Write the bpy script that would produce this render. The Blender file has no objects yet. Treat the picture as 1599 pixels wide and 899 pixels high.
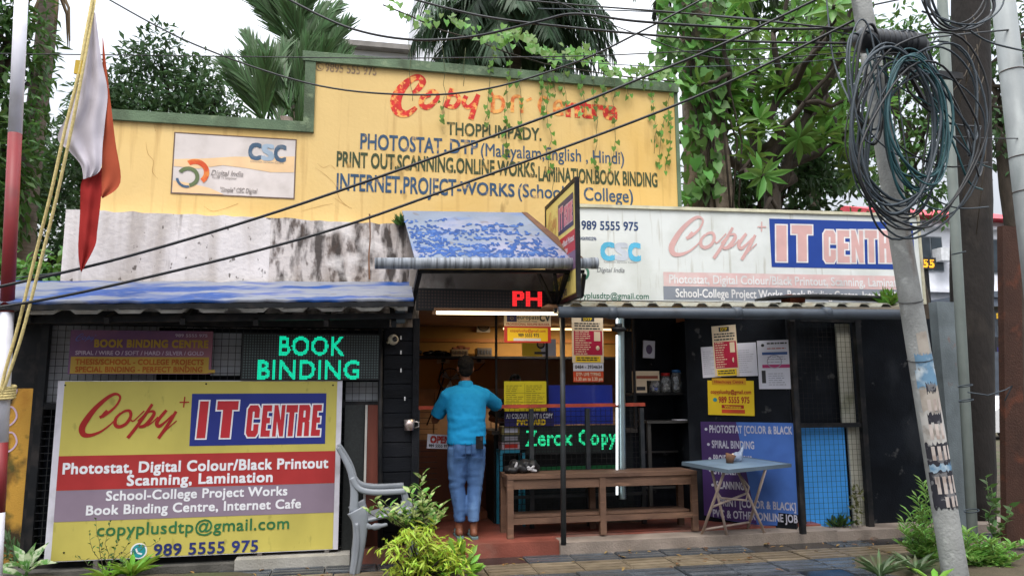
import bpy, bmesh, math, random
import numpy as np
from mathutils import Vector, Matrix, noise
V = Vector
C = bpy.context.scene.collection
scene = bpy.context.scene
rad = math.radians

# ---------------------------------------------------------------- camera
W0, H0, FPX = 1599.0, 899.0, 1155.0          # the photograph's size, focal length in its pixels
YAW, PITCH, ROLL, CAMH = 11.5, 8.0, -0.25, 1.5
a_, p_ = rad(YAW), rad(PITCH)
F_ = V((math.sin(a_)*math.cos(p_), math.cos(a_)*math.cos(p_), math.sin(p_)))
R0 = V((math.cos(a_), -math.sin(a_), 0)); U0 = R0.cross(F_)
r_ = rad(ROLL)
R_ = R0*math.cos(r_) + U0*math.sin(r_); U_ = U0*math.cos(r_) - R0*math.sin(r_)
EYE = V((0, 0, CAMH))
cam = bpy.data.cameras.new('camera'); camo = bpy.data.objects.new('camera', cam); C.objects.link(camo)
cam.sensor_width = 36; cam.lens = 36*FPX/W0; cam.clip_start = .05; cam.clip_end = 800
camo.matrix_world = Matrix(((R_.x, U_.x, -F_.x, 0), (R_.y, U_.y, -F_.y, 0), (R_.z, U_.z, -F_.z, CAMH), (0, 0, 0, 1)))
scene.camera = camo
# ---------------------------------------------------------------- sky, sun, exposure
SKY_LOW, SKY_HIGH = .38, 1.9
SUN_EL, SUN_AZ = 62, 200          # degrees; azimuth clockwise from +Y: behind the camera, a little left
world = bpy.data.worlds.new('World'); scene.world = world; world.use_nodes = True
nt = world.node_tree; bg = nt.nodes['Background']
sky = nt.nodes.new('ShaderNodeTexSky'); sky.sky_type = 'NISHITA'; sky.sun_disc = False
sky.sun_elevation = rad(SUN_EL); sky.sun_rotation = rad(SUN_AZ)
sky.air_density = 1.0; sky.dust_density = 6.0; sky.ozone_density = 1.0
cloud = nt.nodes.new('ShaderNodeTexNoise'); cloud.inputs['Scale'].default_value = 2.2; cloud.inputs['Detail'].default_value = 6
wtc = nt.nodes.new('ShaderNodeTexCoord'); wmp = nt.nodes.new('ShaderNodeMapping'); wmp.inputs['Scale'].default_value = (1, 1, 2.2)
nt.links.new(wtc.outputs['Generated'], wmp.inputs[0]); nt.links.new(wmp.outputs[0], cloud.inputs[0])
cr = nt.nodes.new('ShaderNodeValToRGB')
cr.color_ramp.elements[0].position = .3; cr.color_ramp.elements[0].color = (7.6, 8.1, 9.0, 1)
cr.color_ramp.elements[1].position = .65; cr.color_ramp.elements[1].color = (10.0, 10.2, 10.5, 1)
nt.links.new(cloud.outputs['Fac'], cr.inputs[0])
mx = nt.nodes.new('ShaderNodeMix'); mx.data_type = 'RGBA'; mx.inputs[0].default_value = .85     # an overcast layer over the clear sky
nt.links.new(sky.outputs[0], mx.inputs[6]); nt.links.new(cr.outputs[0], mx.inputs[7])
# an overcast sky is brightest overhead and dims towards the horizon
sx_ = nt.nodes.new('ShaderNodeSeparateXYZ'); nt.links.new(wtc.outputs['Generated'], sx_.inputs[0])
gr_ = nt.nodes.new('ShaderNodeMapRange'); gr_.interpolation_type = 'SMOOTHSTEP'; gr_.inputs[1].default_value = .0; gr_.inputs[2].default_value = .95; gr_.inputs[3].default_value = SKY_LOW; gr_.inputs[4].default_value = SKY_HIGH
nt.links.new(sx_.outputs['Z'], gr_.inputs[0])
ml_ = nt.nodes.new('ShaderNodeVectorMath'); ml_.operation = 'SCALE'; nt.links.new(mx.outputs[2], ml_.inputs[0]); nt.links.new(gr_.outputs[0], ml_.inputs[3])
nt.links.new(ml_.outputs[0], bg.inputs['Color']); bg.inputs['Strength'].default_value = .1
sl = bpy.data.lights.new('sun', 'SUN'); sl.energy = 1.3; sl.angle = rad(25); sl.color = (1, .96, .9)
so = bpy.data.objects.new('sun', sl); C.objects.link(so)
so.rotation_euler = (rad(90-SUN_EL), 0, rad(180-SUN_AZ))
vs = scene.view_settings; vs.view_transform = 'Standard'; vs.look = 'None'; vs.gamma = 1; vs.use_curve_mapping = False
vs.exposure = 0.85
scene.display_settings.display_device = 'sRGB'
cy = scene.cycles; cy.use_denoising = True; cy.max_bounces = 6; cy.diffuse_bounces = 3; cy.glossy_bounces = 3
cy.transparent_max_bounces = 16; cy.sample_clamp_indirect = 6; cy.caustics_reflective = False; cy.caustics_refractive = False

# ---------------------------------------------------------------- measuring helpers (photograph pixel -> point in the place)
def ray(px, py): return F_ + R_*((px-W0/2)/FPX) - U_*((py-H0/2)/FPX)
def at(px, py, Y):
    d = ray(px, py); return EYE + d*(Y/d.y)
def gnd(px, py, z=0.):
    d = ray(px, py); return EYE + d*((z-CAMH)/d.z)
class Plane:
    """an upright (or sloped) surface with its own axes: u along it, v up it, n out of it"""
    def __init__(s, O, u=(1, 0, 0), v=(0, 0, 1)):
        s.O, s.u, s.v = V(O), V(u).normalized(), V(v).normalized(); s.n = s.u.cross(s.v).normalized()
    def uv(s, px, py):
        d = ray(px, py); q = EYE + d*((s.O-EYE).dot(s.n)/d.dot(s.n)) - s.O
        return q.dot(s.u), q.dot(s.v)
    def P(s, u, v, d=0.): return s.O + s.u*u + s.v*v + s.n*d
def FP(Y): return Plane((0, Y, 0))
def R(pl, x0, y0, x1, y1):
    xm, ym = (x0+x1)/2, (y0+y1)/2
    return pl.uv(x0, ym)[0], pl.uv(xm, y1)[1], pl.uv(x1, ym)[0], pl.uv(xm, y0)[1]

# ---------------------------------------------------------------- materials
MATS = {}
def mat(name, col, rough=.6, metal=0., var=.18, scale=5., stretch=(1, 1, 1), dirt=None, da=.5, ds=2.5, dlo=.48, dhi=.68,
        dstretch=(1, 1, 1), bump=0., bscale=60., spec=.4, emit=None, es=0., leaf=False, island=0., alpha=1., wave=None, hue=0.):
    if name in MATS: return MATS[name]
    m = bpy.data.materials.new(name); MATS[name] = m; m.use_nodes = True
    t = m.node_tree; N = t.nodes; L = t.links; b = N['Principled BSDF']
    def new(k, **kw):
        n = N.new(k)
        for q, w in kw.items(): setattr(n, q, w)
        return n
    tc = new('ShaderNodeTexCoord')
    def nz(sc, st, det=5):
        mp = new('ShaderNodeMapping'); mp.inputs['Scale'].default_value = st; L.new(tc.outputs['Object'], mp.inputs[0])
        n = new('ShaderNodeTexNoise'); n.inputs['Scale'].default_value = sc; n.inputs['Detail'].default_value = det
        L.new(mp.outputs[0], n.inputs[0]); return n.outputs['Fac']
    n1 = nz(scale, stretch)
    mr = new('ShaderNodeMapRange'); mr.inputs[1].default_value = .3; mr.inputs[2].default_value = .7
    mr.inputs[3].default_value = 1-var; mr.inputs[4].default_value = 1+var; L.new(n1, mr.inputs[0])
    val = mr.outputs[0]
    if island:
        g = new('ShaderNodeNewGeometry'); m2 = new('ShaderNodeMapRange'); m2.inputs[3].default_value = 1-island; m2.inputs[4].default_value = 1+island
        L.new(g.outputs['Random Per Island'], m2.inputs[0]); mm = new('ShaderNodeMath', operation='MULTIPLY'); L.new(val, mm.inputs[0]); L.new(m2.outputs[0], mm.inputs[1]); val = mm.outputs[0]
    hs = new('ShaderNodeHueSaturation'); hs.inputs['Color'].default_value = (*col, 1); L.new(val, hs.inputs['Value'])
    if hue:
        g = new('ShaderNodeNewGeometry'); m3 = new('ShaderNodeMapRange'); m3.inputs[3].default_value = .5-hue; m3.inputs[4].default_value = .5+hue*.6
        L.new(g.outputs['Random Per Island'], m3.inputs[0]); L.new(m3.outputs[0], hs.inputs['Hue'])
    out = hs.outputs[0]
    for k, dd in enumerate([dirt] if dirt and not isinstance(dirt[0], (tuple, list)) else (dirt or [])):
        if len(dd) == 3: dd = (dd, da, ds, dlo, dhi, dstretch)
        c2, am, sc, lo, hi, st = dd
        n2 = nz(sc, st, 8); m4 = new('ShaderNodeMapRange'); m4.inputs[1].default_value = lo; m4.inputs[2].default_value = hi; m4.inputs[4].default_value = am
        L.new(n2, m4.inputs[0]); mi = new('ShaderNodeMix', data_type='RGBA'); L.new(m4.outputs[0], mi.inputs[0]); L.new(out, mi.inputs[6]); mi.inputs[7].default_value = (*c2, 1); out = mi.outputs[2]
    L.new(out, b.inputs['Base Color'])
    b.inputs['Roughness'].default_value = rough; b.inputs['Metallic'].default_value = metal; b.inputs['Specular IOR Level'].default_value = spec
    if bump:
        bp = new('ShaderNodeBump'); bp.inputs['Strength'].default_value = bump; bp.inputs['Distance'].default_value = .02
        L.new(nz(bscale, stretch, 4), bp.inputs['Height']); L.new(bp.outputs[0], b.inputs['Normal'])
    if emit:
        b.inputs['Emission Color'].default_value = (*emit, 1); b.inputs['Emission Strength'].default_value = es
    if alpha < 1: b.inputs['Alpha'].default_value = alpha
    if leaf:
        tr = new('ShaderNodeBsdfTranslucent'); ms = new('ShaderNodeMixShader'); ms.inputs[0].default_value = .3
        hl = new('ShaderNodeHueSaturation'); hl.inputs['Hue'].default_value = .48; hl.inputs['Value'].default_value = 1.5; L.new(out, hl.inputs['Color'])
        L.new(hl.outputs[0], tr.inputs[0]); L.new(b.outputs[0], ms.inputs[1]); L.new(tr.outputs[0], ms.inputs[2]); L.new(ms.outputs[0], N['Material Output'].inputs[0])
    return m
def S(r, g, b):      # sRGB 0-255 -> linear
    return tuple(((c/255)/12.92 if c <= 10 else ((c/255+.055)/1.055)**2.4) for c in (r, g, b))

# ---------------------------------------------------------------- mesh builder
_gc = {}
def glyph(s, off=0., shear=0., sp=1.):
    k = (s, off, shear, sp)
    if k not in _gc:
        cu = bpy.data.curves.new('t', 'FONT'); cu.body = s; cu.size = 1; cu.offset = off; cu.shear = shear; cu.space_character = sp; cu.resolution_u = 3
        o = bpy.data.objects.new('t', cu); me = bpy.data.meshes.new_from_object(o)
        vv = np.array([tuple(v.co[:2]) for v in me.vertices] or [(0, 0)]); ff = [tuple(p.vertices) for p in me.polygons]
        bpy.data.meshes.remove(me); bpy.data.objects.remove(o); bpy.data.curves.remove(cu)
        _gc[k] = (vv, ff)
    return _gc[k]
CAP = glyph('H')[0][:, 1].max()
class MB:
    def __init__(s): s.v = []; s.f = []; s.mi = []; s.mats = []; s.cur = 0; s.sm = []; s.smooth = False
    def m(s, material):
        if material not in s.mats: s.mats.append(material)
        s.cur = s.mats.index(material); return s
    def add(s, vs, fs):
        k = len(s.v); s.v += [tuple(q) for q in vs]
        for f in fs: s.f.append(tuple(i+k for i in f)); s.mi.append(s.cur); s.sm.append(s.smooth)
        return s
    def box(s, x0, x1, y0, y1, z0, z1, M=None):
        vs = [V((x, y, z)) for x in (x0, x1) for y in (y0, y1) for z in (z0, z1)]
        if M: vs = [M @ q for q in vs]
        return s.add(vs, [(0, 1, 3, 2), (4, 6, 7, 5), (0, 4, 5, 1), (2, 3, 7, 6), (0, 2, 6, 4), (1, 5, 7, 3)])
    def slab(s, pl, u0, v0, u1, v1, d0, d1):
        vs = [pl.P(u, v, d) for d in (d0, d1) for u, v in ((u0, v0), (u1, v0), (u1, v1), (u0, v1))]
        return s.add(vs, [(4, 5, 6, 7), (3, 2, 1, 0), (0, 1, 5, 4), (1, 2, 6, 5), (2, 3, 7, 6), (3, 0, 4, 7)])
    def rect(s, pl, u0, v0, u1, v1, d):
        return s.add([pl.P(u0, v0, d), pl.P(u1, v0, d), pl.P(u1, v1, d), pl.P(u0, v1, d)], [(0, 1, 2, 3)])
    def poly(s, pl, pts, d, th=0):
        n = len(pts)
        if not th: return s.add([pl.P(u, v, d) for u, v in pts], [tuple(range(n))])
        return s.add([pl.P(u, v, d) for u, v in pts]+[pl.P(u, v, d+th) for u, v in pts],
                     [tuple(range(n, 2*n)), tuple(range(n-1, -1, -1))]+[(i, (i+1) % n, n+(i+1) % n, n+i) for i in range(n)])
    def bar(s, p, q, w, h=None, up=(0, 0, 1)):
        p, q = V(p), V(q); h = h or w; d = (q-p).normalized(); up = V(up)
        if abs(d.dot(up)) > .98: up = V((0, 1, 0))
        a = d.cross(up).normalized()*w/2; b = a.cross(d).normalized()*h/2
        vs = [e+i*a+j*b for e in (p, q) for i, j in ((-1, -1), (1, -1), (1, 1), (-1, 1))]
        return s.add(vs, [(3, 2, 1, 0), (4, 5, 6, 7), (0, 1, 5, 4), (1, 2, 6, 5), (2, 3, 7, 6), (3, 0, 4, 7)])
    def tube(s, pts, r, n=8, cap=True, closed=False):
        pts = [V(q) for q in pts]; k = len(pts); rs = r if isinstance(r, (list, tuple)) else [r]*k
        base = len(s.v); up = None; vs = []; fs = []
        for i, q in enumerate(pts):
            if closed: d = pts[(i+1) % k]-pts[i-1]
            else: d = pts[min(i+1, k-1)]-pts[max(i-1, 0)]
            if d.length < 1e-9: d = V((0, 0, 1))
            d.normalize()
            if up is None: up = V((0, 0, 1)) if abs(d.z) < .9 else V((0, 1, 0))
            a = d.cross(up)
            if a.length < 1e-6: a = d.orthogonal()
            a.normalize(); b = a.cross(d).normalized(); up = b
            rr = rs[i]; rx, ry = rr if isinstance(rr, tuple) else (rr, rr)
            for j in range(n):
                t = 2*math.pi*j/n; vs.append(q + a*rx*math.cos(t) + b*ry*math.sin(t))
        for i in range(k if closed else k-1):
            for j in range(n):
                i2 = (i+1) % k; fs.append((i*n+j, i*n+(j+1) % n, i2*n+(j+1) % n, i2*n+j))
        if cap and not closed: fs += [tuple(range(n-1, -1, -1)), tuple(range((k-1)*n, k*n))]
        sm = s.smooth; s.smooth = True; s.add(vs, fs); s.smooth = sm
        return s
    def ell(s, c, r, n=12, k=8, M=None):
        c = V(c); vs = [(0, 0, -1)]; fs = []
        for i in range(1, k):
            a = -math.pi/2+math.pi*i/k
            for j in range(n):
                t = 2*math.pi*j/n; vs.append((math.cos(a)*math.cos(t), math.cos(a)*math.sin(t), math.sin(a)))
        vs.append((0, 0, 1)); e = len(vs)-1
        for j in range(n):
            fs.append((0, 1+(j+1) % n, 1+j)); fs.append((e, e-n+j, e-n+(j+1) % n))
        for i in range(k-2):
            for j in range(n): fs.append((1+i*n+j, 1+i*n+(j+1) % n, 1+(i+1)*n+(j+1) % n, 1+(i+1)*n+j))
        out = []
        for q in vs:
            q = V((q[0]*r[0], q[1]*r[1], q[2]*r[2])); out.append(c+(M @ q if M else q))
        sm = s.smooth; s.smooth = True; s.add(out, fs); s.smooth = sm; return s
    def disc(s, pl, u, v, r, d, n=24, ry=None, r0=0., a0=0., a1=360.):
        ry = ry or r; A = [rad(a0+(a1-a0)*i/n) for i in range(n+1)]
        if r0: 
            vs = [pl.P(u+r*math.cos(t), v+ry*math.sin(t), d) for t in A]+[pl.P(u+r0*math.cos(t), v+r0*ry/r*math.sin(t), d) for t in A]
            return s.add(vs, [(i, i+1, n+2+i, n+1+i) for i in range(n)])
        return s.add([pl.P(u, v, d)]+[pl.P(u+r*math.cos(t), v+ry*math.sin(t), d) for t in A], [(0, i+1, i+2) for i in range(n)])
    def cyl(s, c, r, z0, z1, n=16, r2=None):
        return s.tube([(c[0], c[1], z0), (c[0], c[1], z1)], [r, r2 or r], n)
    def text(s, pl, st, x0, yb, x1, yc, d=.004, off=0., shear=0., sp=1., px=True):
        """letters lying on the plane: left, baseline, right, cap line"""
        bold = off; off = 0.; vv, ff = glyph(st, off, shear, sp)
        if px:
            u0, u1 = pl.uv(x0, (yb+yc)/2)[0], pl.uv(x1, (yb+yc)/2)[0]; xm = (x0+x1)/2; v0, v1 = pl.uv(xm, yb)[1], pl.uv(xm, yc)[1]
        else: u0, v0, u1, v1 = x0, yb, x1, yc
        a, b = vv[:, 0].min(), vv[:, 0].max(); su = (u1-u0)/max(b-a, 1e-6); sv = (v1-v0)/CAP
        e = bold*.9
        for k, (ex, ey) in enumerate([(-e, -e), (e, -e), (-e, e), (e, e)] if e > .004 else [(0, 0)]):      # a heavier weight: struck four times, a hair apart
            s.add([pl.P(u0+(x-a+ex)*su, v0+(y+ey)*sv, d+k*5e-5) for x, y in vv], ff)
        return s
    def ribbon(s, pl, pts, ws, d, sub=6):
        """a brush stroke on the plane through smoothed points with varying width"""
        P = [np.array(q, float) for q in pts]; w = list(ws) if hasattr(ws, '__len__') else [ws]*len(P)
        Q = []; Wd = []
        for i in range(len(P)-1):
            p0, p1, p2, p3 = P[max(i-1, 0)], P[i], P[i+1], P[min(i+2, len(P)-1)]
            for k in range(sub):
                t = k/sub; Q.append(.5*((2*p1)+(-p0+p2)*t+(2*p0-5*p1+4*p2-p3)*t*t+(-p0+3*p1-3*p2+p3)*t**3)); Wd.append(w[i]*(1-t)+w[i+1]*t)
        Q.append(P[-1]); Wd.append(w[-1]); vs = []
        for i, q in enumerate(Q):
            t = Q[min(i+1, len(Q)-1)]-Q[max(i-1, 0)]; t = t/(np.linalg.norm(t)+1e-9); nn = np.array((-t[1], t[0]))*Wd[i]/2
            dd = d+i*2e-6; vs += [pl.P(*(q+nn), dd), pl.P(*(q-nn), dd)]
        return s.add(vs, [(2*i, 2*i+1, 2*i+3, 2*i+2) for i in range(len(Q)-1)])
    def build(s, name, material=None, parent=None, auto=False):
        if material is not None: s.mats = [material] if not s.mats else s.mats
        off = V((0, 0, 0)); p = parent
        while p: off += p.location; p = p.parent
        me = bpy.data.meshes.new(name)
        me.from_pydata([(q[0]-off.x, q[1]-off.y, q[2]-off.z) for q in s.v], [], s.f)
        for mm in s.mats: me.materials.append(mm)
        if len(s.mats) > 1: me.polygons.foreach_set('material_index', s.mi)
        if any(s.sm): me.polygons.foreach_set('use_smooth', s.sm)
        me.update(); o = bpy.data.objects.new(name, me); C.objects.link(o)
        if parent: o.parent = parent
        return o
def tag(o, label=None, cat=None, group=None, kind=None):
    if label: o['label'] = label
    if cat: o['category'] = cat
    if group: o['group'] = group
    if kind: o['kind'] = kind
    return o
def thing(name, label, cat, loc=(0, 0, 0), group=None):
    o = bpy.data.objects.new(name, None); C.objects.link(o); o.location = V(loc); o.empty_display_size = .1
    return tag(o, label, cat, group)
def remeshed(mb, name, material, parent, voxel=.01, smooth=4, fn=None):
    """fuse the volumes in mb into one continuous skin"""
    o = mb.build(name, None, None); md = o.modifiers.new('r', 'REMESH'); md.mode = 'VOXEL'; md.voxel_size = voxel; md.use_smooth_shade = True
    sm = o.modifiers.new('s', 'SMOOTH'); sm.iterations = smooth; sm.factor = .5
    dg = bpy.context.evaluated_depsgraph_get(); dg.update(); me = bpy.data.meshes.new_from_object(o.evaluated_get(dg)); old = o.data
    bpy.data.objects.remove(o); bpy.data.meshes.remove(old)
    off = V((0, 0, 0)); p = parent
    while p: off += p.location; p = p.parent
    if fn:
        nn = [v.normal.copy() for v in me.vertices]
        for v, q in zip(me.vertices, nn): v.co += q*fn(v.co)
    for v in me.vertices: v.co -= off
    me.name = name; me.materials.clear(); me.materials.append(material); me.polygons.foreach_set('use_smooth', [True]*len(me.polygons)); me.update()
    o = bpy.data.objects.new(name, me); C.objects.link(o); o.parent = parent; return o

# ---------------------------------------------------------------- leaves (vectorised)
T_OVAL = (np.array([(0, 0, 0), (-.35, .3, .05), (0, .3, -.03), (.35, .3, .05), (-.38, .6, .02), (0, .6, -.06), (.38, .6, .02), (0, 1, -.16)]),
          [(0, 2, 1), (0, 3, 2), (1, 2, 5, 4), (2, 3, 6, 5), (4, 5, 7), (5, 6, 7)])
T_HEART = (np.array([(0, .08, 0), (-.42, -.08, .06), (0, .4, -.04), (.42, -.08, .06), (-.46, .35, .04), (.46, .35, .04), (0, 1, -.12)]),
           [(0, 2, 4, 1), (0, 3, 5, 2), (4, 2, 6), (2, 5, 6)])
T_BLADE = (np.array([(-.5, 0, 0), (.5, 0, 0), (-.5, .5, .0), (.5, .5, .0), (0, 1, -.12)]), [(0, 1, 3, 2), (2, 3, 4)])
T_DIAM = (np.array([(0, 0, 0), (-.42, .5, .07), (0, .5, -.05), (.42, .5, .07), (0, 1, -.1)]), [(0, 2, 1), (0, 3, 2), (1, 2, 4), (2, 3, 4)])
def leaves(mb, pos, d, nrm, ln, wd, T):
    pos, d, nrm = np.asarray(pos, float), np.asarray(d, float), np.asarray(nrm, float)
    n = len(pos); ln = np.broadcast_to(ln, n); wd = np.broadcast_to(wd, n)
    d = d/(np.linalg.norm(d, axis=1, keepdims=True)+1e-9); sx = np.cross(d, nrm); sx /= (np.linalg.norm(sx, axis=1, keepdims=True)+1e-9); nz = np.cross(sx, d)
    t, fs = T
    P = pos[:, None]+sx[:, None]*(t[None, :, 0, None]*wd[:, None, None])+d[:, None]*(t[None, :, 1, None]*ln[:, None, None])+nz[:, None]*(t[None, :, 2, None]*ln[:, None, None])
    k = len(t); b = len(mb.v); mb.v += list(map(tuple, P.reshape(-1, 3)))
    for i in range(n):
        for f in fs: mb.f.append(tuple(b+i*k+j for j in f))
    c = n*len(fs); mb.mi += [mb.cur]*c; mb.sm += [True]*c
    return mb
def rnd_dirs(rg, n):
    q = rg.normal(size=(n, 3)); return q/np.linalg.norm(q, axis=1, keepdims=True)
def spl(pts, sub=5):
    Q = []
    for i in range(len(pts)-1):
        p0, p1, p2, p3 = pts[max(i-1, 0)], pts[i], pts[i+1], pts[min(i+2, len(pts)-1)]
        for k in range(sub): t = k/sub; Q.append(.5*((2*p1)+(p2-p0)*t+(2*p0-5*p1+4*p2-p3)*t*t+(3*p1-p0-3*p2+p3)*t**3))
    return Q+[pts[-1]]
# ================================================================ THE SETTING
rg = np.random.default_rng(7); random.seed(7)
m_soil = mat('soil', (.07, .055, .035), .95, var=.35, scale=3, dirt=(.05, .07, .02), da=.7, ds=1.2, bump=.5)
m_asph = mat('asphalt', (.05, .05, .052), .75, var=.3, scale=30, bump=.4, bscale=200)
m_kerb = mat('kerb_concrete', (.3, .29, .27), .85, var=.2, dirt=(.1, .1, .09), bump=.3)
m_line = mat('road_paint', (.75, .75, .72), .7, var=.15, dirt=(.2, .2, .2))
tag(MB().box(-150, 150, -60, 240, -.6, -.14).build('ground', m_soil), kind='structure')
tag(MB().box(-60, 60, -6.5, 3.9, -.139, -.13).build('road', m_asph), kind='structure')
ln = MB()
for k in range(-12, 13): ln.box(k*4-.9, k*4+.9, -1.4, -1.28, -.129, -.126)
tag(ln.build('road_marking', m_line), kind='structure')
kb = MB()
for k in range(-40, 41): kb.box(k*.75+.006, k*.75+.744, 3.9, 4.05, -.3, .005)
tag(kb.build('kerb', m_kerb), kind='structure')
# pavement: one sheet of loose-laid tiles, the yellow guiding strip between two blue-grey bands
m_tg = mat('tile_grey', (.066, .075, .086), .22, var=.3, scale=6, dirt=(.06, .06, .055), da=.6, ds=3, island=.3, bump=.25)
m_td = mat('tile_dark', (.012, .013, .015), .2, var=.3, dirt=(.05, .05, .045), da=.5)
m_ty = mat('tile_yellow', (.165, .132, .09), .4, var=.25, scale=8, dirt=(.12, .09, .05), da=.6, ds=3, island=.22, bump=.25)
m_grout = mat('grout', (.04, .038, .033), .8, var=.3)
pv = MB().m(m_grout); pv.box(-60, 60, 4.05, 6.97, -.3, -.018)
def tile(x0, x1, y0, y1, mt, ribs=0):
    tz = random.uniform(-.006, .004); ax, ay = random.uniform(-.008, .008), random.uniform(-.008, .008); cx, cy = (x0+x1)/2, (y0+y1)/2
    M = Matrix.Translation((cx, cy, tz)) @ Matrix.Rotation(ax, 4, 'X') @ Matrix.Rotation(ay, 4, 'Y'); g = .006
    hx, hy = (x1-x0)/2-g, (y1-y0)/2-g
    pv.m(mt).box(-hx, hx, -hy, hy, -.03, 0, M)
    for k in range(ribs):
        yy = -hy+(k+.5)*2*hy/ribs; pv.box(-hx+.012, hx-.012, yy-hy/ribs*.6, yy+hy/ribs*.6, .0005, .005, M)
rows = [(4.05, 4.35, 'g'), (4.35, 4.75, 'y')]+[(4.75+.38*k, 4.75+.38*(k+1), 'g') for k in range(4)]+[(6.27, 6.66, 'y'), (6.66, 6.96, 'g')]
for j, (y0, y1, k) in enumerate(rows):
    x = -9-random.random()*.4
    while x < 12:
        w = .42 if k == 'y' else .44
        mt = m_ty if k == 'y' else (m_td if random.random() < (.12 if j < 7 else .2) else m_tg)
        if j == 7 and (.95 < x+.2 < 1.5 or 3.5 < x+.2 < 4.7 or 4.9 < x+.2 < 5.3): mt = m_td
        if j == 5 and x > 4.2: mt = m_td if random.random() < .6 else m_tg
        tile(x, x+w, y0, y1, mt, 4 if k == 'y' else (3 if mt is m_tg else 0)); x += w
tag(pv.build('pavement'), kind='structure')
# shop floor: a low plinth, worn red oxide on the left half and bare cement on the right
m_red = mat('red_oxide', (.22, .065, .045), .45, var=.3, scale=4, dirt=(.25, .2, .16), da=.65, ds=2.2, dlo=.5, dhi=.75, bump=.2)
m_cem = mat('cement', (.25, .205, .17), .8, var=.25, scale=4, dirt=(.13, .1, .08), da=.7, ds=3, bump=.4)
m_cem2 = mat('cement_pale', (.36, .345, .31), .85, var=.2, dirt=(.2, .19, .16), da=.6, bump=.3)
fl = MB(); fl.m(m_red).box(-.02, 1.86, 6.97, 10.6, -.3, .12); fl.m(m_cem).box(1.86, 4.75, 6.93, 7.2, -.3, .105); fl.m(m_red).box(1.86, 4.75, 7.2, 10.6, -.3, .121)
fl.m(m_cem).box(4.75, 7.2, 7.1, 8.2, -.3, .06)
tag(fl.build('shop_floor'), kind='structure')
tag(MB().box(-1.02, -.06, 6.92, 7.3, -.2, .09).build('doorstep', m_cem2), kind='structure')
tag(MB().box(-4.2, -1.03, 6.98, 7.4, -.3, .05).build('footing', mat('foot', (.09, .085, .075), .9, var=.3, bump=.4)), kind='structure')

# ================================================================ THE SHOP BUILDING
m_yel = mat('yellow_paint', S(224, 192, 128), .85, var=.05, scale=1.2, bump=.12, bscale=25,
    dirt=[(S(216, 174, 92), .7, .55, .45, .62, (1, 1, 1)), (S(236, 208, 148), .6, 1.1, .5, .7, (1, 1, 1)), (S(172, 130, 74), .45, 6, .56, .72, (2, 1, .14)), (S(112, 80, 36), .8, 2.6, .645, .72, (1, 1, .45))])
m_white2 = mat('mouldy_whitewash', S(200, 192, 188), .85, var=.08, scale=2, bump=.4, bscale=20,
    dirt=[(S(150, 138, 130), .8, 2.2, .46, .64, (2.5, 1, .5)), (S(50, 42, 38), .92, 6, .48, .6, (1.6, 1, .4)), (S(70, 56, 48), .8, 17, .53, .66, (1, 1, .45)), (S(232, 226, 222), .6, 3, .56, .66, (1, 1, 1))])
m_green = mat('green_paint', S(96, 116, 90), .8, var=.18, scale=4, dirt=[(S(60, 68, 50), .7, 4, .5, .7, (1, 1, .4)), (S(150, 165, 130), .5, 6, .58, .7, (1, 1, 1))], bump=.3)
m_white = mat('peeling_whitewash', S(216, 210, 208), .85, var=.08, scale=2, bump=.35, bscale=20,
    dirt=[(S(168, 158, 150), .75, 1.6, .48, .68, (2.5, 1, .35)), (S(96, 82, 74), .7, 4.5, .6, .7, (1.5, 1, .3)), (S(60, 50, 42), .8, 16, .66, .7, (1, 1, .7))])
m_blackwall = mat('black_wall', (.007, .009, .013), .55, spec=.12, var=.4, scale=3, dirt=[((.05, .056, .066), .7, 1.5, .54, .78, (1, 1, .6)), ((.12, .12, .12), .5, 7, .66, .72, (1, 1, 1))], bump=.2)
m_ochre = mat('ochre_wall', S(150, 108, 42), .7, var=.14, scale=2, dirt=(.25, .12, .03), da=.5, ds=2)
m_brownboard = mat('brown_board', S(176, 142, 108), .6, var=.25, scale=3, stretch=(1, 1, .25), dirt=(.06, .035, .02), da=.6, bump=.1)
m_dark = mat('black_steel', (.01, .011, .013), .5, spec=.2, var=.3, dirt=(.06, .05, .045), da=.4, ds=8)
m_darkwood = mat('black_planks', (.006, .007, .01), .55, spec=.15, var=.4, scale=4, stretch=(.3, 1, 3), dirt=(.02, .02, .024), da=.6, ds=3, bump=.3)
WY = FP(7.6); WL = FP(7.45)
shop = thing('shop_building', 'single storey shop with yellow hand painted parapet wall and open front', 'shop', (2, 7.6, -.14))
uL, uM, uR = WY.uv(152, 260)[0], WY.uv(480, 150)[0], WY.uv(1059, 230)[0]
zA, zB, zB2 = WY.uv(320, 186)[1], WY.uv(500, 90)[1], WY.uv(1040, 137)[1]; zbot = 2.36
b = MB(); b.poly(WY, [(uL, zbot), (uR, zbot), (uR, zB2), (uM, zB), (uM, zA), (uL, zA)], -.2, .2)
wall = b.build('upper_wall', m_yel, shop)
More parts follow.
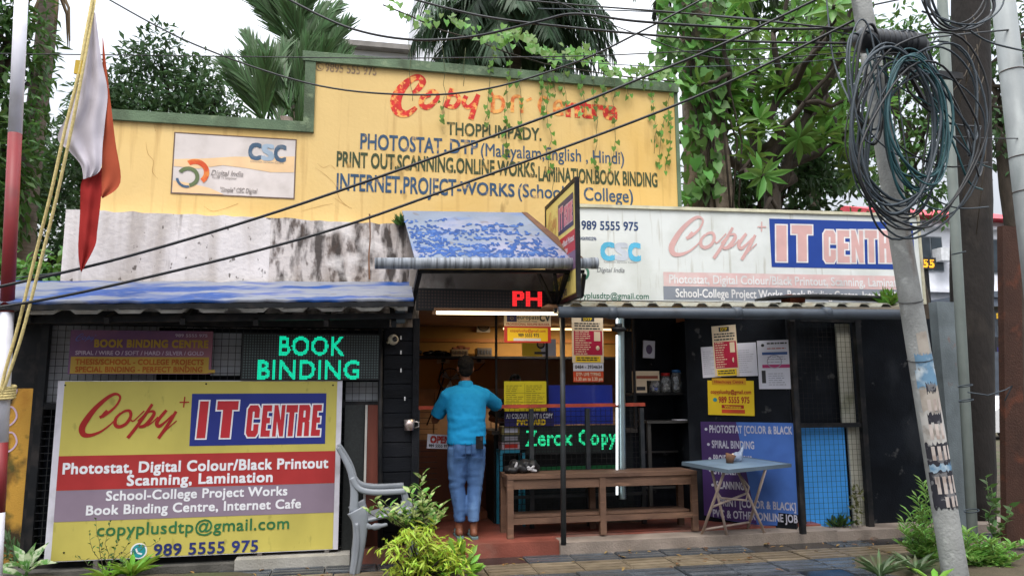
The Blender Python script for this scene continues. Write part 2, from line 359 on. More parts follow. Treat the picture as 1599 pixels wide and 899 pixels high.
# cracks in the plaster: thin dark grooves
ck = MB()
for px in ([(228, 222), (231, 240), (240, 252), (238, 268), (247, 280)], [(495, 255), (505, 262), (516, 258), (523, 264)], [(492, 262), (510, 275), (524, 290), (530, 310), (546, 325)],
           [(520, 308), (535, 318), (550, 326)], [(470, 330), (500, 322), (520, 318)], [(318, 322), (332, 330), (350, 326), (372, 318)], [(890, 330), (905, 318), (930, 322)], [(240, 192), (243, 205)]):
    ck.ribbon(WY, [WY.uv(*q) for q in px], [.001, .003, .002, .0035, .001][:len(px)], .003, 4)
ck.build('crack', mat('crack', S(160, 112, 56), .9), wall)
cp = MB(); T = .075
cp.slab(WY, uL, zA-T, uM-.001, zA+.03, -.23, .035); 
cp.poly(WY, [(uM-.03, zA-T+.001), (uM+T, zA-T+.001), (uM+T, zB-T*.8), (uM-.03, zB-T*.8)], -.228, .258)
cp.poly(WY, [(uM-.06, zB-T*.8+.001), (uR+.015, zB2-T*.8), (uR+.015, zB2+.045), (uM-.06, zB+.045)], -.235, .275)
cp.poly(WY, [(uR-.03, zbot), (uR+.014, zbot), (uR+.014, zB2-T*.8-.001), (uR-.03, zB2-T*.8-.001)], -.23, .24)
cp.build('coping', m_green, shop)
u0, u1 = WL.uv(98, 390)[0], WL.uv(655, 390)[0]; zt = WL.uv(350, 337)[1]
b = MB(); n = 40; pts = [(u0, 2.1), (u1, 2.1)]+[(u1+(u0-u1)*k/n, zt+.02*noise.noise((k*.9, 3, 1))-.012*(k < 14)) for k in range(n+1)]
b.poly(WL, pts, -.15, .15)
um_ = WL.uv(421, 390)[0]
def wall_piece(mt, lo, hi):
    q = MB(); k_ = sorted([(max(lo, min(hi, u)), v) for u, v in pts[2:] if lo-.15 < u < hi+.15], reverse=True); q.poly(WL, [(lo, 2.1), (hi, 2.1)]+k_, -.15, .15); return q.build('lower_wall', mt, shop)
wall_piece(m_white, u0, um_); wall_piece(m_white2, um_+.001, u1)
q = MB(); q.ribbon(WL, [WL.uv(577, 334), WL.uv(578, 370), WL.uv(576, 400), WL.uv(577, 436)], [.016, .01, .014, .018], .003); q.build('rust_streak', mat('streak', S(122, 88, 66), .9, var=.3), shop)
# hand painted lettering, straight on the plaster
m_pblue = mat('paint_blue', S(54, 82, 110), .75, var=.25, scale=14, dirt=(S(216, 172, 104), .75, 9, .56, .64, (1, 1, 1)) and S(214, 172, 106), da=.7, ds=9, dlo=.58, dhi=.68)
m_pgreen = mat('paint_dark', S(62, 74, 48), .75, var=.25, scale=14, dirt=S(206, 160, 88), da=.6, ds=9, dlo=.58, dhi=.68)
m_pred = mat('paint_red', S(205, 48, 40), .75, var=.2, scale=14, dirt=S(240, 170, 90), da=1., ds=16, dlo=.5, dhi=.6)
m_pred2 = mat('paint_red_faded', S(226, 120, 62), .75, var=.2, scale=14, dirt=S(240, 178, 96), da=1., ds=14, dlo=.44, dhi=.56)
m_ppale = mat('paint_grey_faded', S(150, 126, 98), .75, var=.2, scale=14, dirt=S(228, 188, 120), da=.7, ds=18, dlo=.5, dhi=.66)
def painted(name, rows, mt):
    q = MB()
    for r in rows: q.text(WY, *r)
    return q.build(name, mt, wall)
painted('lettering', [('THOPPUMPADY.', 698, 215, 845, 196, .003, .022), ('PRINT OUT.SCANNING.ONLINE WORKS.', 526, 268, 838, 246, .003, .03), ('LAMINATION.BOOK BINDING', 841, 287, 1026, 266, .003, .03)], m_pgreen)
painted('lettering', [('PHOTOSTAT', 563, 236, 690, 213, .003, .022), ('.', 694, 237, 697, 219, .003, .02), ('DTP', 703, 240, 746, 219, .003, .022), ('(Malayalam,English , Hindi)', 751, 250, 974, 231, .003, .008),
                      ('INTERNET.PROJECT', 526, 301, 712, 276, .003, .022), ('-', 714, 303, 720, 284, .003, .02), ('WORKS', 719, 305, 803, 286, .003, .024), ('(School', 809, 309, 880, 289, .003, .012), ('& College)', 890, 314, 988, 294, .003, .012)], m_pblue)
painted('lettering', [('9895 555 975', 508, 115, 588, 102, .003, .02)], m_ppale)
q = MB(); c = WY.uv(499, 105); q.disc(WY, *c, .045, .003, 20, r0=.035); q.ribbon(WY, [(c[0]-.015, c[1]+.02), (c[0]-.005, c[1]-.008), (c[0]+.02, c[1]-.018)], .012, .003); q.build('phone_mark', m_ppale, wall)
# 'Copy'n Centre': brush script, worn
def wpx(*p): return [WY.uv(*q) for q in p]
q = MB()
q.ribbon(WY, wpx((644, 145), (652, 140), (660, 128), (653, 121), (640, 126), (626, 140), (618, 158), (622, 174), (636, 178), (650, 168)), [.03, .06, .075, .07, .07, .1, .12, .11, .07, .04], .003)
q.ribbon(WY, wpx((672, 148), (661, 152), (658, 163), (666, 168), (676, 162), (684, 150), (677, 143), (668, 145)), [.05, .06, .06, .06, .05, .04, .05, .05], .004)
q.ribbon(WY, wpx((706, 138), (701, 152), (695, 168)), [.05, .05, .05], .003)
q.ribbon(WY, wpx((700, 148), (712, 148), (717, 157), (710, 167), (699, 166)), .05, .004)
q.ribbon(WY, wpx((728, 150), (724, 161), (731, 168), (741, 160), (747, 148)), .05, .003)
q.ribbon(WY, wpx((746, 150), (740, 170), (735, 187)), [.05, .06, .06], .004)
q.build('lettering', m_pred, wall)
q = MB()
q.ribbon(WY, wpx((765, 140), (770, 150)), .03, .003); q.ribbon(WY, wpx((770, 152), (769, 176)), .045, .003); q.ribbon(WY, wpx((769, 152), (782, 153), (786, 163), (781, 173), (769, 175)), .04, .004)
q.ribbon(WY, wpx((800, 176), (801, 154), (812, 153), (815, 177)), .04, .003); q.ribbon(WY, wpx((822, 158), (830, 154)), .03, .003)
q.ribbon(WY, wpx((856, 158), (848, 152), (842, 164), (848, 178), (857, 176)), .04, .003)
q.ribbon(WY, wpx((866, 170), (878, 168), (874, 158), (866, 164), (868, 178), (880, 178)), .035, .003); q.build('lettering', m_pred2, wall)
q = MB(); q.text(WY, 'ntre', 885, 184, 962, 155, .003, .045); q.build('lettering', m_pred, wall)
# painted panel with the service-centre emblem
m_panel = mat('panel_paint', S(214, 205, 200), .75, var=.08, scale=2, dirt=(S(176, 166, 158)), da=.6, ds=3)
pu0, pv0, pu1, pv1 = R(WY, 269, 212, 462, 307)
q = MB(); q.rect(WY, pu0, pv0, pu1, pv1, .004); pan = q.build('painted_panel', m_panel, wall)
q = MB(); e = .012
for a in ((pu0, pv0, pu1, pv0+e), (pu0, pv1-e, pu1, pv1), (pu0, pv0+e, pu0+e, pv1-e), (pu1-e, pv0+e, pu1, pv1-e)): q.rect(WY, *a, .0055)
q.build('painted_border', mat('border_brown', S(110, 92, 80), .8), pan)
q = MB(); w, h = pu1-pu0-.03, pv1-pv0-.03; X = lambda a, b_: (pu0+.015+a*w, pv0+.015+b_*h)
q.poly(WY, [X(0, .44), X(.2, .42), X(.4, .5), X(.6, .47), X(.8, .42), X(1, .44), X(1, .72), X(.75, .68), X(.5, .66), X(.25, .6), X(0, .56)], .006)
q.poly(WY, [X(0, 0), X(.42, 0), X(.3, .1), X(.15, .16), X(0, .2)], .006)
q.build('painted_band', mat('band_peach', S(232, 196, 150), .75, var=.08), pan)
q = MB()
q.m(mat('csc_dark', S(66, 92, 116), .75, dirt=S(150, 150, 150), da=.4, ds=12)).text(WY, 'C', 389, 249, 407, 225, .008, .045); q.text(WY, 'C', 429, 252, 446, 228, .008, .045)
q.m(mat('csc_pale', S(158, 176, 192), .75)).text(WY, 'S', 410, 250, 427, 227, .008, .045)
q.m(mat('tiny_grey', S(136, 128, 124), .8, dirt=S(205, 196, 190), da=.8, ds=14)).text(WY, 'Digital India', 330, 275, 380, 267, .008, .01, .25); q.text(WY, 'Power To Empower', 332, 280, 370, 276, .008, 0)
q.text(WY, 'Common Services Centre', 391, 255, 443, 252, .008, 0); q.text(WY, '"Simple" CSC Digital', 344, 301, 402, 294, .008, .02, .2)
q.build('lettering', None, pan)
q = MB(); c = WY.uv(296, 272); r = .135
q.m(mat('em_orange', S(212, 84, 44), .75, dirt=S(230, 150, 70), da=.9, ds=12)).disc(WY, c[0]+.05, c[1]+.02, r, .008, 20, r0=r*.62, a0=-50, a1=125)
q.m(mat('em_green', S(96, 110, 74), .75)).disc(WY, c[0]-.01, c[1]-.03, r*.78, .009, 20, r0=r*.5, a0=-80, a1=150)
q.m(mat('em_blue', S(70, 96, 122), .75)).disc(WY, c[0]-.02, c[1]-.04, r*.76, .0095, 14, r0=r*.58, a0=185, a1=285)
q.build('emblem', None, pan)
# interior of the shop
zc = 2.42
b = MB(); b.m(m_ochre).box(.3, 5.2, 10.4, 10.55, 1.55, zc); b.m(m_brownboard).box(.3, 5.2, 10.38, 10.55, .12, 1.55)
for k in range(12): b.m(m_dark).box(.6+k*.4, .607+k*.4, 10.375, 10.379, .12, 1.5)
b.m(mat('batten', S(150, 92, 30), .6)).box(.3, 5.2, 10.36, 10.399, 2.2, 2.25).box(.3, 5.2, 10.36, 10.399, 1.95, 2.0)
b.build('back_wall', None, shop)
b = MB(); b.box(.3, .45, 7.7, 10.4, .12, zc).build('side_wall', m_ochre, shop)
b = MB(); b.box(5.0, 5.2, 8.45, 10.38, .12, zc).build('side_wall', m_brownboard, shop)
b = MB(); b.box(-2.9, 6.4, 7.81, 10.6, zc, zc+.12).build('ceiling', mat('ceil', (.35, .3, .24), .8), shop)
b = MB(); b.box(-2.9, .29, 8.6, 8.8, 0, zc).build('dark_wall', m_blackwall, shop)
b = MB(); b.box(uL, uL+.15, 7.82, 10.6, 0, 4); b.build('gable_wall', m_yel, shop)
# recess on the right: back wall, the slanting wall that carries the posters, the bay behind wire mesh
A, B = gnd(1096, 813, .13), gnd(1244, 826, .12)
b = MB(); b.box(3.02, A.x+.1, 8.3, 8.45, .12, zc); b.build('dark_wall', m_blackwall, shop)
A = A+V((.05, .08, 0)); B = B+V((.05, .08, 0))
W45 = Plane((A.x, A.y, 0), (B-A)*V((1, 1, 0)))
L45 = (V((B.x, B.y, 0))-V((A.x, A.y, 0))).length
b = MB(); b.slab(W45, -.12, .1, L45, 2.32, -.1, 0).build('poster_wall', m_blackwall, shop)
b = MB(); b.box(A.x-.02, A.x+.1, A.y+.08, 8.3, .12, 2.3); b.build('dark_wall', m_blackwall, shop)
WB = FP(7.42)
b = MB(); b.box(4.3, 7.0, 7.42, 7.55, .0, 2.32); b.build('bay_wall', m_blackwall, shop)
# ================================================================ ROOFS, CANOPY, GUTTERS
m_tarp = mat('blue_tarp', S(10, 62, 128), .5, var=.15, scale=3, bump=.25, bscale=9, dirt=[(S(120, 124, 134), .95, 1.4, .43, .52, (.8, 2.5, 1)), (S(26, 62, 136), .8, 4, .57, .65, (.5, 3, 1)), (S(150, 150, 156), .6, 9, .6, .68, (.5, 2, 1)), (S(90, 80, 70), .6, 9, .64, .7, (1, 1, 1))])
m_corr = mat('corrugated', S(190, 190, 186), .6, var=.15, dirt=(.25, .2, .15), da=.5, ds=6)
def corrugated(mb, x0, x1, P0, P1, pitch=.18, amp=.03, th=.006, prof='trap'):
    """P0/P1: functions x -> front / back point; a wavy sheet with thickness"""
    n = int((x1-x0)/pitch*8); vs = []; fs = []
    for i in range(n+1):
        x = x0+(x1-x0)*i/n; ph = ((x-x0)/pitch) % 1
        w = amp*(1-min(1, max(0, (abs(ph-.5)-.12)/.1))) if prof == 'trap' else amp*.5*(1+math.cos(2*math.pi*ph))
        a, b2 = P0(x), P1(x)
        for q in (a, b2): vs += [(q.x, q.y, q.z+w), (q.x, q.y, q.z+w+th)]
    for i in range(n):
        k = 4*i
        fs += [(k, k+4, k+6, k+2), (k+1, k+3, k+7, k+5), (k, k+1, k+5, k+4), (k+2, k+6, k+7, k+3)]
    return mb.add(vs, fs)
fa, fb = at(-30, 471, 6.45), at(646, 466, 6.45); ba, bb = at(-30, 438, 7.4), at(642, 440, 7.4)
roof = thing('lean_to_roof', 'blue tarpaulin stretched over the corrugated lean-to roof above the yellow signboard', 'roof', (-1, 7, 2.2))
b = MB(); nx, ny = 60, 10; vs = []; fs = []
for j in range(ny+1):
    for i in range(nx+1):
        f, g = i/nx, j/ny; q = (fa*(1-f)+fb*f)*(1-g)+(ba*(1-f)+bb*f)*g
        q = q+V((0, 0, .012*noise.noise((f*18, g*5, 2))+.006*noise.noise((f*50, g*9, 5))))
        vs.append(q)
    if j == 0:      # the front hem hangs down
        vs = [v-V((0, -.012, .022+.008*noise.noise((i*.7, 1, 9)))) for i, v in enumerate(vs)]+vs
for j in range(ny+1):
    for i in range(nx): k = j*(nx+1)+i; fs.append((k, k+1, k+nx+2, k+nx+1))
b.smooth = True; b.add(vs, fs); b.build('tarpaulin', m_tarp, roof)
b = MB(); corrugated(b, fa.x+.1, fb.x-.05, lambda x: V((x, 6.5, fa.z+(fb.z-fa.z)*(x-fa.x)/(fb.x-fa.x)-.1)), lambda x: V((x, 7.4, ba.z-.11)), .32, .036, .03)
b.build('roof_sheet', m_corr, roof)
b = MB()
b.bar((fa.x, 6.452, fa.z-.048), (fb.x, 6.452, fb.z-.048), .02, .04)
b.bar((fa.x, 6.62, fa.z-.135), (fb.x, 6.62, fb.z-.135), .05, .05); b.bar((fa.x, 7.2, ba.z-.2), (fb.x, 7.2, bb.z-.2), .05, .06)
b.build('purlin', m_dark, roof)
for k in range(6):
    x = fa.x+.3+k*.58; MB().bar((x, 6.55, fa.z-.125), (x, 7.4, ba.z-.13), .04, .05).build('rafter', m_dark, roof)
for k in range(9): x = fa.x+.25+k*.37; MB().ell((x, 6.6+.1*random.random(), fa.z+.05), (.012, .012, .008), 8, 4).build('roof_bolt', m_dark, roof)
# centre canopy with a recycled printed sheet
cps = [at(628, 329, 7.43), at(823, 332, 7.43), at(912, 404, 6.5), at(648, 404, 6.5)]
can = thing('entrance_canopy', 'sloping sheet canopy over the entrance covered with an old upside down printed banner', 'canopy', (1, 7, 2.5))
m_ban = mat('banner_sheet', S(116, 126, 142), .75, var=.1, scale=3, dirt=[(S(142, 140, 160), .8, 1.4, .45, .62, (1, 1.5, 1)), (S(84, 108, 150), .6, 4, .5, .66, (.6, 1.5, 1)), (S(96, 84, 78), .5, 9, .6, .7, (1, 1, 1))])
m_rust = mat('rust', S(96, 68, 52), .85, var=.3, dirt=S(80, 60, 50), da=.7, ds=6)
b = MB(); b.add(cps+[q-V((0, 0, .02)) for q in cps], [(3, 2, 1, 0), (4, 5, 6, 7), (0, 1, 5, 4), (1, 2, 6, 5), (2, 3, 7, 6), (3, 0, 4, 7)]); b.build('canopy_sheet', m_ban, can)
# right hand edge is bare rusty sheet; print on the sheet
cn = (cps[2]-cps[3]).cross(cps[0]-cps[3]).normalized()
CPl = Plane(cps[3], cps[2]-cps[3], cn.cross((cps[2]-cps[3]).normalized()))
b = MB(); rr = [cps[1], cps[2], cps[2]-V((.12, 0, 0)), cps[1]-V((.06, 0, 0))]; b.add([q+cn*.004 for q in rr], [(0, 1, 2, 3)]); b.build('rusty_edge', m_rust, can)
b = MB(); b.m(mat('ban_blue', S(22, 66, 128), .6, var=.25, dirt=S(70, 104, 158), da=.6, ds=14, dlo=.52, dhi=.62))
rgb = np.random.default_rng(3)
for (y, h, xa, xb, dens) in ((345, 3, 632, 700, .4), (359, 4, 645, 820, .5), (366, 4, 642, 845, .6), (374, 5, 650, 840, .55), (383, 5, 652, 850, .6), (394, 5, 652, 868, .7), (400, 4, 655, 880, .7), (348, 5, 633, 660, .6), (356, 7, 637, 690, .7), (352, 8, 722, 815, .8), (363, 7, 640, 715, .9), (362, 6, 722, 830, .5), (369, 5, 642, 690, .6), (371, 5, 726, 760, .8), (379, 6, 645, 700, .8), (386, 6, 648, 760, .6), (380, 8, 790, 850, .6), (391, 6, 650, 800, .7), (397, 5, 655, 870, .8), (388, 7, 800, 868, .8)):
    x = xa
    while x < xb:
        w = rgb.uniform(1.5, 6)
        if rgb.random() < dens:
            p0 = CPl.uv(x, y+rgb.uniform(-1.5, 1.5)); p1 = CPl.uv(x+w*.9, y+rgb.uniform(-2, 2)); mid = ((p0[0]+p1[0])/2, (p0[1]+p1[1])/2+rgb.uniform(-.05, .07))
            b.ribbon(CPl, [p0, mid, p1], [.02, h*.0062*rgb.uniform(.4, 1.3), .016], .003, 4)
        x += w
b.build('faded_print', None, can)
b = MB(); gr = at(585, 411, 6.42), at(932, 411, 6.42)
b.tube([gr[0], gr[1]], .05, 20); b.tube([gr[1]-V((.06, 0, 0)), gr[1]+V((.004, 0, 0))], .054, 20)
gut = b.build('rain_gutter', mat('gutter_grey', S(150, 156, 164), .55, var=.15, scale=4, stretch=(14, 1, 1), dirt=S(70, 74, 80), da=.8, ds=3, dlo=.42, dhi=.62, dstretch=(12, 1, 1)), None)
tag(gut, 'long pale grey round gutter pipe across the front of the entrance canopy', 'gutter')
for p, q, w, h in [(at(a, 425, 6.5), at(c, 490, 7.05), .04, .05) for a, c in ((655, 640), (885, 868))]+[(at(652, 424, 6.5), at(912, 424, 6.5), .04, .03), (at(840, 425, 6.55), at(866, 480, 7.0), .03, .03), (at(866, 428, 6.5), at(872, 468, 6.9), .03, .03), (at(912, 428, 6.5), at(908, 462, 6.6), .035, .035), (at(908, 462, 6.6), at(880, 470, 6.9), .03, .03), (at(893, 430, 6.52), at(880, 462, 6.85), .03, .03)]:
    MB().bar(p, q, w, h).build('canopy_bracket', m_dark, can)
FF = FP(7.1)
b = MB(); b.slab(FF, *R(FF, 640, 424, 884, 452), -.12, 0); b.build('fascia', mat('fascia_cement', S(150, 142, 136), .85, var=.15, dirt=[(S(70, 62, 58), .8, 5, .56, .66, (1, 1, .4)), (S(190, 184, 178), .6, 3, .55, .65, (1, 1, 1))], bump=.3), can)
# right hand corrugated roof with the dark gutter pipe
rr_ = thing('lean_to_roof', 'translucent corrugated sheet roof over the poster recess', 'roof', (4, 7, 2.3))
g0, g1 = at(872, 487, 6.5), at(1425, 491, 6.5)
b = MB(); corrugated(b, g0.x+.05, g1.x, lambda x: V((x, 6.52, 2.275+.06*(x-g0.x)/(g1.x-g0.x))), lambda x: V((x, 7.05, 2.345+.06*(x-g0.x)/(g1.x-g0.x))), .25, .032, .01, prof='trap')
b.build('roof_sheet', mat('corr_pale', S(150, 150, 138), .6, var=.15, dirt=S(140, 120, 90), da=.5, ds=6), rr_)
for y, z in ((6.66, 2.25), (7.0, 2.29)): MB().bar((g0.x, y, z), (g1.x, y, z+.04), .04, .05).build('purlin', m_dark, rr_)
b = MB(); b.tube([g0, (g0+g1)/2-V((0, 0, .004)), g1], .052, 16)
for px in (955, 1150, 1290): q = at(px, 488.5, 6.5); b.tube([q-V((.04, 0, 0)), q+V((.04, 0, 0))], .058, 16)
tag(b.build('rain_gutter', mat('gutter_dark', S(74, 82, 92), .45, var=.2, dirt=S(40, 42, 46), da=.6, ds=5)), 'dark grey gutter pipe running below the long white signboard', 'gutter')
# junk on the right roof
b = MB(); q = at(1238, 467, 6.9); b.box(-.11, .11, -.06, .06, 0, .09, Matrix.Translation(q-V((0, 0, .06))) @ Matrix.Rotation(.3, 4, 'Z') @ Matrix.Rotation(.1, 4, 'Y'))
tag(b.build('brick', mat('brick', S(130, 66, 46), .9, var=.3, bump=.4)), 'red brick lying on the corrugated roof in front of the white signboard', 'brick')
b = MB()
pts = [at(px, py, 6.85) for px, py in ((1190, 466), (1260, 463), (1330, 465), (1415, 468))]
for a2, c2 in zip(pts, pts[1:]): b.bar(a2, c2, .3, .02)
tag(b.build('sheet_scrap', mat('scrap', (.03, .032, .035), .6, var=.4)), 'dark scrap of roofing sheet lying in front of the white signboard', 'scrap')
# a floodlight head over the entrance, right of the red sign
b = MB(); c = at(868, 481, 6.75); b.tube([c-V((.14, 0, 0)), c-V((.08, 0, -.012)), c+V((0, 0, .004)), c+V((.05, 0, -.002))], [.008, .028, .03, .012], 12)
tag(b.build('lamp_shade', mat('copper_shade', S(150, 110, 80), .5, metal=.3)), 'small brown lamp shade on the roof post beside the red letters', 'lamp')
# ================================================================ SIGNS
def tri_inside(vv, ff, X, Y):
    """which sample points fall inside the letter faces"""
    ins = np.zeros(X.shape, bool)
    for f in ff:
        for k in range(1, len(f)-1):
            a, b, c = vv[f[0]], vv[f[k]], vv[f[k+1]]
            d1 = (b[0]-a[0])*(Y-a[1])-(b[1]-a[1])*(X-a[0]); d2 = (c[0]-b[0])*(Y-b[1])-(c[1]-b[1])*(X-b[0]); d3 = (a[0]-c[0])*(Y-c[1])-(a[1]-c[1])*(X-c[0])
            ins |= ((d1 >= 0) & (d2 >= 0) & (d3 >= 0)) | ((d1 <= 0) & (d2 <= 0) & (d3 <= 0))
    return ins
def led(mb, pl, st, x0, yb, x1, yc, pitch, d=.004, off=.02, fill=.84, shear=0.):
    vv, ff = glyph(st, off, shear, 1.06); a, b = vv[:, 0].min(), vv[:, 0].max(); lo, hi = vv[:, 1].min(), vv[:, 1].max()
    u0, u1 = pl.uv(x0, (yb+yc)/2)[0], pl.uv(x1, (yb+yc)/2)[0]; v0, v1 = pl.uv((x0+x1)/2, yb)[1], pl.uv((x0+x1)/2, yc)[1]
    su, sv = (u1-u0)/(b-a), (v1-v0)/CAP
    gu = np.arange(u0+pitch/2, u1, pitch); gv = np.arange(v0+lo*sv+pitch/2, v0+hi*sv, pitch); GX, GY = np.meshgrid(gu, gv)
    m = tri_inside(vv, ff, (GX-u0)/su+a, (GY-v0)/sv); h = pitch*fill/2
    for x, y in zip(GX[m], GY[m]): mb.rect(pl, x-h, y-h, x+h, y+h, d)
BLOCK = {
 'I': [[(0, 0), (1, 0), (1, 1), (0, 1)]],
 'T': [[(0, .76), (1, .76), (1, 1), (0, 1)], [(.29, 0), (.73, 0), (.73, .8), (.29, .8)]],
 'E': [[(0, 0), (.54, 0), (.54, 1), (0, 1)], [(.5, .8), (1, .8), (1, 1), (.5, 1)], [(.5, .42), (.9, .42), (.9, .6), (.5, .6)], [(.5, 0), (1, 0), (1, .2), (.5, .2)]],
 'N': [[(0, 0), (.34, 0), (.34, 1), (0, 1)], [(.66, 0), (1, 0), (1, 1), (.66, 1)], [(.66, 0), (1, 0), (.34, 1), (0, 1)]],
 'C': [[(0, .12), (.42, .12), (.42, .88), (0, .88)], [(0, .8), (1, .8), (1, .88), (.82, 1), (.18, 1), (0, .88)], [(.58, .6), (1, .6), (1, .82), (.58, .82)], [(0, .12), (.18, 0), (.82, 0), (1, .12), (1, .2), (0, .2)], [(.58, .18), (1, .18), (1, .4), (.58, .4)]],
 'R': [[(0, 0), (.42, 0), (.42, 1), (0, 1)], [(.38, .82), (1, .82), (1, .9), (.86, 1), (.38, 1)], [(.6, .58), (1, .58), (1, .84), (.6, .84)], [(.38, .44), (.86, .44), (1, .52), (1, .6), (.38, .6)], [(.6, 0), (1.04, 0), (1, .47), (.58, .47)]]}
def block(mb, pl, ch, u0, v0, u1, v1, d, e=0., lean=.05):
    for k, pg in enumerate(BLOCK[ch]):
        q = [np.array((u0+x*(u1-u0)+lean*(y-.5)*(v1-v0), v0+y*(v1-v0))) for x, y in pg]
        if e:
            n = len(q); area = sum(q[i][0]*q[(i+1) % n][1]-q[(i+1) % n][0]*q[i][1] for i in range(n)); sg = 1 if area > 0 else -1; o = []
            for i in range(n):
                a, b, c = q[i-1], q[i], q[(i+1) % n]
                n1 = np.array((b[1]-a[1], a[0]-b[0])); n1 /= np.linalg.norm(n1); n2 = np.array((c[1]-b[1], b[0]-c[0])); n2 /= np.linalg.norm(n2)
                m = n1+n2; m = m/max(np.linalg.norm(m)**2/2, .5); o.append(b+sg*m*e)
            q = o
        mb.poly(pl, [tuple(x) for x in q], d+k*6e-5)
CS = [([(520, 425), (548, 395), (570, 368)], [30, 44, 40]), ([(500, 432), (575, 385), (640, 320), (672, 250), (655, 212), (610, 208), (540, 255), (450, 350), (385, 450), (350, 530), (368, 590), (430, 600), (520, 565), (600, 500), (640, 455)], [30, 26, 20, 20, 22, 30, 36, 46, 56, 58, 50, 34, 20, 14, 12]),
      ([(690, 388), (648, 440), (645, 500), (685, 522), (745, 490), (780, 420), (765, 370), (720, 372), (690, 395)], [22, 28, 34, 34, 30, 28, 30, 24, 18]), ([(770, 430), (800, 470), (850, 425), (900, 370)], [14, 14, 12, 14]),
      ([(970, 305), (910, 410), (835, 530), (765, 632)], [26, 30, 32, 32]), ([(845, 470), (920, 395), (975, 375), (992, 400), (960, 460), (910, 515), (860, 525)], [12, 16, 24, 32, 36, 36, 26]), ([(935, 515), (985, 480), (1030, 430)], [20, 12, 14]),
      ([(1105, 365), (1055, 430), (1022, 490), (1045, 522), (1100, 480), (1165, 410)], [28, 32, 36, 34, 22, 14]), ([(1195, 378), (1130, 500), (1045, 640)], [28, 32, 30]), ([(1050, 630), (1120, 550), (1205, 470)], [16, 12, 12]), ([(1268, 235), (1262, 340)], [12, 12]), ([(1222, 290), (1312, 288)], [12, 12])]
def copy_script(mb, pl, u0, v0, u1, v1, d):
    """the cursive word, fitted so that C starts at u0, y ends at u1"""
    su, sv = (u1-u0)/885., (v1-v0)/445.
    for k, (pts, ws) in enumerate(CS): mb.ribbon(pl, [(u0+(x-325)*su, v0+(645-y)*sv) for x, y in pts], [w*su for w in ws], d+k*1.2e-4, 6)
def sign_mats(pre, yel, red, mau, blu, letter_red, white, green, navy, script, gl=.4):
    return dict(y=mat(pre+'yellow', yel, gl, var=.08, scale=1.5, dirt=[(tuple(x*.62 for x in yel), .4, 2, .48, .7, (1, 1, .5)), (tuple(x*.5 for x in yel), .5, 14, .62, .7, (1, 1, .4))], spec=.35, bump=.35, bscale=2.2), r=mat(pre+'red', red, gl, var=.08), m=mat(pre+'mauve', mau, gl, var=.06), b=mat(pre+'blue', blu, gl, var=.06),
                lr=mat(pre+'letter_red', letter_red, gl, var=.06), w=mat(pre+'letter_white', white, gl, var=.05), g=mat(pre+'letter_green', green, gl), n=mat(pre+'letter_navy', navy, gl), s=mat(pre+'script_red', script, gl))
def shop_sign(parent, pl, u0, v0, u1, v1, d, M):
    w, h = u1-u0, v1-v0
    X = lambda px: u0+(px-90.)/(525-90)*w
    Z = lambda py: v1-(py-595.)/(867-595)*h
    q = MB(); q.m(M['y']).rect(pl, u0, v0, u1, v1, d); face = q.build('sign_face', None, parent)
    q = MB(); q.m(M['r']).rect(pl, u0, Z(762), u1, Z(710), d+.002); q.m(M['m']).rect(pl, u0, Z(809), u1, Z(762.3), d+.002); q.build('colour_band', None, face)
    q = MB(); q.m(M['s']); copy_script(q, pl, X(117), Z(686), X(266), Z(614), d+.003); q.build('script_lettering', None, face)
    q = MB(); q.m(M['b']).rect(pl, X(287), Z(698), X(507), Z(615), d+.002); q.build('blue_box', None, face)
    q = MB(); e = w*.0055
    for k, (ch, a, b, yb, yt) in enumerate((('I', 299, 313, 686, 627), ('T', 327, 361, 686, 627), ('C', 377, 396.5, 685, 634), ('E', 401, 416, 685, 634), ('N', 420, 438, 685, 634), ('T', 440, 459, 685, 634), ('R', 461, 480, 685, 634), ('E', 484, 499, 685, 634))):
        q.m(M['w']); block(q, pl, ch, X(a), Z(yb), X(b), Z(yt), d+.0035+(k % 2)*.0004, e); q.m(M['lr']); block(q, pl, ch, X(a), Z(yb), X(b), Z(yt), d+.0048)
    q.build('block_lettering', None, face)
    T = lambda st, a, yb, b, yt, off, sp=1., sh=0.: q.text(pl, st, X(a), Z(yb), X(b), Z(yt), d+.0045, off, sh, sp, False)
    q = MB(); q.m(M['w']); T('Photostat, Digital Colour/Black Printout', 98, 737, 513, 721, .034, 1.08); T('Scanning, Lamination', 195, 757, 422, 741.5, .034, 1.08)
    T('School-College Project Works', 165, 779, 447, 765, .028, 1.06); T('Book Binding Centre, Internet Cafe', 137, 800, 470, 786, .028, 1.06)
    q.m(M['g']); T('copyplusdtp@gmail.com', 155, 832, 452, 814, .012, 1.05); q.m(M['n']); T('989 5555 975', 242, 865.3, 403, 848, .02, 1.05); q.build('lettering', None, face)
    q = MB(); c = (X(219), Z(857)); q.m(M['w']).disc(pl, *c, w*.029, d+.002, 24); q.m(mat('teal', (.02, .26, .3), .5)).disc(pl, *c, w*.024, d+.003, 24)
    q.m(M['w']).ribbon(pl, [(c[0]-w*.01, c[1]+w*.01), (c[0]-w*.003, c[1]-w*.006), (c[0]+w*.012, c[1]-w*.011)], w*.006, d+.004); q.build('phone_mark', None, face)
    return face
m_whiteframe = mat('white_frame', S(214, 212, 222), .5, var=.06, dirt=S(150, 148, 150), da=.5, ds=5)
PS = FP(7.04)
bu0, bv0, bu1, bv1 = R(PS, 80, 594, 531, 867)
ms = sign_mats('board_', (.56, .485, .115), (.4, .035, .035), (.26, .2, .26), (.022, .035, .22), (.5, .03, .04), (.8, .8, .84), (.03, .16, .06), (.025, .035, .16), (.38, .02, .018))
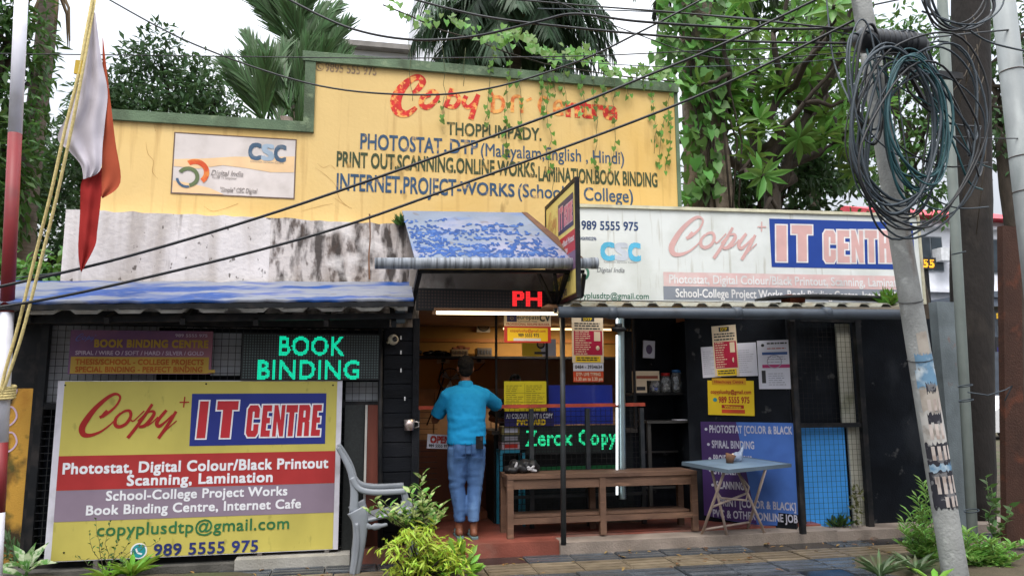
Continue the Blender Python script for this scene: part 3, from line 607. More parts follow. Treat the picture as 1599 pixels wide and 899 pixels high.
board = thing('signboard', 'large yellow signboard with red and mauve bands standing against the wire grille', 'signboard', ((bu0+bu1)/2, 7.04, bv0))
b = MB(); b.slab(PS, bu0, bv0, bu1, bv1, -.05, .0); b.build('frame', m_whiteframe, board)
shop_sign(board, PS, bu0+.052, bv0+.006, bu1-.045, bv1-.006, .002, ms)
for px, py in ((102, 601), (322, 599), (520, 601), (100, 862), (190, 862)): MB().ell(PS.P(*PS.uv(px, py), .004), (.008, .004, .008), 8, 4).build('screw', m_dark, board)
for px in (95, 400, 505):
    pass
for px in (150, 405, 510): u = PS.uv(px, 866)[0]; MB().box(u-.02, u+.02, 7.045, 7.085, .04, bv0+.05).build('support_leg', mat('leg_metal', (.2, .19, .18), .5, metal=.5, dirt=(.1, .05, .03)), board)
# ---- wire grille front on the left
gril = thing('wire_grille', 'black framed wire mesh front behind the yellow signboard with white boards inside', 'grille', (-1.4, 7.16, .05))
G = FP(7.16); z1 = 2.1
gu0, gu1 = G.uv(52, 700)[0], G.uv(604, 700)[0]
b = MB()
for px in (58, 602): u = G.uv(px, 700)[0]; b.box(u-.03, u+.03, 7.13, 7.19, .05, z1)
for py in (502, 632): v = G.uv(300, py)[1]; b.box(gu0+.03, gu1-.03, 7.135, 7.185, v-.025, v+.025)
b.box(gu0+.03, gu1-.03, 7.135, 7.185, .05, .1); b.box(gu0-.3, gu1, 7.05, 7.22, z1+.001, z1+.12)
b.build('frame', m_dark, gril)
b = MB()
x = gu0+.06
while x < gu1-.03: b.bar((x, 7.15, .1), (x, 7.15, z1), .0045); x += .062
z = .13
while z < z1: b.bar((gu0+.03, 7.144, z), (gu1-.03, 7.144, z), .0045); z += .062
b.build('wire_mesh', mat('wire_grey', (.035, .037, .04), .5, metal=.6), gril)
GB = FP(7.26); m_wb = mat('white_sheet', S(196, 200, 206), .7, var=.1, dirt=(.3, .3, .3), da=.5, ds=3)
for a in ((75, 508, 245, 628), (330, 520, 376, 586), (540, 596, 600, 628), (250, 868, 318, 895)): MB().slab(GB, *R(GB, *a), -.01, 0).build('white_board', m_wb, gril)
for a in ((86, 640, 92, 868), (92, 640, 140, 646)): MB().slab(GB, *R(GB, *a), -.01, .012).build('pale_batten', mat('pale_batten', S(150, 168, 166), .6), gril)
b = MB(); b.box(gu0, gu1, 7.3, 7.34, .05, z1).build('backing', m_blackwall, gril)
# ---- doorway side: brown post, black planks
DW = FP(7.1)
b = MB(); b.slab(DW, *R(DW, 572, 632, 592, 862), -.06, 0); dp = b.build('door_post', mat('brown_post', S(104, 52, 40), .6, var=.25, stretch=(3, 1, .4), dirt=(.03, .02, .02), da=.5))
tag(dp, 'brown wooden post beside the grey plastic chair', 'post')
b = MB(); b.slab(DW, *R(DW, 568, 632, 571.5, 862), -.06, .01); tag(b.build('edge_strip', mat('pale_strip', S(180, 176, 170), .6, dirt=(.2, .2, .2))), 'thin pale strip running down the brown wooden post', 'strip')
b = MB(); DM = FP(7.125); b.slab(DM, *R(DM, 536, 632, 567, 860), -.02, 0)
tag(b.build('screen_panel', mat('screen_dark', (.02, .023, .023), .6, var=.3, scale=60)), 'dark mesh screen panel between the yellow board and the brown post', 'screen')
b = MB(); v0, v1 = .1, 2.12; u0, u1 = DW.uv(598, 660)[0], DW.uv(644, 660)[0]; n = 15
for k in range(n): b.box(u0, u1, 7.1, 7.14, v0+(v1-v0)*k/n+.004, v0+(v1-v0)*(k+1)/n-.004, Matrix.Translation((0, random.uniform(-.003, .003), 0)))
b.box(u0-.01, u1, 7.142, 7.2, v0, v1); b.box(u1-.005, u1+.055, 7.07, 7.2, .1, 2.2)
plk = b.build('plank_wall', m_darkwood); tag(plk, 'narrow black boarded wall strip between the grille and the shop entrance', 'wall')
b = MB(); b.tube([(DW.uv(597, 660)[0], 7.05, .1), (DW.uv(594, 500)[0], 7.05, 2.1)], .022, 8); tag(b.build('steel_post', m_dark), 'black steel post ending the wire grille next to the black planks', 'post')
# small conduit clips and flecks on the black post
for py in (500, 527, 550, 578, 622): q = at(626 if py < 600 else 632, py, 7.065); tag(MB().box(q.x-.006, q.x+.006, 7.055, 7.068, q.z-.018, q.z+.018).build('cable_clip', mat('white_plastic', (.7, .7, .7), .4)), 'small white clip on the black boards beside the shop entrance', 'clip', 'white clips on the black door boards')
# CCTV camera
q = at(614, 530, 7.0); cc = thing('security_camera', 'small white dome security camera on the black boards by the entrance', 'camera', q)
b = MB(); b.ell(q, (.05, .055, .05), 16, 10); b.build('body', mat('cream_plastic', S(190, 180, 160), .4), cc)
b = MB(); b.tube([q+V((.012, -.048, 0)), q+V((.014, -.06, 0))], .024, 12); b.build('lens', mat('lens_black', (.01, .01, .012), .1), cc)
b = MB(); b.tube([q+V((-.03, .02, -.02)), q+V((-.05, .1, -.02))], .014, 8); b.build('bracket', mat('cream_plastic'), cc) if 0 else b.build('bracket', MATS['cream_plastic'], cc)
b = MB(); q = at(624, 494, 7.0); b.box(q.x-.05, q.x+.05, 7.0, 7.07, q.z-.06, q.z+.06); tag(b.build('junction_box', mat('grey_box', S(84, 96, 104), .5)), 'small grey junction box above the security camera', 'box')
# steel mug hung on the rail end
q = at(639, 663, 7.05); mug = thing('steel_mug', 'dented steel mug hanging on the black post by the red rail', 'mug', q)
b = MB(); b.tube([q+V((0, 0, -.05)), q+V((0, 0, .05)), q+V((0, 0, .05)), q+V((0, 0, -.04))], [.044, .05, .045, .04], 18); b.build('cup', mat('steel', (.55, .5, .48), .3, metal=.8, dirt=(.35, .15, .1), da=.5, ds=6), mug)
b = MB(); b.tube([q+V((.045, 0, .03)), q+V((.085, 0, .025)), q+V((.09, 0, -.015)), q+V((.047, 0, -.03))], .006, 8); b.build('handle', MATS['steel'], mug)
# ---- dim book binding banner behind the mesh top
G2 = FP(7.1); r = R(G2, 108, 516, 331, 584)
bb = thing('binding_sign', 'faded purple and yellow sign in the dark above the yellow signboard', 'sign', (r[0], 7.1, r[1]))
mp, my2, mo = mat('faded_purple', S(116, 80, 118), .6, var=.15, scale=2, dirt=S(170, 110, 110), da=.6, ds=1.5), mat('faded_yellow', S(184, 150, 62), .6, var=.1), mat('faded_orange', S(170, 88, 24), .6)
b = MB(); b.slab(G2, *r, -.02, 0); b.build('panel', mp, bb)
b = MB(); yr = R(G2, 110, 557, 326, 583); b.slab(G2, *yr, .001, .003); b.slab(G2, *R(G2, 322, 577, 336, 582), .004, .006); b.build('yellow_band', my2, bb)
b = MB(); b.m(my2).text(G2, 'BOOK BINDING CENTRE', 148, 542, 325, 531, .004, .05, 0, 1.1); b.m(mat('faded_white', S(200, 180, 200), .6)).text(G2, 'SPIRAL / WIRE O / SOFT / HARD / SILVER / GOLD', 118, 554, 318, 548, .004, .02); b.text(G2, '989 5555 975', 274, 526, 324, 521.5, .004, .02)
b.m(mat('faded_blue', S(110, 120, 190), .6)); u = G2.uv(118, 533); copy_script(b, G2, u[0], u[1], u[0]+.15, u[1]+.07, .004)
b.m(mo).text(G2, 'THESIS/SCHOOL - COLLEGE PROJECTS', 118, 569, 318, 561, .005, .04, 0, 1.05); b.text(G2, 'SPECIAL BINDING - PERFECT BINDING', 118, 580.5, 316, 572.5, .005, .04, 0, 1.05); b.build('lettering', None, bb)
# ---- LED matrix signs
def led_thing(name, label, pl, rect, rows, col, es, pitch, offcol, offpitch, th=.05):
    r = R(pl, *rect); c = pl.P((r[0]+r[2])/2, r[1]); t = thing(name, label, 'LED sign', c)
    b = MB(); b.slab(pl, *r, -th, 0); b.build('case', mat('led_black', (.012, .014, .015), .45, var=.2), t)
    b = MB(); h = offpitch*.3
    for x in np.arange(r[0]+offpitch, r[2]-offpitch/2, offpitch):
        for y in np.arange(r[1]+offpitch, r[3]-offpitch/2, offpitch): b.rect(pl, x-h, y-h, x+h, y+h, .001)
    b.build('unlit_matrix', mat(rows[0][0]+'_off', offcol, .4), t)
    b = MB()
    for rw in rows: led(b, pl, rw[0], *rw[1:5], pitch, .003, *rw[5:])
    b.build('lit_letters', mat(rows[0][0]+'_lit', tuple(x*.3 for x in col), .4, emit=col, es=es), t)
    return t
led_thing('led_board', 'black LED board in the grille spelling BOOK BINDING in glowing green', FP(7.02), (377, 521, 592, 593), [('BOOK', 436, 554, 539, 526, .02), ('BINDING', 402, 591, 561, 563, .02)], (.0, .9, .5), .5, .0118, (.07, .1, .1), .0236)
led_thing('led_strip_sign', 'brown LED strip board over the entrance with red letters PH', FP(6.98), (650, 452, 880, 486), [('PH', 800, 477, 846, 456, .045)], (1., .025, .03), .75, .0148, (.055, .035, .03), .03)
# ---- white faded board on the right roof
wl, wr = at(905, 400, 7.36), at(1395, 400, 7.12)
PW = Plane((wl.x, wl.y, 0), (wr-wl)*V((1, 1, 0)))
wb0, wv0, wb1, wv1 = R(PW, 872, 330, 1436, 470)
wv1 = PW.uv(1150, 331)[1]; wv0 = PW.uv(1150, 471)[1]
wb = thing('billboard', 'long faded white signboard with pink and blue lettering above the poster recess', 'signboard', PW.P((wb0+wb1)/2, wv0))
b = MB(); b.slab(PW, wb0, wv0, wb1, wv1, -.16, 0); b.build('sign_face', mat('flex_white', S(226, 230, 228), .5, var=.04, scale=2, dirt=[(S(200, 204, 198), .6, 2.2, .45, .65, (1, 1, 1)), (S(170, 166, 150), .5, 5, .6, .7, (3, 1, .3))]), wb)
b = MB(); b.slab(PW, wb0-.02, wv1+.001, wb1+.02, wv1+.035, -.18, .02); b.slab(PW, wb1+.001, wv0, wb1+.03, wv1, -.17, .012); b.build('frame', mat('frame_cream', S(208, 204, 178), .6, dirt=(.3, .26, .2), da=.6, ds=4), wb)
mpk, mpb, mpw, mgr = mat('faded_pink', S(222, 188, 186), .5, var=.08, dirt=S(226, 220, 216), da=.4, ds=9), mat('flex_blue', S(30, 66, 150), .45, var=.06), mat('flex_white2', S(228, 226, 226), .5), mat('flex_grey', S(138, 144, 154), .5, var=.06)
mpk2 = mat('faded_pink_letter', S(214, 172, 168), .5, var=.08)
b = MB(); b.m(mpk).rect(PW, *R(PW, 1036, 428, 1428, 449.5), .002); b.m(mgr).rect(PW, *R(PW, 1036, 449.8, 1428, 470), .002); b.m(mpb).rect(PW, *R(PW, 1203, 344.5, 1427, 419), .002); b.build('colour_band', None, wb)
b = MB(); c0, c1 = PW.uv(1045, 404), PW.uv(1180, 341); b.m(mpk2); copy_script(b, PW, c0[0], c0[1], c1[0], c1[1], .004); b.build('script_lettering', None, wb)
b = MB()
for k, (ch, x0, x1, yb, yt) in enumerate([('I', 1212, 1228, 408, 352), ('T', 1236, 1268, 408, 352)]+[(ch, 1286+21.6*i, 1304.5+21.6*i, 410, 360) for i, ch in enumerate('CENTRE')]):
    u = R(PW, x0, yt, x1, yb); b.m(mpw); block(b, PW, ch, *u, .0035+(k % 2)*.0004, .016); b.m(mpk2); block(b, PW, ch, *u, .005)
b.build('block_lettering', None, wb)
b = MB(); b.m(mpw).text(PW, 'Photostat, Digital Colour/Black Printout, Scanning, Lamination', 1045, 445, 1417, 432, .0045, .022); b.text(PW, 'School-College Project Works, Book Binding Centre, Internet Cafe', 1055, 466, 1414, 453.5, .0045, .022)
b.m(mat('flex_navy', S(36, 64, 112), .5)).text(PW, '989 5555 975', 908, 359, 996, 346, .003, .018); b.text(PW, '34569002296', 905, 375, 931, 370, .003, .015)
b.m(mat('flex_green', S(58, 112, 92), .5)).text(PW, 'copyplusdtp@gmail.com', 893, 466, 1013, 457, .003, .008)
b.m(mat('csc_blue', S(92, 184, 220), .5)).text(PW, 'C', 939, 405, 958, 380, .003, .06); b.text(PW, 'C', 982, 406, 999, 381, .003, .06)
b.m(mat('csc_grey', S(196, 202, 212), .5)).text(PW, 'S', 962, 405, 979, 381, .003, .06)
b.m(mat('flex_darkgrey', S(120, 124, 128), .5)).text(PW, 'Digital India', 932, 425, 975, 418, .003, .005, .25); b.text(PW, 'Common Services Centre', 943, 410.5, 994, 408, .003, 0.)
b.m(MATS['flex_green']); c = PW.uv(908, 426); b.disc(PW, *c, .085, .003, 16, r0=.06, a0=-90, a1=80); b.build('lettering', None, wb)
# ---- projecting double sided sign
PJ = Plane((1.87, 7.4, 0), (0, -1, 0))
top = at(905, 276, 6.26).z; pw = 1.14
pj = thing('projecting_sign', 'weathered yellow sign projecting edge on from the wall above the entrance canopy', 'sign', (1.87, 6.9, top-1.06))
b = MB(); b.slab(PJ, .035, top-1.06, pw-.035, top-.04, -.028, 0); b.build('panel', mat('proj_core', S(190, 170, 80), .6, dirt=(.2, .18, .1)), pj)
b = MB(); b.slab(PJ, 0, top-.039, pw, top, -.032, .008); b.slab(PJ, 0, top-1.1, pw, top-1.061, -.032, .008); b.slab(PJ, 0, top-1.06, .034, top-.04, -.032, .008); b.slab(PJ, pw-.034, top-1.06, pw, top-.04, -.032, .008); b.build('frame', m_dark, pj)
ms2 = sign_mats('proj_', S(226, 206, 120), S(186, 44, 44), S(120, 92, 120), S(48, 44, 84), S(196, 96, 120), S(226, 206, 206), S(60, 100, 60), S(50, 50, 100), S(200, 140, 90))
shop_sign(pj, PJ, .04, top-1.05, pw-.04, top-.045, .003, ms2)
# ---- tube light over the entrance
tl = thing('tube_light', 'glowing warm white fluorescent tube over the shop entrance', 'light', at(778, 489, 6.95))
p, q = at(681, 488, 6.95), at(872, 489.5, 6.95)
b = MB(); b.tube([p, q], .016, 10); b.build('tube', mat('tube_glow', (.9, .85, .75), .4, emit=(1, .8, .5), es=4.), tl)
b = MB(); b.bar(p-V((.02, 0, -.028)), q+V((.02, 0, .028)), .045, .03); b.bar(q, q+V((.035, 0, 0)), .04); b.bar(p, p-V((.035, 0, 0)), .04); b.build('batten', mat('batten_tan', S(150, 110, 76), .5), tl)
al = bpy.data.lights.new('tube_lamp', 'AREA'); al.shape = 'RECTANGLE'; al.size = q.x-p.x; al.size_y = .03; al.energy = 2.2; al.color = (1, .78, .48)
ao = bpy.data.objects.new('tube_lamp', al); C.objects.link(ao); ao.location = V(((p.x+q.x)/2, 6.95, p.z-.03))-tl.location; ao.parent = tl
tl2 = thing('tube_light', 'short strip of a lit orange tube under the dark gutter', 'light', at(1080, 491, 6.9))
p, q = at(1036, 491, 6.9), at(1110, 491.5, 6.9); b = MB(); b.tube([p, q], .011, 8); b.build('tube', mat('tube_glow2', (.8, .6, .4), .4, emit=(1, .55, .25), es=1.6), tl2)
b = MB(); b.bar(p+V((-.02, 0, .024)), q+V((.02, 0, .024)), .04, .025); b.build('batten', m_dark, tl2)
# ================================================================ INSIDE THE SHOP AND THE RECESS
m_paper = mat('paper_white', S(214, 214, 226), .6, var=.04); m_cream = mat('paper_cream', S(226, 206, 176), .6, var=.05); m_pred_ = mat('poster_red', S(176, 26, 62), .5, var=.06)
m_pyel = mat('poster_yellow', S(236, 200, 30), .5, var=.05); m_ink = mat('ink', (.03, .03, .035), .6); m_inkred = mat('ink_red', S(170, 40, 30), .6); m_inkgrey = mat('ink_grey', S(150, 150, 165), .6); m_navy = mat('poster_navy', S(34, 30, 90), .5); m_orange = mat('poster_orange', S(206, 74, 34), .5)
m_porange = mat('poster_frame', S(190, 52, 44), .5)
def sheet(name, label, pl, rect, mt, th=.004, tilt=0., d=.004, cat='poster', group=None):
    """a paper or board on a surface: returns (thing, sub-plane in its own tilted axes, half size)"""
    r = R(pl, *rect); c = pl.P((r[0]+r[2])/2, (r[1]+r[3])/2, d); a = rad(tilt); u = pl.u*math.cos(a)+pl.v*math.sin(a); v = pl.v*math.cos(a)-pl.u*math.sin(a)
    sp = Plane(c, u, v); w, h = (r[2]-r[0])/2, (r[3]-r[1])/2
    t = thing(name, label, cat, c, group); b = MB(); b.slab(sp, -w, -h, w, h, -th, 0); b.build('sheet', mt, t)
    return t, sp, w, h
def F_text(b, sp, w, h, st, x0, yb, x1, yt, off=.02, d=.0025, shear=0): b.text(sp, st, -w+2*w*x0, -h+2*h*yb, -w+2*w*x1, -h+2*h*yt, d, off, shear, 1.05, False)
def F_rect(b, sp, w, h, x0, y0, x1, y1, d=.001): b.rect(sp, -w+2*w*x0, -h+2*h*y0, -w+2*w*x1, -h+2*h*y1, d)
def F_lines(b, sp, w, h, x0, x1, ys, th, rng, d=.0018, ragged=.3):
    for y in ys:
        x = x0; e = x1-(x1-x0)*ragged*rng.random()
        while x < e-.01: L_ = min(rng.uniform(.05, .16), e-x); F_rect(b, sp, w, h, x, y, x+L_, y+th, d); x += L_+.022
rp = np.random.default_rng(5)
HG = FP(7.3)
# hanging posters in the doorway
t, sp, w, h = sheet('cv_poster', 'cream and red hanging card about CVs just under the tube light', HG, (787, 489, 860, 535), m_cream)
b = MB(); b.m(m_porange); F_rect(b, sp, w, h, 0, 0, 1, .56, .001); b.m(m_pyel); F_rect(b, sp, w, h, .07, .06, .93, .5, .002); b.m(m_paper); F_rect(b, sp, w, h, .2, .06, .78, .15, .003); b.m(m_navy); F_rect(b, sp, w, h, .06, .7, .27, .95, .001); b.build('colour_band', None, t)
b = MB(); b.m(m_ink); F_text(b, sp, w, h, 'europass', .28, .8, .74, .94, .02); F_text(b, sp, w, h, 'CV', .76, .74, .98, .96, .04); F_text(b, sp, w, h, 'Curriculum Vitae', .29, .7, .7, .76, .0); b.m(m_inkred); F_text(b, sp, w, h, 'PROFESSIONAL RESUME BUILDER', .05, .59, .97, .66, .02); F_text(b, sp, w, h, 'copyplusdtp@gmail.com', .13, .36, .88, .45, .02); b.m(m_ink); F_text(b, sp, w, h, '989 5555 975', .3, .2, .74, .31, .03)
b.m(m_pyel)
for k in range(8): b.disc(sp, -w+2*w*.165+w*.06*math.cos(k*.785), h*.65+w*.06*math.sin(k*.785), w*.012, .002, 5)
b.build('lettering', None, t)
def dtp(name, label, pl, rect, tilt=0., d=.004):
    t, sp, w, h = sheet(name, label, pl, rect, m_cream, tilt=tilt, d=d)
    b = MB(); b.m(m_pred_); F_rect(b, sp, w, h, .06, .16, .96, .68); b.m(m_pyel); F_rect(b, sp, w, h, .1, .01, .9, .14); b.m(m_ink); F_rect(b, sp, w, h, .3, .88, .72, .97); b.m(m_cream); F_rect(b, sp, w, h, .7, .46, .9, .66, .002); b.ell(sp.P(.62*w, -.38*h, .002), (.12*w, .002, .1*h), 10, 6); b.build('colour_band', None, t)
    b = MB(); b.m(m_pyel); F_text(b, sp, w, h, 'DTP', .38, .895, .64, .955, .03, .003); b.m(m_ink); F_lines(b, sp, w, h, .08, .95, (.82, .77, .71), .028, rp, ragged=.1); b.m(m_cream); F_lines(b, sp, w, h, .1, .62, [.18+.047*k for k in range(11)], .018, rp, ragged=.4); b.m(m_ink); F_lines(b, sp, w, h, .14, .86, (.045, .09), .025, rp, ragged=.1); b.build('printed_lines', None, t)
dtp('typing_poster', 'red and cream typing price poster hanging between the grey post and the silver tube', HG, (893, 493, 942, 566))
t, sp, w, h = sheet('paper_strip', 'white paper strip with a handwritten phone number under the hanging red poster', HG, (895, 566.5, 942, 579), m_paper, d=.006, cat='notice'); b = MB(); F_text(b, sp, w, h, '0484 - 3934634', .06, .3, .95, .72, .02); b.build('lettering', m_ink, t)
t, sp, w, h = sheet('orange_notice', 'orange strip giving typing hours hung beneath the white number strip', HG, (895, 579.5, 942, 596), m_orange, d=.006, cat='notice'); b = MB(); F_text(b, sp, w, h, 'DTP- LIVE TYPING', .1, .58, .9, .88, .03); F_text(b, sp, w, h, '11.30 am to 3.30 pm', .04, .12, .97, .44, .03); b.build('lettering', m_cream, t)
# price list, PVC card sign, open sign, tiger-free plain emblem poster
CT = FP(7.72)
t, sp, w, h = sheet('price_list', 'bright yellow price list sheet standing at the customer elbow behind the red rail', CT, (787, 595, 853, 642), mat('list_yellow', S(218, 208, 40), .6, var=.06))
b = MB(); b.m(mat('ink_olive', S(120, 110, 30), .7))
F_lines(b, sp, w, h, .05, .46, [.1+.062*k for k in range(13)], .018, rp, ragged=.5); F_lines(b, sp, w, h, .52, .95, [.1+.062*k for k in range(13)], .018, rp, ragged=.5); F_rect(b, sp, w, h, .485, .08, .492, .92); F_rect(b, sp, w, h, .03, .3, .97, .31); F_rect(b, sp, w, h, .03, .6, .97, .61); b.build('printed_lines', None, t)
t, sp, w, h = sheet('card_sign', 'navy sign for PVC cards below the yellow price list', CT, (788, 643, 865, 665), m_navy, cat='sign')
b = MB(); b.m(m_paper); F_text(b, sp, w, h, 'A3 COLOUR PRINT & COPY', .03, .58, .97, .88, .05); b.m(m_pyel); F_text(b, sp, w, h, 'PVC CARD', .25, .1, .82, .46, .06); b.build('lettering', None, t)
t, sp, w, h = sheet('open_sign', 'small white card with red letters hung on the black grille beside the customer', FP(7.6), (667, 678, 704, 700), m_paper, tilt=-3, cat='sign')
b = MB(); b.m(m_inkred); F_text(b, sp, w, h, 'OPEN', .14, .42, .95, .86, .07); b.m(m_ink); F_text(b, sp, w, h, '989 5555 975', .08, .1, .93, .3, .03); b.build('lettering', None, t)
BK = FP(7.95)
t, sp, w, h = sheet('emblem_poster', 'half yellow half white poster with a dark round emblem hanging behind the CV card', BK, (815, 529, 868, 556), m_paper)
b = MB(); b.m(m_pyel); b.poly(sp, [(-w, -h), (.2*w, -h), (-.05*w, h), (-w, h)], .001); b.m(m_ink).disc(sp, .1*w, .35*h, h*.5, .002, 20); b.m(mat('emblem_tan', S(190, 150, 100), .6)).disc(sp, .1*w, .38*h, h*.33, .003, 16); b.m(m_ink); F_rect(b, sp, w, h, .36, .12, .76, .26, .002); b.build('emblem', None, t)
# wall clock, shelf and things on it
CK = FP(10.3); c = CK.uv(755, 508); t = thing('wall_clock', 'square white wall clock high on the ochre back wall', 'clock', CK.P(*c)); hw = .095
b = MB(); b.slab(CK, c[0]-hw, c[1]-hw, c[0]+hw, c[1]+hw, -.05, 0); b.build('case', mat('clock_white', S(190, 180, 160), .5), t)
b = MB(); b.disc(CK, *c, hw*.85, .003, 28); b.build('dial', mat('clock_dial', S(120, 106, 84), .3), t)
b = MB(); b.disc(CK, *c, hw*.9, .006, 28, r0=hw*.78); b.ribbon(CK, [c, (c[0]+.03, c[1]-.02)], .01, .006); b.ribbon(CK, [c, (c[0]-.01, c[1]+.055)], .007, .0065); b.build('hand', m_ink, t)
SZ = CK.uv(700, 557)[1]
tag(MB().box(.5, 4.3, 10.02, 10.36, SZ-.03, SZ).build('wall_shelf', m_darkwood), 'long dark shelf across the back wall of the shop below the clock', 'shelf')
def boxy(name, label, cat, px0, px1, py0, Y, mt, trim=None, dep=.22, base=None):
    x0, x1 = at(px0, 550, Y).x, at(px1, 550, Y).x; z0 = base if base is not None else SZ+.001; z1 = at((px0+px1)/2, py0, Y).z
    t = thing(name, label, cat, ((x0+x1)/2, Y, z0)); b = MB(); b.box(x0, x1, Y, Y+dep, z0, z1); b.build('body', mt, t)
    if trim:
        b = MB()
        n = 5
        for k in range(n): b.box(x0+(x1-x0)*(k+.2)/n, x0+(x1-x0)*(k+.8)/n, Y-.006, Y-.001, z0+(z1-z0)*.25, z0+(z1-z0)*.75)
        b.build('front_panel', trim, t)
    return t
boxy('power_box', 'cream switch unit with a row of sockets under the brown packets', 'electrical unit', 705, 731, 545, 10.05, mat('unit_cream', S(150, 128, 100), .5), mat('socket_grey', S(90, 76, 62), .5))
boxy('stabilizer', 'dark meter unit on the shelf below the clock', 'electrical unit', 745, 768, 543, 10.05, mat('unit_grey', S(90, 80, 70), .4, metal=.3), m_ink)
b = MB()
for k in range(16): b.ell((at(random.uniform(650, 704), 550, 10.15).x, 10.15+random.uniform(-.05, .08), SZ+.03+random.uniform(0, .03)), (random.uniform(.03, .09), .06, .03), 8, 5)
tag(b.build('cable_heap', m_dark), 'heap of dark cables on the back shelf beside the cream switch unit', 'cables')
b = MB(); 
for k in range(3): tag(MB().box(*(lambda x: (x, x+.09))(at(707+k*8, 550, 10.1).x), 10.06, 10.26, at(720, 545, 10.05).z+.002, at(720, 545, 10.05).z+.03+.02*(k % 2)).build('packet', mat('box_tan', S(140, 80, 50), .7)), 'brown packet lying on top of the cream switch unit', 'packet', 'brown packets on the switch unit')
for nm, px, lb in (('socket_board', 690, 'brown socket board with a black plug above the trailing black wires'), ('socket_board', 745, 'cream socket board under the back shelf with a thin wire sagging from it')):
    r = R(FP(10.35), px-8, 559, px+12, 567); t = thing(nm, lb, 'socket', (r[0], 10.35, r[1])); P_ = FP(10.35); b = MB(); b.slab(P_, *r, 0, .03); b.build('plate', MATS['unit_cream'], t)
    b = MB(); b.disc(P_, r[0]+.08, (r[1]+r[3])/2, .022, .032, 12); b.disc(P_, r[2]-.08, (r[1]+r[3])/2, .022, .032, 12); b.build('socket_hole', m_ink, t)
b = MB(); k0 = at(690, 566, 10.32)
b.tube([k0, k0+V((.03, -.02, -.2)), k0+V((-.06, 0, -.5)), k0+V((-.2, -.02, -.85))], .01, 6); b.tube([k0+V((.02, 0, 0)), k0+V((-.05, -.01, -.25)), k0+V((.14, 0, -.6))], .008, 6)
tag(b.build('hanging_wire', m_dark), 'black wires trailing down the brown back boards behind the customer', 'wire')
k0 = at(757, 566, 10.32); tag(MB().tube([k0, k0+V((-.1, -.02, -.1)), k0+V((-.3, -.02, -.16)), k0+V((-.5, -.02, -.2))], .007, 6).build('hanging_wire', m_dark), 'thin black wire sagging from the cream socket board', 'wire')
# wall fan on the back boards
q = at(703, 592, 10.2); t = thing('wall_fan', 'small dark wall fan beside the customer head', 'fan', q); b = MB(); b.tube([q+V((.15*math.cos(a), -.02, .15*math.sin(a))) for a in np.linspace(0, 2*math.pi, 20, endpoint=False)], .008, 6, closed=True)
for a in np.linspace(0, math.pi, 6, endpoint=False): b.bar(q+V((.15*math.cos(a), -.03, .15*math.sin(a))), q-V((.15*math.cos(a), .03, .15*math.sin(a))), .004)
b.build('cage', m_dark, t); b = MB()
for a in (0, 2.1, 4.2): b.add([q+V((0, -.015, 0)), q+V((.13*math.cos(a), -.02, .13*math.sin(a))), q+V((.13*math.cos(a+.8), -.005, .13*math.sin(a+.8)))], [(0, 1, 2)])
b.build('blade', mat('fan_grey', (.2, .19, .18), .4), t)
# second tube far inside
t = thing('tube_light', 'dim warm tube light far inside the shop behind the grey post', 'light', at(870, 514, 9.9)); p, q = at(786, 513, 9.9), at(957, 514.5, 9.9); b = MB(); b.tube([p, q], .014, 8); b.build('tube', mat('tube_glow3', (.9, .8, .6), .4, emit=(1, .62, .28), es=2.2), t)
al = bpy.data.lights.new('inner_lamp', 'AREA'); al.shape = 'RECTANGLE'; al.size = 1.6; al.size_y = .05; al.energy = 16; al.color = (1, .84, .62)
ao = bpy.data.objects.new('inner_lamp', al); C.objects.link(ao); ao.location = V((2.6, 9.85, 2.3))-t.location; ao.rotation_euler = (rad(12), 0, 0); ao.parent = t
# red rail and its black grille
RL = FP(7.62); p, q = at(650, 636.5, 7.62), at(1006, 631, 7.62)
rt = thing('counter_rail', 'red painted rail on black posts with a black wire grille below it', 'rail', (p.x, 7.62, .12))
b = MB(); b.bar(p, q, .05, .035); b.build('rail', mat('rail_red', S(196, 84, 62), .5, var=.15, dirt=S(110, 60, 50), da=.5, ds=8), rt)
zr = p.z-.02; mpg = mat('post_grey', (.035, .042, .048), .45, metal=.3, dirt=(.1, .1, .1), da=.4, ds=7)
for px in (651, 830, 918, 1003): x = at(px, 700, 7.62).x; MB().box(x-.022, x+.022, 7.6, 7.645, .125, zr).build('post', mpg, rt)
b = MB()
b.box(p.x, at(700, 700, 7.62).x-.2, 7.605, 7.635, .3, .33); b.box(at(780, 700, 7.62).x, q.x, 7.605, 7.635, .42, .45)
b.build('lower_bar', mpg, rt)
b = MB()
for z in np.arange(.2, zr, .055): b.bar((at(780, 700, 7.62).x, 7.63, z), (q.x, 7.63, z), .005)
for z in np.arange(.2, zr, .055): b.bar((p.x, 7.63, z), (at(683, 700, 7.62).x, 7.63, z), .005)
for x in np.arange(at(780, 700, 7.62).x, q.x, .055): b.bar((x, 7.636, .2), (x, 7.636, zr), .004)
b.build('wire_mesh', m_dark, rt)
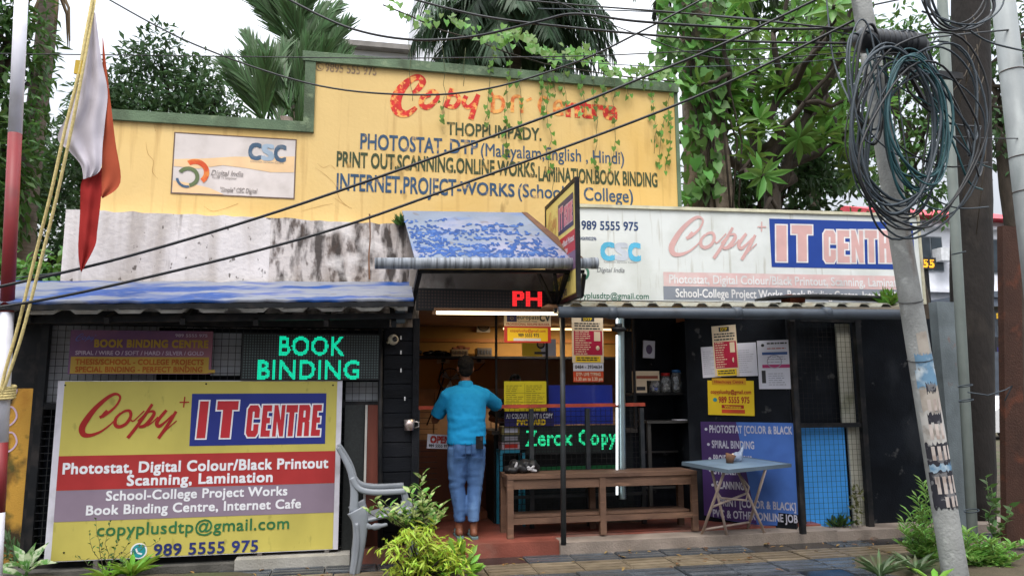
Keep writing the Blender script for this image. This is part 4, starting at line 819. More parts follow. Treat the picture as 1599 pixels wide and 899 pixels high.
# counter with glass, blue sheet, LED strip
ct = thing('shop_counter', 'dark counter with glass front behind the red rail and grille', 'counter', (2.2, 7.9, .12))
b = MB(); b.box(1.42, 3.0, 8.0, 8.5, .121, 1.05); b.build('body', mat('counter_dark', (.012, .016, .018), .4, spec=.2, var=.3), ct)
b = MB(); b.box(1.38, 3.02, 7.9, 8.55, 1.051, 1.09); b.build('counter_top', mat('counter_top', (.06, .055, .05), .3), ct)
gp = mat('window_glass', (.02, .03, .03), .03, var=0, alpha=.1, spec=.5)
b = MB(); b.box(1.44, 3.0, 7.84, 7.846, 1.1, 2.3); b.build('glass_pane', gp, ct)
b = MB()
for x in (1.42, 1.98, 2.98): b.box(x-.012, x+.012, 7.835, 7.86, 1.095, 2.35)
b.build('glass_frame', m_dark, ct)
b = MB(); b.slab(FP(7.98), *R(FP(7.98), 836, 727, 972, 741), -.02, 0); b.build('green_strip', mat('green_strip', (.02, .2, .06), .4), ct)
r = R(FP(7.86), 853, 601, 958, 662); b = MB(); b.slab(FP(7.89), *r, -.03, 0); tag(b.build('blue_board', mat('blue_board', S(36, 62, 190), .35, var=.08)), 'wide royal blue board leaning behind the counter glass beside the grey post', 'board')
led_thing('led_strip_sign', 'black LED strip on the counter with green words Zerox Copy', FP(7.76), (812, 664, 974, 708), [('Zerox Copy,', 820, 694, 968, 671.5, .022)], (.03, .95, .4), .55, .0125, (.015, .03, .025), .03)
# stack of packets at the counter's left end
x0 = at(783, 680, 7.8).x
for k, (za, zb_, mt, lb) in enumerate(((665, 678, 'pack_yellow', 'yellow printed packets on top of the stack beside the LED strip'), (678, 690, 'pack_dark', 'dark packet in the middle of the stack beside the LED strip'), (690, 702, 'pack_pink', 'pale pink carton at the bottom of the stack beside the LED strip'))):
    mm = {'pack_yellow': mat('pack_yellow', S(150, 136, 80), .5), 'pack_dark': mat('pack_dark', S(60, 64, 60), .5), 'pack_pink': mat('pack_pink', S(180, 160, 170), .6)}[mt]
    a, b2 = at(800, za, 7.78).z, at(800, zb_, 7.78).z; t = thing('packet_stack', lb, 'packets', (x0+.1, 7.85, b2)); b = MB(); b.box(x0, x0+.22, 7.78, 7.98, b2+.002, a-.002); b.build('carton', mm, t); b = MB(); b.box(x0+.03, x0+.17, 7.776, 7.7795, b2+.02, a-.02); b.build('label', [m_paper, m_inkgrey, m_inkred][k], t)
zb3 = at(800, 702, 7.78).z
st = thing('steel_stand', 'turquoise metal stand carrying the stack of packets', 'stand', (x0+.1, 7.85, .12)); b = MB(); b.box(x0-.02, x0+.26, 7.76, 8.0, zb3-.03, zb3)
mtq = mat('turquoise', S(40, 130, 160), .5, dirt=(.05, .1, .12))
for xx in (x0-.01, x0+.23):
    for yy in (7.77, 7.97): b.box(xx-.014, xx+.014, yy-.014, yy+.014, .122, zb3-.031)
b.box(x0+.006, x0+.214, 7.765, 7.775, .5, .53); b.build('frame', mtq, st)
# brown step/panel behind the customer
b = MB(); b.box(.47, 1.5, 8.7, 8.75, .122, .95); tag(b.build('doorway_board', mat('counter_brown', S(92, 50, 30), .5, var=.25, stretch=(1, 1, .3))), 'dark brown wooden panel low inside the doorway behind the customer', 'panel')
b = MB(); b.box(.5, 1.4, 8.3, 8.69, .122, .2); tag(b.build('inner_step', mat('step_brown', S(120, 70, 44), .5)), 'low brown wooden step inside the doorway', 'step')
# silver ribbed tube with glowing edge
b = MB(); p, q = at(969, 497, 7.5), at(972, 779, 7.5); n = 90; pts = []; rs = []
for k in range(n*2+1): f = k/(n*2); pts.append(p.lerp(q, f)); rs.append(.043 if k % 2 else .036)
vt = thing('ribbed_tube', 'tall silver ribbed tube with a glowing white edge between counter and jar shelf', 'light', q); b.tube(pts, rs, 14); b.build('duct', mat('duct_silver', (.42, .55, .58), .3, metal=.85, var=.15), vt)
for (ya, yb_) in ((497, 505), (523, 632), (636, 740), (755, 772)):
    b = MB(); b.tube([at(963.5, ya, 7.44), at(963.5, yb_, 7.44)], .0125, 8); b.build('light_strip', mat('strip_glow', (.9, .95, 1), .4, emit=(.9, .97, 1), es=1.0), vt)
b = MB(); q = at(966, 514, 7.46); b.ell(q, (.085, .06, .03), 14, 8); b.tube([q, q+V((0, 0, .06))], .04, 12); b.build('bracket', m_dark, vt)
b = MB(); b.tube([at(878, 486, 6.86), gnd(880, 850, .12)+V((0, 0, -.002))], .026, 12); tag(b.build('roof_post', mat('post_pipe', (.05, .055, .06), .5, metal=.4, dirt=(.02, .02, .02), da=.8, ds=3)), 'thin dark grey pipe post in front of the bench holding up the roof', 'post')
b = MB(); q = gnd(1245, 828, .12); b.box(q.x-.025, q.x+.025, q.y-.12, q.y-.07, .107, 2.2); tag(b.build('roof_post', m_dark), 'square black post between the blue banner and the mesh bay', 'post')
# ---- posters on the slanting black wall
t, sp, w, h = sheet('notice', 'narrow white typed notice under the red poster, above the jars side of it', W45, (1096, 541, 1124, 589), m_paper, tilt=2); b = MB(); F_lines(b, sp, w, h, .1, .9, [.12+.065*k for k in range(12)], .014, rp, ragged=.6); b.build('printed_lines', m_inkgrey, t)
t, sp, w, h = sheet('notice', 'plain white typed notice between the red poster and the large notice', W45, (1149, 535, 1182, 587), m_paper, tilt=1, d=.005); b = MB(); F_lines(b, sp, w, h, .1, .9, [.12+.065*k for k in range(11)], .014, rp, ragged=.5); b.build('printed_lines', m_inkgrey, t)
dtp('typing_poster', 'red and cream typing price poster pinned over white notices on the black wall', W45, (1114, 508, 1152, 587), tilt=2, d=.011)
t, sp, w, h = sheet('framed_notice', 'large white notice with blue bar and magenta band beside the mesh bay', W45, (1184, 531, 1236, 607), m_paper, th=.012, d=.014)
b = MB(); b.m(mat('notice_blue', S(60, 90, 150), .5)); F_rect(b, sp, w, h, .14, .7, .9, .755); b.m(mat('notice_magenta', S(176, 56, 110), .5)); F_rect(b, sp, w, h, .13, .43, .95, .5); b.m(m_ink); F_lines(b, sp, w, h, .3, .95, (.92,), .03, rp, ragged=.1); b.disc(sp, -.66*w, .8*h, .1*w, .0015, 16); b.m(m_inkred); F_lines(b, sp, w, h, .3, .92, (.82,), .018, rp, ragged=.1)
b.m(m_inkgrey); F_lines(b, sp, w, h, .3, .85, [.08+.045*k for k in range(6)]+[.54, .6, .65], .014, rp); b.disc(sp, 0, .12*h, .45*w, .0012, 24, r0=.4*w, ry=.28*h); b.m(m_ink); F_rect(b, sp, w, h, .1, .12, .22, .38); b.build('printed_lines', None, t)
t, sp, w, h = sheet('yellow_notice', 'yellow board with red phone number on the black wall above the blue banner', W45, (1106, 594, 1178, 648), m_pyel, th=.012, d=.02, tilt=-1)
b = MB(); b.m(mat('tab_yellow', S(214, 160, 30), .5)); F_rect(b, sp, w, h, .1, .88, .84, 1.07, .002); b.m(m_inkred); F_text(b, sp, w, h, 'Hitechcopy Centre', .16, .93, .78, 1.01, .02, .004); F_text(b, sp, w, h, 'copyplusdtp@gmail.com', .07, .62, .94, .73, .03); F_text(b, sp, w, h, '989 5555 975', .24, .36, .9, .53, .03); F_rect(b, sp, w, h, .3, .2, .78, .3); b.m(m_orange); F_rect(b, sp, w, h, .3, .06, .8, .17); b.m(m_pyel); F_text(b, sp, w, h, 'Whatsapp', .36, .215, .72, .28, .02, .004); b.m(MATS['teal']).disc(sp, -.68*w, -.12*h, .09*w, .002, 14); b.build('lettering', None, t)
# blue and purple banner on the lower wall
u0, _ = W45.uv(1097, 730); u1 = W45.uv(1243, 740)[0]; v1 = .5*(W45.uv(1110, 654)[1]+W45.uv(1235, 664)[1]); v0 = .13
t = thing('service_banner', 'blue and purple printed banner covering the wall behind the folding table', 'banner', W45.P(0, .13))
b = MB(); b.m(mat('banner_blue', S(70, 112, 190), .5, var=.12, scale=2, dirt=S(50, 80, 150), da=.5, ds=3)); pts = [(u0, v0+.05), (u0+.3*(u1-u0), v0+.01), (u0+.62*(u1-u0), v0-.01), (u0+.78*(u1-u0), v0), (u0+.8*(u1-u0), v0+.13), (u1, v0+.12), (u1, v1), (u0, v1)]; b.poly(W45, pts, .004, .004)
um = u0+.45*(u1-u0); b.m(mat('banner_purple', S(66, 40, 100), .5, var=.15, scale=2)); b.poly(W45, [(u0, v0+.05), (u0+.3*(u1-u0), v0+.012), (um+.12*(u1-u0), v0), (um-.05, v1), (u0, v1)], .009, .0006)
b.build('sheet', None, t); b = MB(); b.m(mat('banner_white', S(196, 196, 210), .5, dirt=S(130, 130, 160), da=.6, ds=10))
hh = .075
for st, vv, xa, xb, dot in (('PHOTOSTAT [COLOR & BLACK', .955, .1, .985, 1), ('SPIRAL BINDING', .80, .12, .58, 1), ('PROJECT WORKS', .655, .13, .55, 1), ('STICKER', .535, .13, .4, 1), ('SCANNING', .39, .15, .45, 1), ('PRINT [COLOR & BLACK]', .19, .18, .98, 0), ('PVC & OTHER ONLINE JOB', .075, .1, 1., 1)):
    y = v0+(v1-v0)*vv-hh*.9+(.03 if vv < .3 else 0); b.text(W45, st, u0+(u1-u0)*xa, y, u0+(u1-u0)*min(xb, .99), y+hh, .0105, .03, 0, 1.05, False)
    if dot: b.disc(W45, u0+(u1-u0)*(xa-.04), y+hh*.45, .016, .0105, 8)
b.build('lettering', None, t)
# bay behind mesh on the right
bay = thing('mesh_bay', 'black framed wire mesh bay with a blue sheet and a white strip inside', 'grille', (5, 7.3, .1)); B2 = FP(7.28)
b = MB()
for a in ((1240, 492, 1248, 830), (1344, 500, 1352, 826)): b.slab(B2, *R(B2, *a), -.03, .03)
b.slab(B2, *R(B2, 1249, 660, 1343.5, 667), -.02, .02); b.slab(B2, *R(B2, 1249, 496, 1343.5, 503), -.02, .02); b.build('frame', m_dark, bay)
b = MB(); ra = R(B2, 1249, 503, 1343, 826)
for x in np.arange(ra[0], ra[2], .055): b.bar((x, 7.27, ra[1]), (x, 7.27, ra[3]), .0026)
for z in np.arange(ra[1], ra[3], .055): b.bar((ra[0], 7.264, z), (ra[2], 7.264, z), .0026)
b.build('wire_mesh', m_dark, bay)
B3 = FP(7.38); b = MB(); b.slab(B3, *R(B3, 1243, 664, 1323, 824), -.01, 0); b.build('blue_sheet', mat('sheet_blue', S(74, 164, 244), .5, var=.12, scale=3, bump=.15, bscale=8), bay)
for a in ((1308, 506, 1329, 664), (1326, 664, 1346, 824)): MB().slab(B3, *R(B3, *a), .002, .03).build('white_strip', mat('strip_white', S(176, 174, 160), .8, var=.12, dirt=[(S(90, 96, 60), .7, 4, .55, .7, (1, 1, .5))]), bay)
# shelf with jars
b = MB(); q0, q1 = at(985, 613, 8.05), at(1092, 613, 8.05); zs = q0.z; b.box(q0.x, q1.x, 7.98, 8.3, zs-.025, zs); tag(b.build('wall_shelf', m_dark), 'short black shelf carrying the row of jars', 'shelf')
mj = mat('jar_clear', (.75, .78, .8), .12, var=.1, alpha=.22)
def jar(px, wpx_, ytop, lid, cont, cl, label):
    q = at(px, 612, 8.08); r = wpx_/1155*8.3/2; z1_ = at(px, ytop, 8.08).z; t = thing('jar', label, 'jar', (q.x, 8.1, zs)); c = (q.x, 8.1); b = MB()
    b.tube([(q.x, 8.1, zs+.002), (q.x, 8.1, zs+.01), (q.x, 8.1, z1_-.06), (q.x, 8.1, z1_-.035)], [r*.9, r, r, r*.8], 16); b.build('glass_body', mj, t)
    b = MB(); b.cyl(c, r*.86, z1_-.034, z1_, 16); b.build('lid', lid, t)
    rr = random.Random(px); b = MB(); b.m(cont)
    for k in range(14): a = rr.uniform(0, 6.28); e = rr.uniform(0, r*.55); b.ell((q.x+e*math.cos(a), 8.1+e*math.sin(a), zs+.03+rr.random()*(z1_-zs)*.55), (r*.35, r*.35, r*.4), 6, 4)
    b.m(cl)
    for k in range(6): a = rr.uniform(0, 6.28); e = rr.uniform(0, r*.6); b.ell((q.x+e*math.cos(a), 8.1+e*math.sin(a), zs+.03+rr.random()*(z1_-zs)*.25), (r*.35, r*.35, r*.3), 6, 4)
    b.build('contents', None, t)
mlr, mlb = mat('lid_red', S(190, 40, 40), .4), mat('lid_blue', S(60, 120, 190), .4); cw, cbl, cy_ = mat('cont_white', (.6, .6, .62), .5), mat('cont_blue', S(60, 90, 190), .5), mat('cont_yellow', S(210, 170, 50), .5)
jar(1023, 19, 582, mlr, cw, cbl, 'red lidded jar with blue and white sweets next to the cartons'); jar(1041, 17, 582, mlr, mat('cont_grey', (.3, .32, .35), .5), cw, 'red lidded jar with grey contents, second jar on the shelf'); jar(1058, 16, 577, mlb, mat('cont_pale', (.55, .62, .75), .5), cw, 'tall blue lidded jar filled with pale paper'); jar(1074, 20, 578, mlb, mat('cont_tan', S(170, 150, 120), .5), cy_, 'wide blue lidded jar with yellow sweets at the shelf end')
def carton(px0, px1, py0, label, mt, base, Y=7.99, band=None):
    x0, x1 = at(px0, 600, Y).x, at(px1, 600, Y).x; z1_ = at(px0, py0, Y).z; t = thing('carton', label, 'carton', ((x0+x1)/2, Y, base)); b = MB(); b.box(x0, x1, Y, Y+.1, base, z1_); b.build('box', mt, t); b = MB(); b.box(x0+.015, x1-.02, Y-.004, Y-.001, base+(z1_-base)*.2, base+(z1_-base)*.5); b.build('printed_label', band or m_ink, t); return z1_
zz = carton(992, 1010, 594, 'small cream carton under the wider carton on the jar shelf', m_cream, zs+.001); carton(992, 1030, 579, 'wide cream carton with red print lying on the small one', m_cream, zz+.001, 8.0, mat('print_brown', S(150, 80, 60), .6))
# hanging packet
t, sp, w, h = sheet('hanging_packet', 'small white packet pinned alone on the dark wall above the jars', FP(8.2), (1003, 532, 1021, 559), m_paper, d=.03, tilt=-3, th=.02, cat='packet'); b = MB(); b.ell(sp.P(0, 0, .004), (w*.55, .003, h*.55), 10, 6); b.build('printed_label', mat('print_violet', S(96, 80, 110), .6), t)
# writing ledge with papers, green card
b = MB(); q0, q1 = at(1008, 657, 7.95), at(1096, 657, 7.95); zl = q0.z; b.box(q0.x, q1.x-.02, 7.9, 8.3, zl-.025, zl); b.box(q0.x+.01, q0.x+.05, 7.92, 7.96, .125, zl-.026); b.box(q0.x+.051, q1.x-.1, 8.2, 8.23, .6, .62); b.box(q0.x+.051, q1.x-.1, 8.2, 8.23, .8, .82); b.box(q0.x+.051, q1.x-.1, 8.2, 8.23, .4, .42)
tag(b.build('writing_ledge', mat('ledge_grey', (.05, .048, .045), .5, var=.3)), 'dark writing ledge on a thin leg below the jar shelf', 'ledge')
b = MB(); q = at(1070, 655, 8.0); b.box(q.x-.13, q.x+.1, 7.93, 8.08, zl+.001, zl+.012); tag(b.build('paper_pile', m_paper), 'white papers lying on the dark writing ledge', 'papers')
b = MB(); q = at(1094, 648, 7.9); sp = Plane((q.x-.03, 7.88, zl+.002), (1, .3, 0)); b.slab(sp, -.04, 0, .04, .13, -.003, 0); b.slab(Plane((q.x+.008, 7.892, zl+.002), (1, -.4, 0)), .001, 0, .07, .12, -.003, 0); tag(b.build('folded_card', mat('card_green', S(150, 186, 140), .6)), 'folded pale green card standing at the end of the ledge below the yellow notice', 'card')

# ================================================================ FURNITURE IN FRONT
m_bench = mat('bench_wood', S(106, 80, 64), .65, var=.28, scale=4, stretch=(.5, 3, 3), dirt=[(S(70, 50, 42), .7, 3, .5, .7, (1, 2, 2)), (S(170, 130, 104), .5, 5, .6, .72, (.5, 3, 3))], bump=.2)
bx0, bx1, by0, by1 = gnd(794, 838, .12).x, gnd(1091, 830, .12).x, 7.16, 7.5; bz = at(940, 738, 7.17).z
bench = thing('bench', 'long worn brown wooden bench with a lower shelf in front of the counter', 'bench', ((bx0+bx1)/2, 7.33, .12))
b = MB(); b.box(bx0-.03, bx1+.03, by0-.03, by0+.18, bz-.035, bz); b.box(bx0-.03, bx1+.03, by0+.187, by1+.03, bz-.036, bz-.001); b.build('seat', m_bench, bench)
for k, x in enumerate((bx0, (bx0+bx1)/2-.02, bx1)):
    for y in (by0, by1): b = MB(); b.box(x-.03, x+.03, y-.025, y+.025, .121, bz-.037); b.build('leg', m_bench, bench)
b = MB(); b.box(bx0+.031, bx1-.031, by0-.012, by0+.012, bz-.13, bz-.038); b.box(bx0+.031, bx1-.031, by1-.012, by1+.012, bz-.12, bz-.038)
for x in (bx0, bx1): b.box(x-.013, x+.013, by0+.026, by1-.026, bz-.12, bz-.038)
b.build('apron', m_bench, bench)
b = MB(); b.box(bx0+.031, bx1-.031, by0-.02, by0+.02, .25, .3); b.box(bx0+.031, bx1-.031, by1-.02, by1+.02, .25, .3); b.box(bx0+.031, bx1-.031, by0+.05, by0+.17, .301, .32); b.box(bx0+.031, bx1-.031, by0+.18, by1-.03, .302, .319); b.build('lower_shelf', m_bench, bench)
b = MB(); q0, q1 = gnd(900, 806, .12), gnd(972, 800, .12); b.box(q0.x, q1.x, 7.75, 7.95, .1225, .22); tag(b.build('stone_block', m_cem), 'pale stone block on the floor under the bench', 'block')
# black and white bag lying on the bench
t = thing('cloth_bag', 'black and white bundle lying on the doorway end of the bench', 'bag', (bx0+.15, 7.35, bz)); rb = random.Random(4)
b = MB()
for k in range(9): b.ell((bx0+.03+k*.035, 7.38+rb.uniform(-.06, .06), bz+.03+rb.uniform(0, .06)), (.06, .07, rb.uniform(.03, .06)), 10, 7)
remeshed(b, 'bundle', mat('bag_black', (.012, .012, .014), .5, var=.4), t, .012, 3, lambda c: .008*noise.noise(c*30))
b = MB()
for p_ in (((.05, .03), (.09, .07), (.1, .11)), ((.14, .02), (.2, .035), (.26, .03), (.3, .015)), ((.2, .06), (.24, .05), (.28, .07))): b.tube(spl([np.array((bx0+x, 7.305, bz+z)) for x, z in p_], 4), .014, 7)
remeshed(b, 'white_lining', mat('bag_white', (.45, .45, .47), .6), t, .007, 2, lambda c: .01*noise.noise(c*45))
# folding table
m_tt = mat('table_top', S(112, 134, 152), .35, var=.12, scale=3, dirt=S(80, 96, 110), da=.5, ds=4); m_tl = mat('table_leg', S(190, 172, 160), .5, var=.12, dirt=S(120, 100, 84), da=.5, ds=6)
tz = .78; Fc = gnd(1137, 733, tz); Rc = Fc+V((.86, .37, 0)); Lc = Fc+V((-.215, .5, .03)); Kc = Rc+Lc-Fc
ftab = thing('folding_table', 'grey blue folding table on pale crossed legs beside the blue banner', 'table', (3.66, 6.9, .1))
TP = Plane(Fc, Rc-Fc, Lc-Fc); lu, lv = (Rc-Fc).length, (Lc-Fc).length
b = MB(); b.slab(TP, 0, 0, lu, lv, -.028, 0); b.build('table_top', m_tt, ftab)
b = MB(); e = .012
b.slab(TP, -e, -e, lu+e, -.001, -.032, .003); b.slab(TP, -e, lv+.001, lu+e, lv+e, -.032, .003); b.slab(TP, -e, 0, -.001, lv, -.032, .003); b.slab(TP, lu+.001, 0, lu+e, lv, -.032, .003); b.build('edge_trim', mat('trim_dark', S(84, 98, 110), .4), ftab)
zl_ = tz-.034; tops = [gnd(1131, 736, zl_), gnd(1111, 731, zl_), V((3.72, 7.02, zl_)), gnd(1195, 733, zl_)]; feet = [gnd(1096, 833, .107), gnd(1135, 834, .107), gnd(1194, 831, .107), gnd(1168, 823, .122)]
for a, c in zip(tops, feet): b = MB(); b.tube([a, a.lerp(c, .5), c], .0135, 10); b.build('leg', m_tl, ftab)
L_ = lambda k, f: tops[k].lerp(feet[k], f)
b = MB(); b.tube([L_(0, .56), L_(2, .4)], .0115, 8); b.tube([L_(0, .93), L_(3, .9)], .0115, 8); b.tube([L_(1, .35), L_(1, .35).lerp(L_(3, .4), .1)-V((0, 0, .06)), L_(1, .35).lerp(L_(3, .4), .7)-V((0, 0, .07)), L_(1, .35).lerp(L_(3, .4), .78)+V((0, 0, .06)), L_(2, .12)], .011, 8); b.build('stretcher', m_tl, ftab)
# things on the table
q = TP.P(lu*.42, lv*.55, 0); t = thing('basket', 'small brown basket standing on the folding table', 'basket', q); b = MB(); b.tube([q+V((0, 0, .001)), q+V((.004, 0, .04)), q+V((.016, 0, .085)), q+V((.016, 0, .075)), q+V((0, 0, .02))], [.034, .042, .052, .046, .03], 14); b.build('bowl', mat('basket_brown', S(104, 74, 54), .7, var=.3, scale=20), t); b = MB(); b.ell(q+V((.03, -.01, .075)), (.012, .012, .02), 8, 6); b.build('paper', m_cream, t)
q = TP.P(lu*.58, lv*.6, 0); t = thing('plastic_bag', 'crumpled clear plastic bag on the folding table beside the basket', 'bag', q); b = MB(); b.ell(q+V((0, 0, .05)), (.06, .05, .05), 12, 8); b.tube([q+V((.03, 0, .06)), q+V((.055, 0, .12)), q+V((.075, 0, .16))], [.03, .02, .012], 8)
remeshed(b, 'crumpled_film', mat('film', S(150, 164, 186), .3, alpha=.75), t, .01, 2, lambda c: .008*noise.noise(c*40))
# grey plastic armchair, side on, its back to the yellow board
m_ch = mat('chair_plastic', S(132, 137, 144), .4, var=.12, scale=3, dirt=[(S(84, 88, 96), .7, 2.5, .5, .7, (1, 1, .5)), (S(150, 154, 160), .5, 6, .6, .72, (1, 1, .6))])
ch = thing('plastic_chair', 'grey moulded plastic armchair seen side on beside the yellow signboard', 'chair', (.15, 6.75, 0)); chp = FP(6.62)
def strip(mb, pts, ws, y0, y1):
    """a moulded plastic strip: outline follows pts in the side view, solid between two depths"""
    P2 = [np.array((q.x, q.z)) for q in pts]; n = len(P2); vs = []
    for k in range(n):
        t = P2[min(k+1, n-1)]-P2[max(k-1, 0)]; t /= np.linalg.norm(t); nn = np.array((-t[1], t[0]))*ws[k]/2
        for j in range(14):
            a = 2*math.pi*j/14; ca, sa = math.cos(a), math.sin(a); c = P2[k]+nn*math.copysign(abs(ca)**.6, ca); vs.append((c[0], (y0+y1)/2+(y1-y0)/2*math.copysign(abs(sa)**.6, sa), c[1]))
    fs = [(14*k+j, 14*k+(j+1) % 14, 14*k+14+(j+1) % 14, 14*k+14+j) for k in range(n-1) for j in range(14)]
    fs += [tuple(range(13, -1, -1)), tuple(range(14*n-14, 14*n))]; mb.smooth = True; mb.add(vs, fs)
A_ = lambda *p, Y=6.62: [at(x, y, Y) for x, y in p]
near, far = 6.62, 7.02
for yy in (near, far):
    b = MB(); pts = spl(A_((527, 698), (538, 716), (548, 738), (553, 765), (552, 800))); strip(b, pts, np.linspace(.035, .075, len(pts)), yy-.02, yy+.02)
    b.build('back_upright', m_ch, ch)
    b = MB(); pts = spl(A_((549, 745), (560, 762), (585, 768), (634, 766))); strip(b, pts, [.05]*len(pts), yy-.03, yy+.03); pts = spl(A_((630, 766), (634, 778), (638, 800))); strip(b, pts, [.05]*len(pts), yy-.022, yy+.022); b.build('armrest', m_ch, ch)
    b = MB(); pts = spl(A_((556, 795), (562, 812), (561, 845), (553, 899))); strip(b, pts, np.linspace(.16, .085, len(pts)), yy-.035, yy+.02); strip(b, spl(A_((557, 815), (559, 850), (552, 899))), np.linspace(.03, .02, 11), yy-.05, yy-.03); b.build('leg', m_ch, ch)
    b = MB(); pts = spl(A_((640, 790), (644, 830), (648, 896))); strip(b, pts, np.linspace(.12, .08, len(pts)), yy-.035, yy+.02); b.build('leg', m_ch, ch)
b = MB(); pts = spl(A_((552, 800), (570, 812), (600, 806), (650, 796))); strip(b, pts, [.05]*len(pts), near-.01, far+.01); pts = spl(A_((560, 815), (580, 822), (605, 818))); strip(b, pts, [.06, .05, .03]*3+[.03, .02], near-.03, near+.02); b.build('seat', m_ch, ch)
b = MB(); 
for k in range(7): y = near+.05+(far-near-.1)*k/6; pts = spl(A_((529, 702), (540, 722), (549, 745), (553, 790))); strip(b, pts, [.015]*len(pts), y-.02, y+.02)
b.build('backrest', m_ch, ch)
# ================================================================ PEOPLE
m_skin = mat('skin_brown', S(122, 76, 54), .55, var=.08, scale=12); m_hair = mat('hair_black', (.008, .007, .007), .8, var=.4, scale=60, bump=.6, bscale=120, spec=.15)
def finger(b, base, d, bend, ln, r):
    p = V(base); d = V(d).normalized(); pts = [p-d*.015, p]
    for k, f in enumerate((.42, .33, .25)): d = (d+V(bend)*(.35*(k+1))).normalized(); p = p+d*ln*f; pts.append(p)
    b.tube(pts, [r, r, r*.95, r*.88, r*.75], 8)
def hand(b, wrist, d, up, side, r=.0085):
    """palm and five fingers: d along the hand, up the back of the hand, side towards the thumb"""
    d, up, side = V(d).normalized(), V(up).normalized(), V(side).normalized(); w = V(wrist)
    for k in range(6): b.ell(w+d*(.012+.014*k), (.02+.003*k, .02+.003*k, .014+.001*k), 8, 6)
    for k, (o, L_) in enumerate(((.03, .07), (.01, .08), (-.01, .075), (-.028, .06))):
        b.tube([w+d*.02+side*o*.6, w+d*.085+side*o], [.013, .011], 8); finger(b, w+d*.085+side*o, d, -up*.9, L_, r)
    finger(b, w+d*.03+side*.028, d*.6+side*.8, d*.5-up*.2, .065, r*1.1)
def head(b, c, fwd, s=1.):
    f = V(fwd).normalized(); sd = V((f.y, -f.x, 0)).normalized(); M = Matrix((sd, f, V((0, 0, 1)))).transposed()
    T_ = lambda x, y, z: c+M @ V((x, y, z))*s
    b.ell(T_(0, -.012, .03), (.074*s, .093*s, .095*s), 18, 12, M); b.ell(T_(0, .022, -.04), (.056*s, .066*s, .072*s), 16, 10, M); b.ell(T_(0, .045, -.088), (.03*s, .03*s, .022*s), 10, 8, M)
    b.tube([T_(0, .082, .02), T_(0, .1, -.012), T_(0, .104, -.026)], [.008*s, .012*s, .015*s], 8); b.ell(T_(.012, .092, -.028), (.008*s,)*3, 8, 6); b.ell(T_(-.012, .092, -.028), (.008*s,)*3, 8, 6)
    b.ell(T_(0, .078, -.062), (.024*s, .012*s, .006*s), 10, 6, M); b.ell(T_(0, .074, -.072), (.02*s, .012*s, .007*s), 10, 6, M)
    b.ell(T_(.03, .074, .028), (.024*s, .01*s, .008*s), 8, 6, M); b.ell(T_(-.03, .074, .028), (.024*s, .01*s, .008*s), 8, 6, M)
    for q in (1, -1): b.ell(T_(.074*q, -.01, -.005), (.01*s, .02*s, .032*s), 10, 8, M); b.ell(T_(.078*q, -.016, .004), (.008*s, .018*s, .02*s), 10, 8, M)
    return T_, M
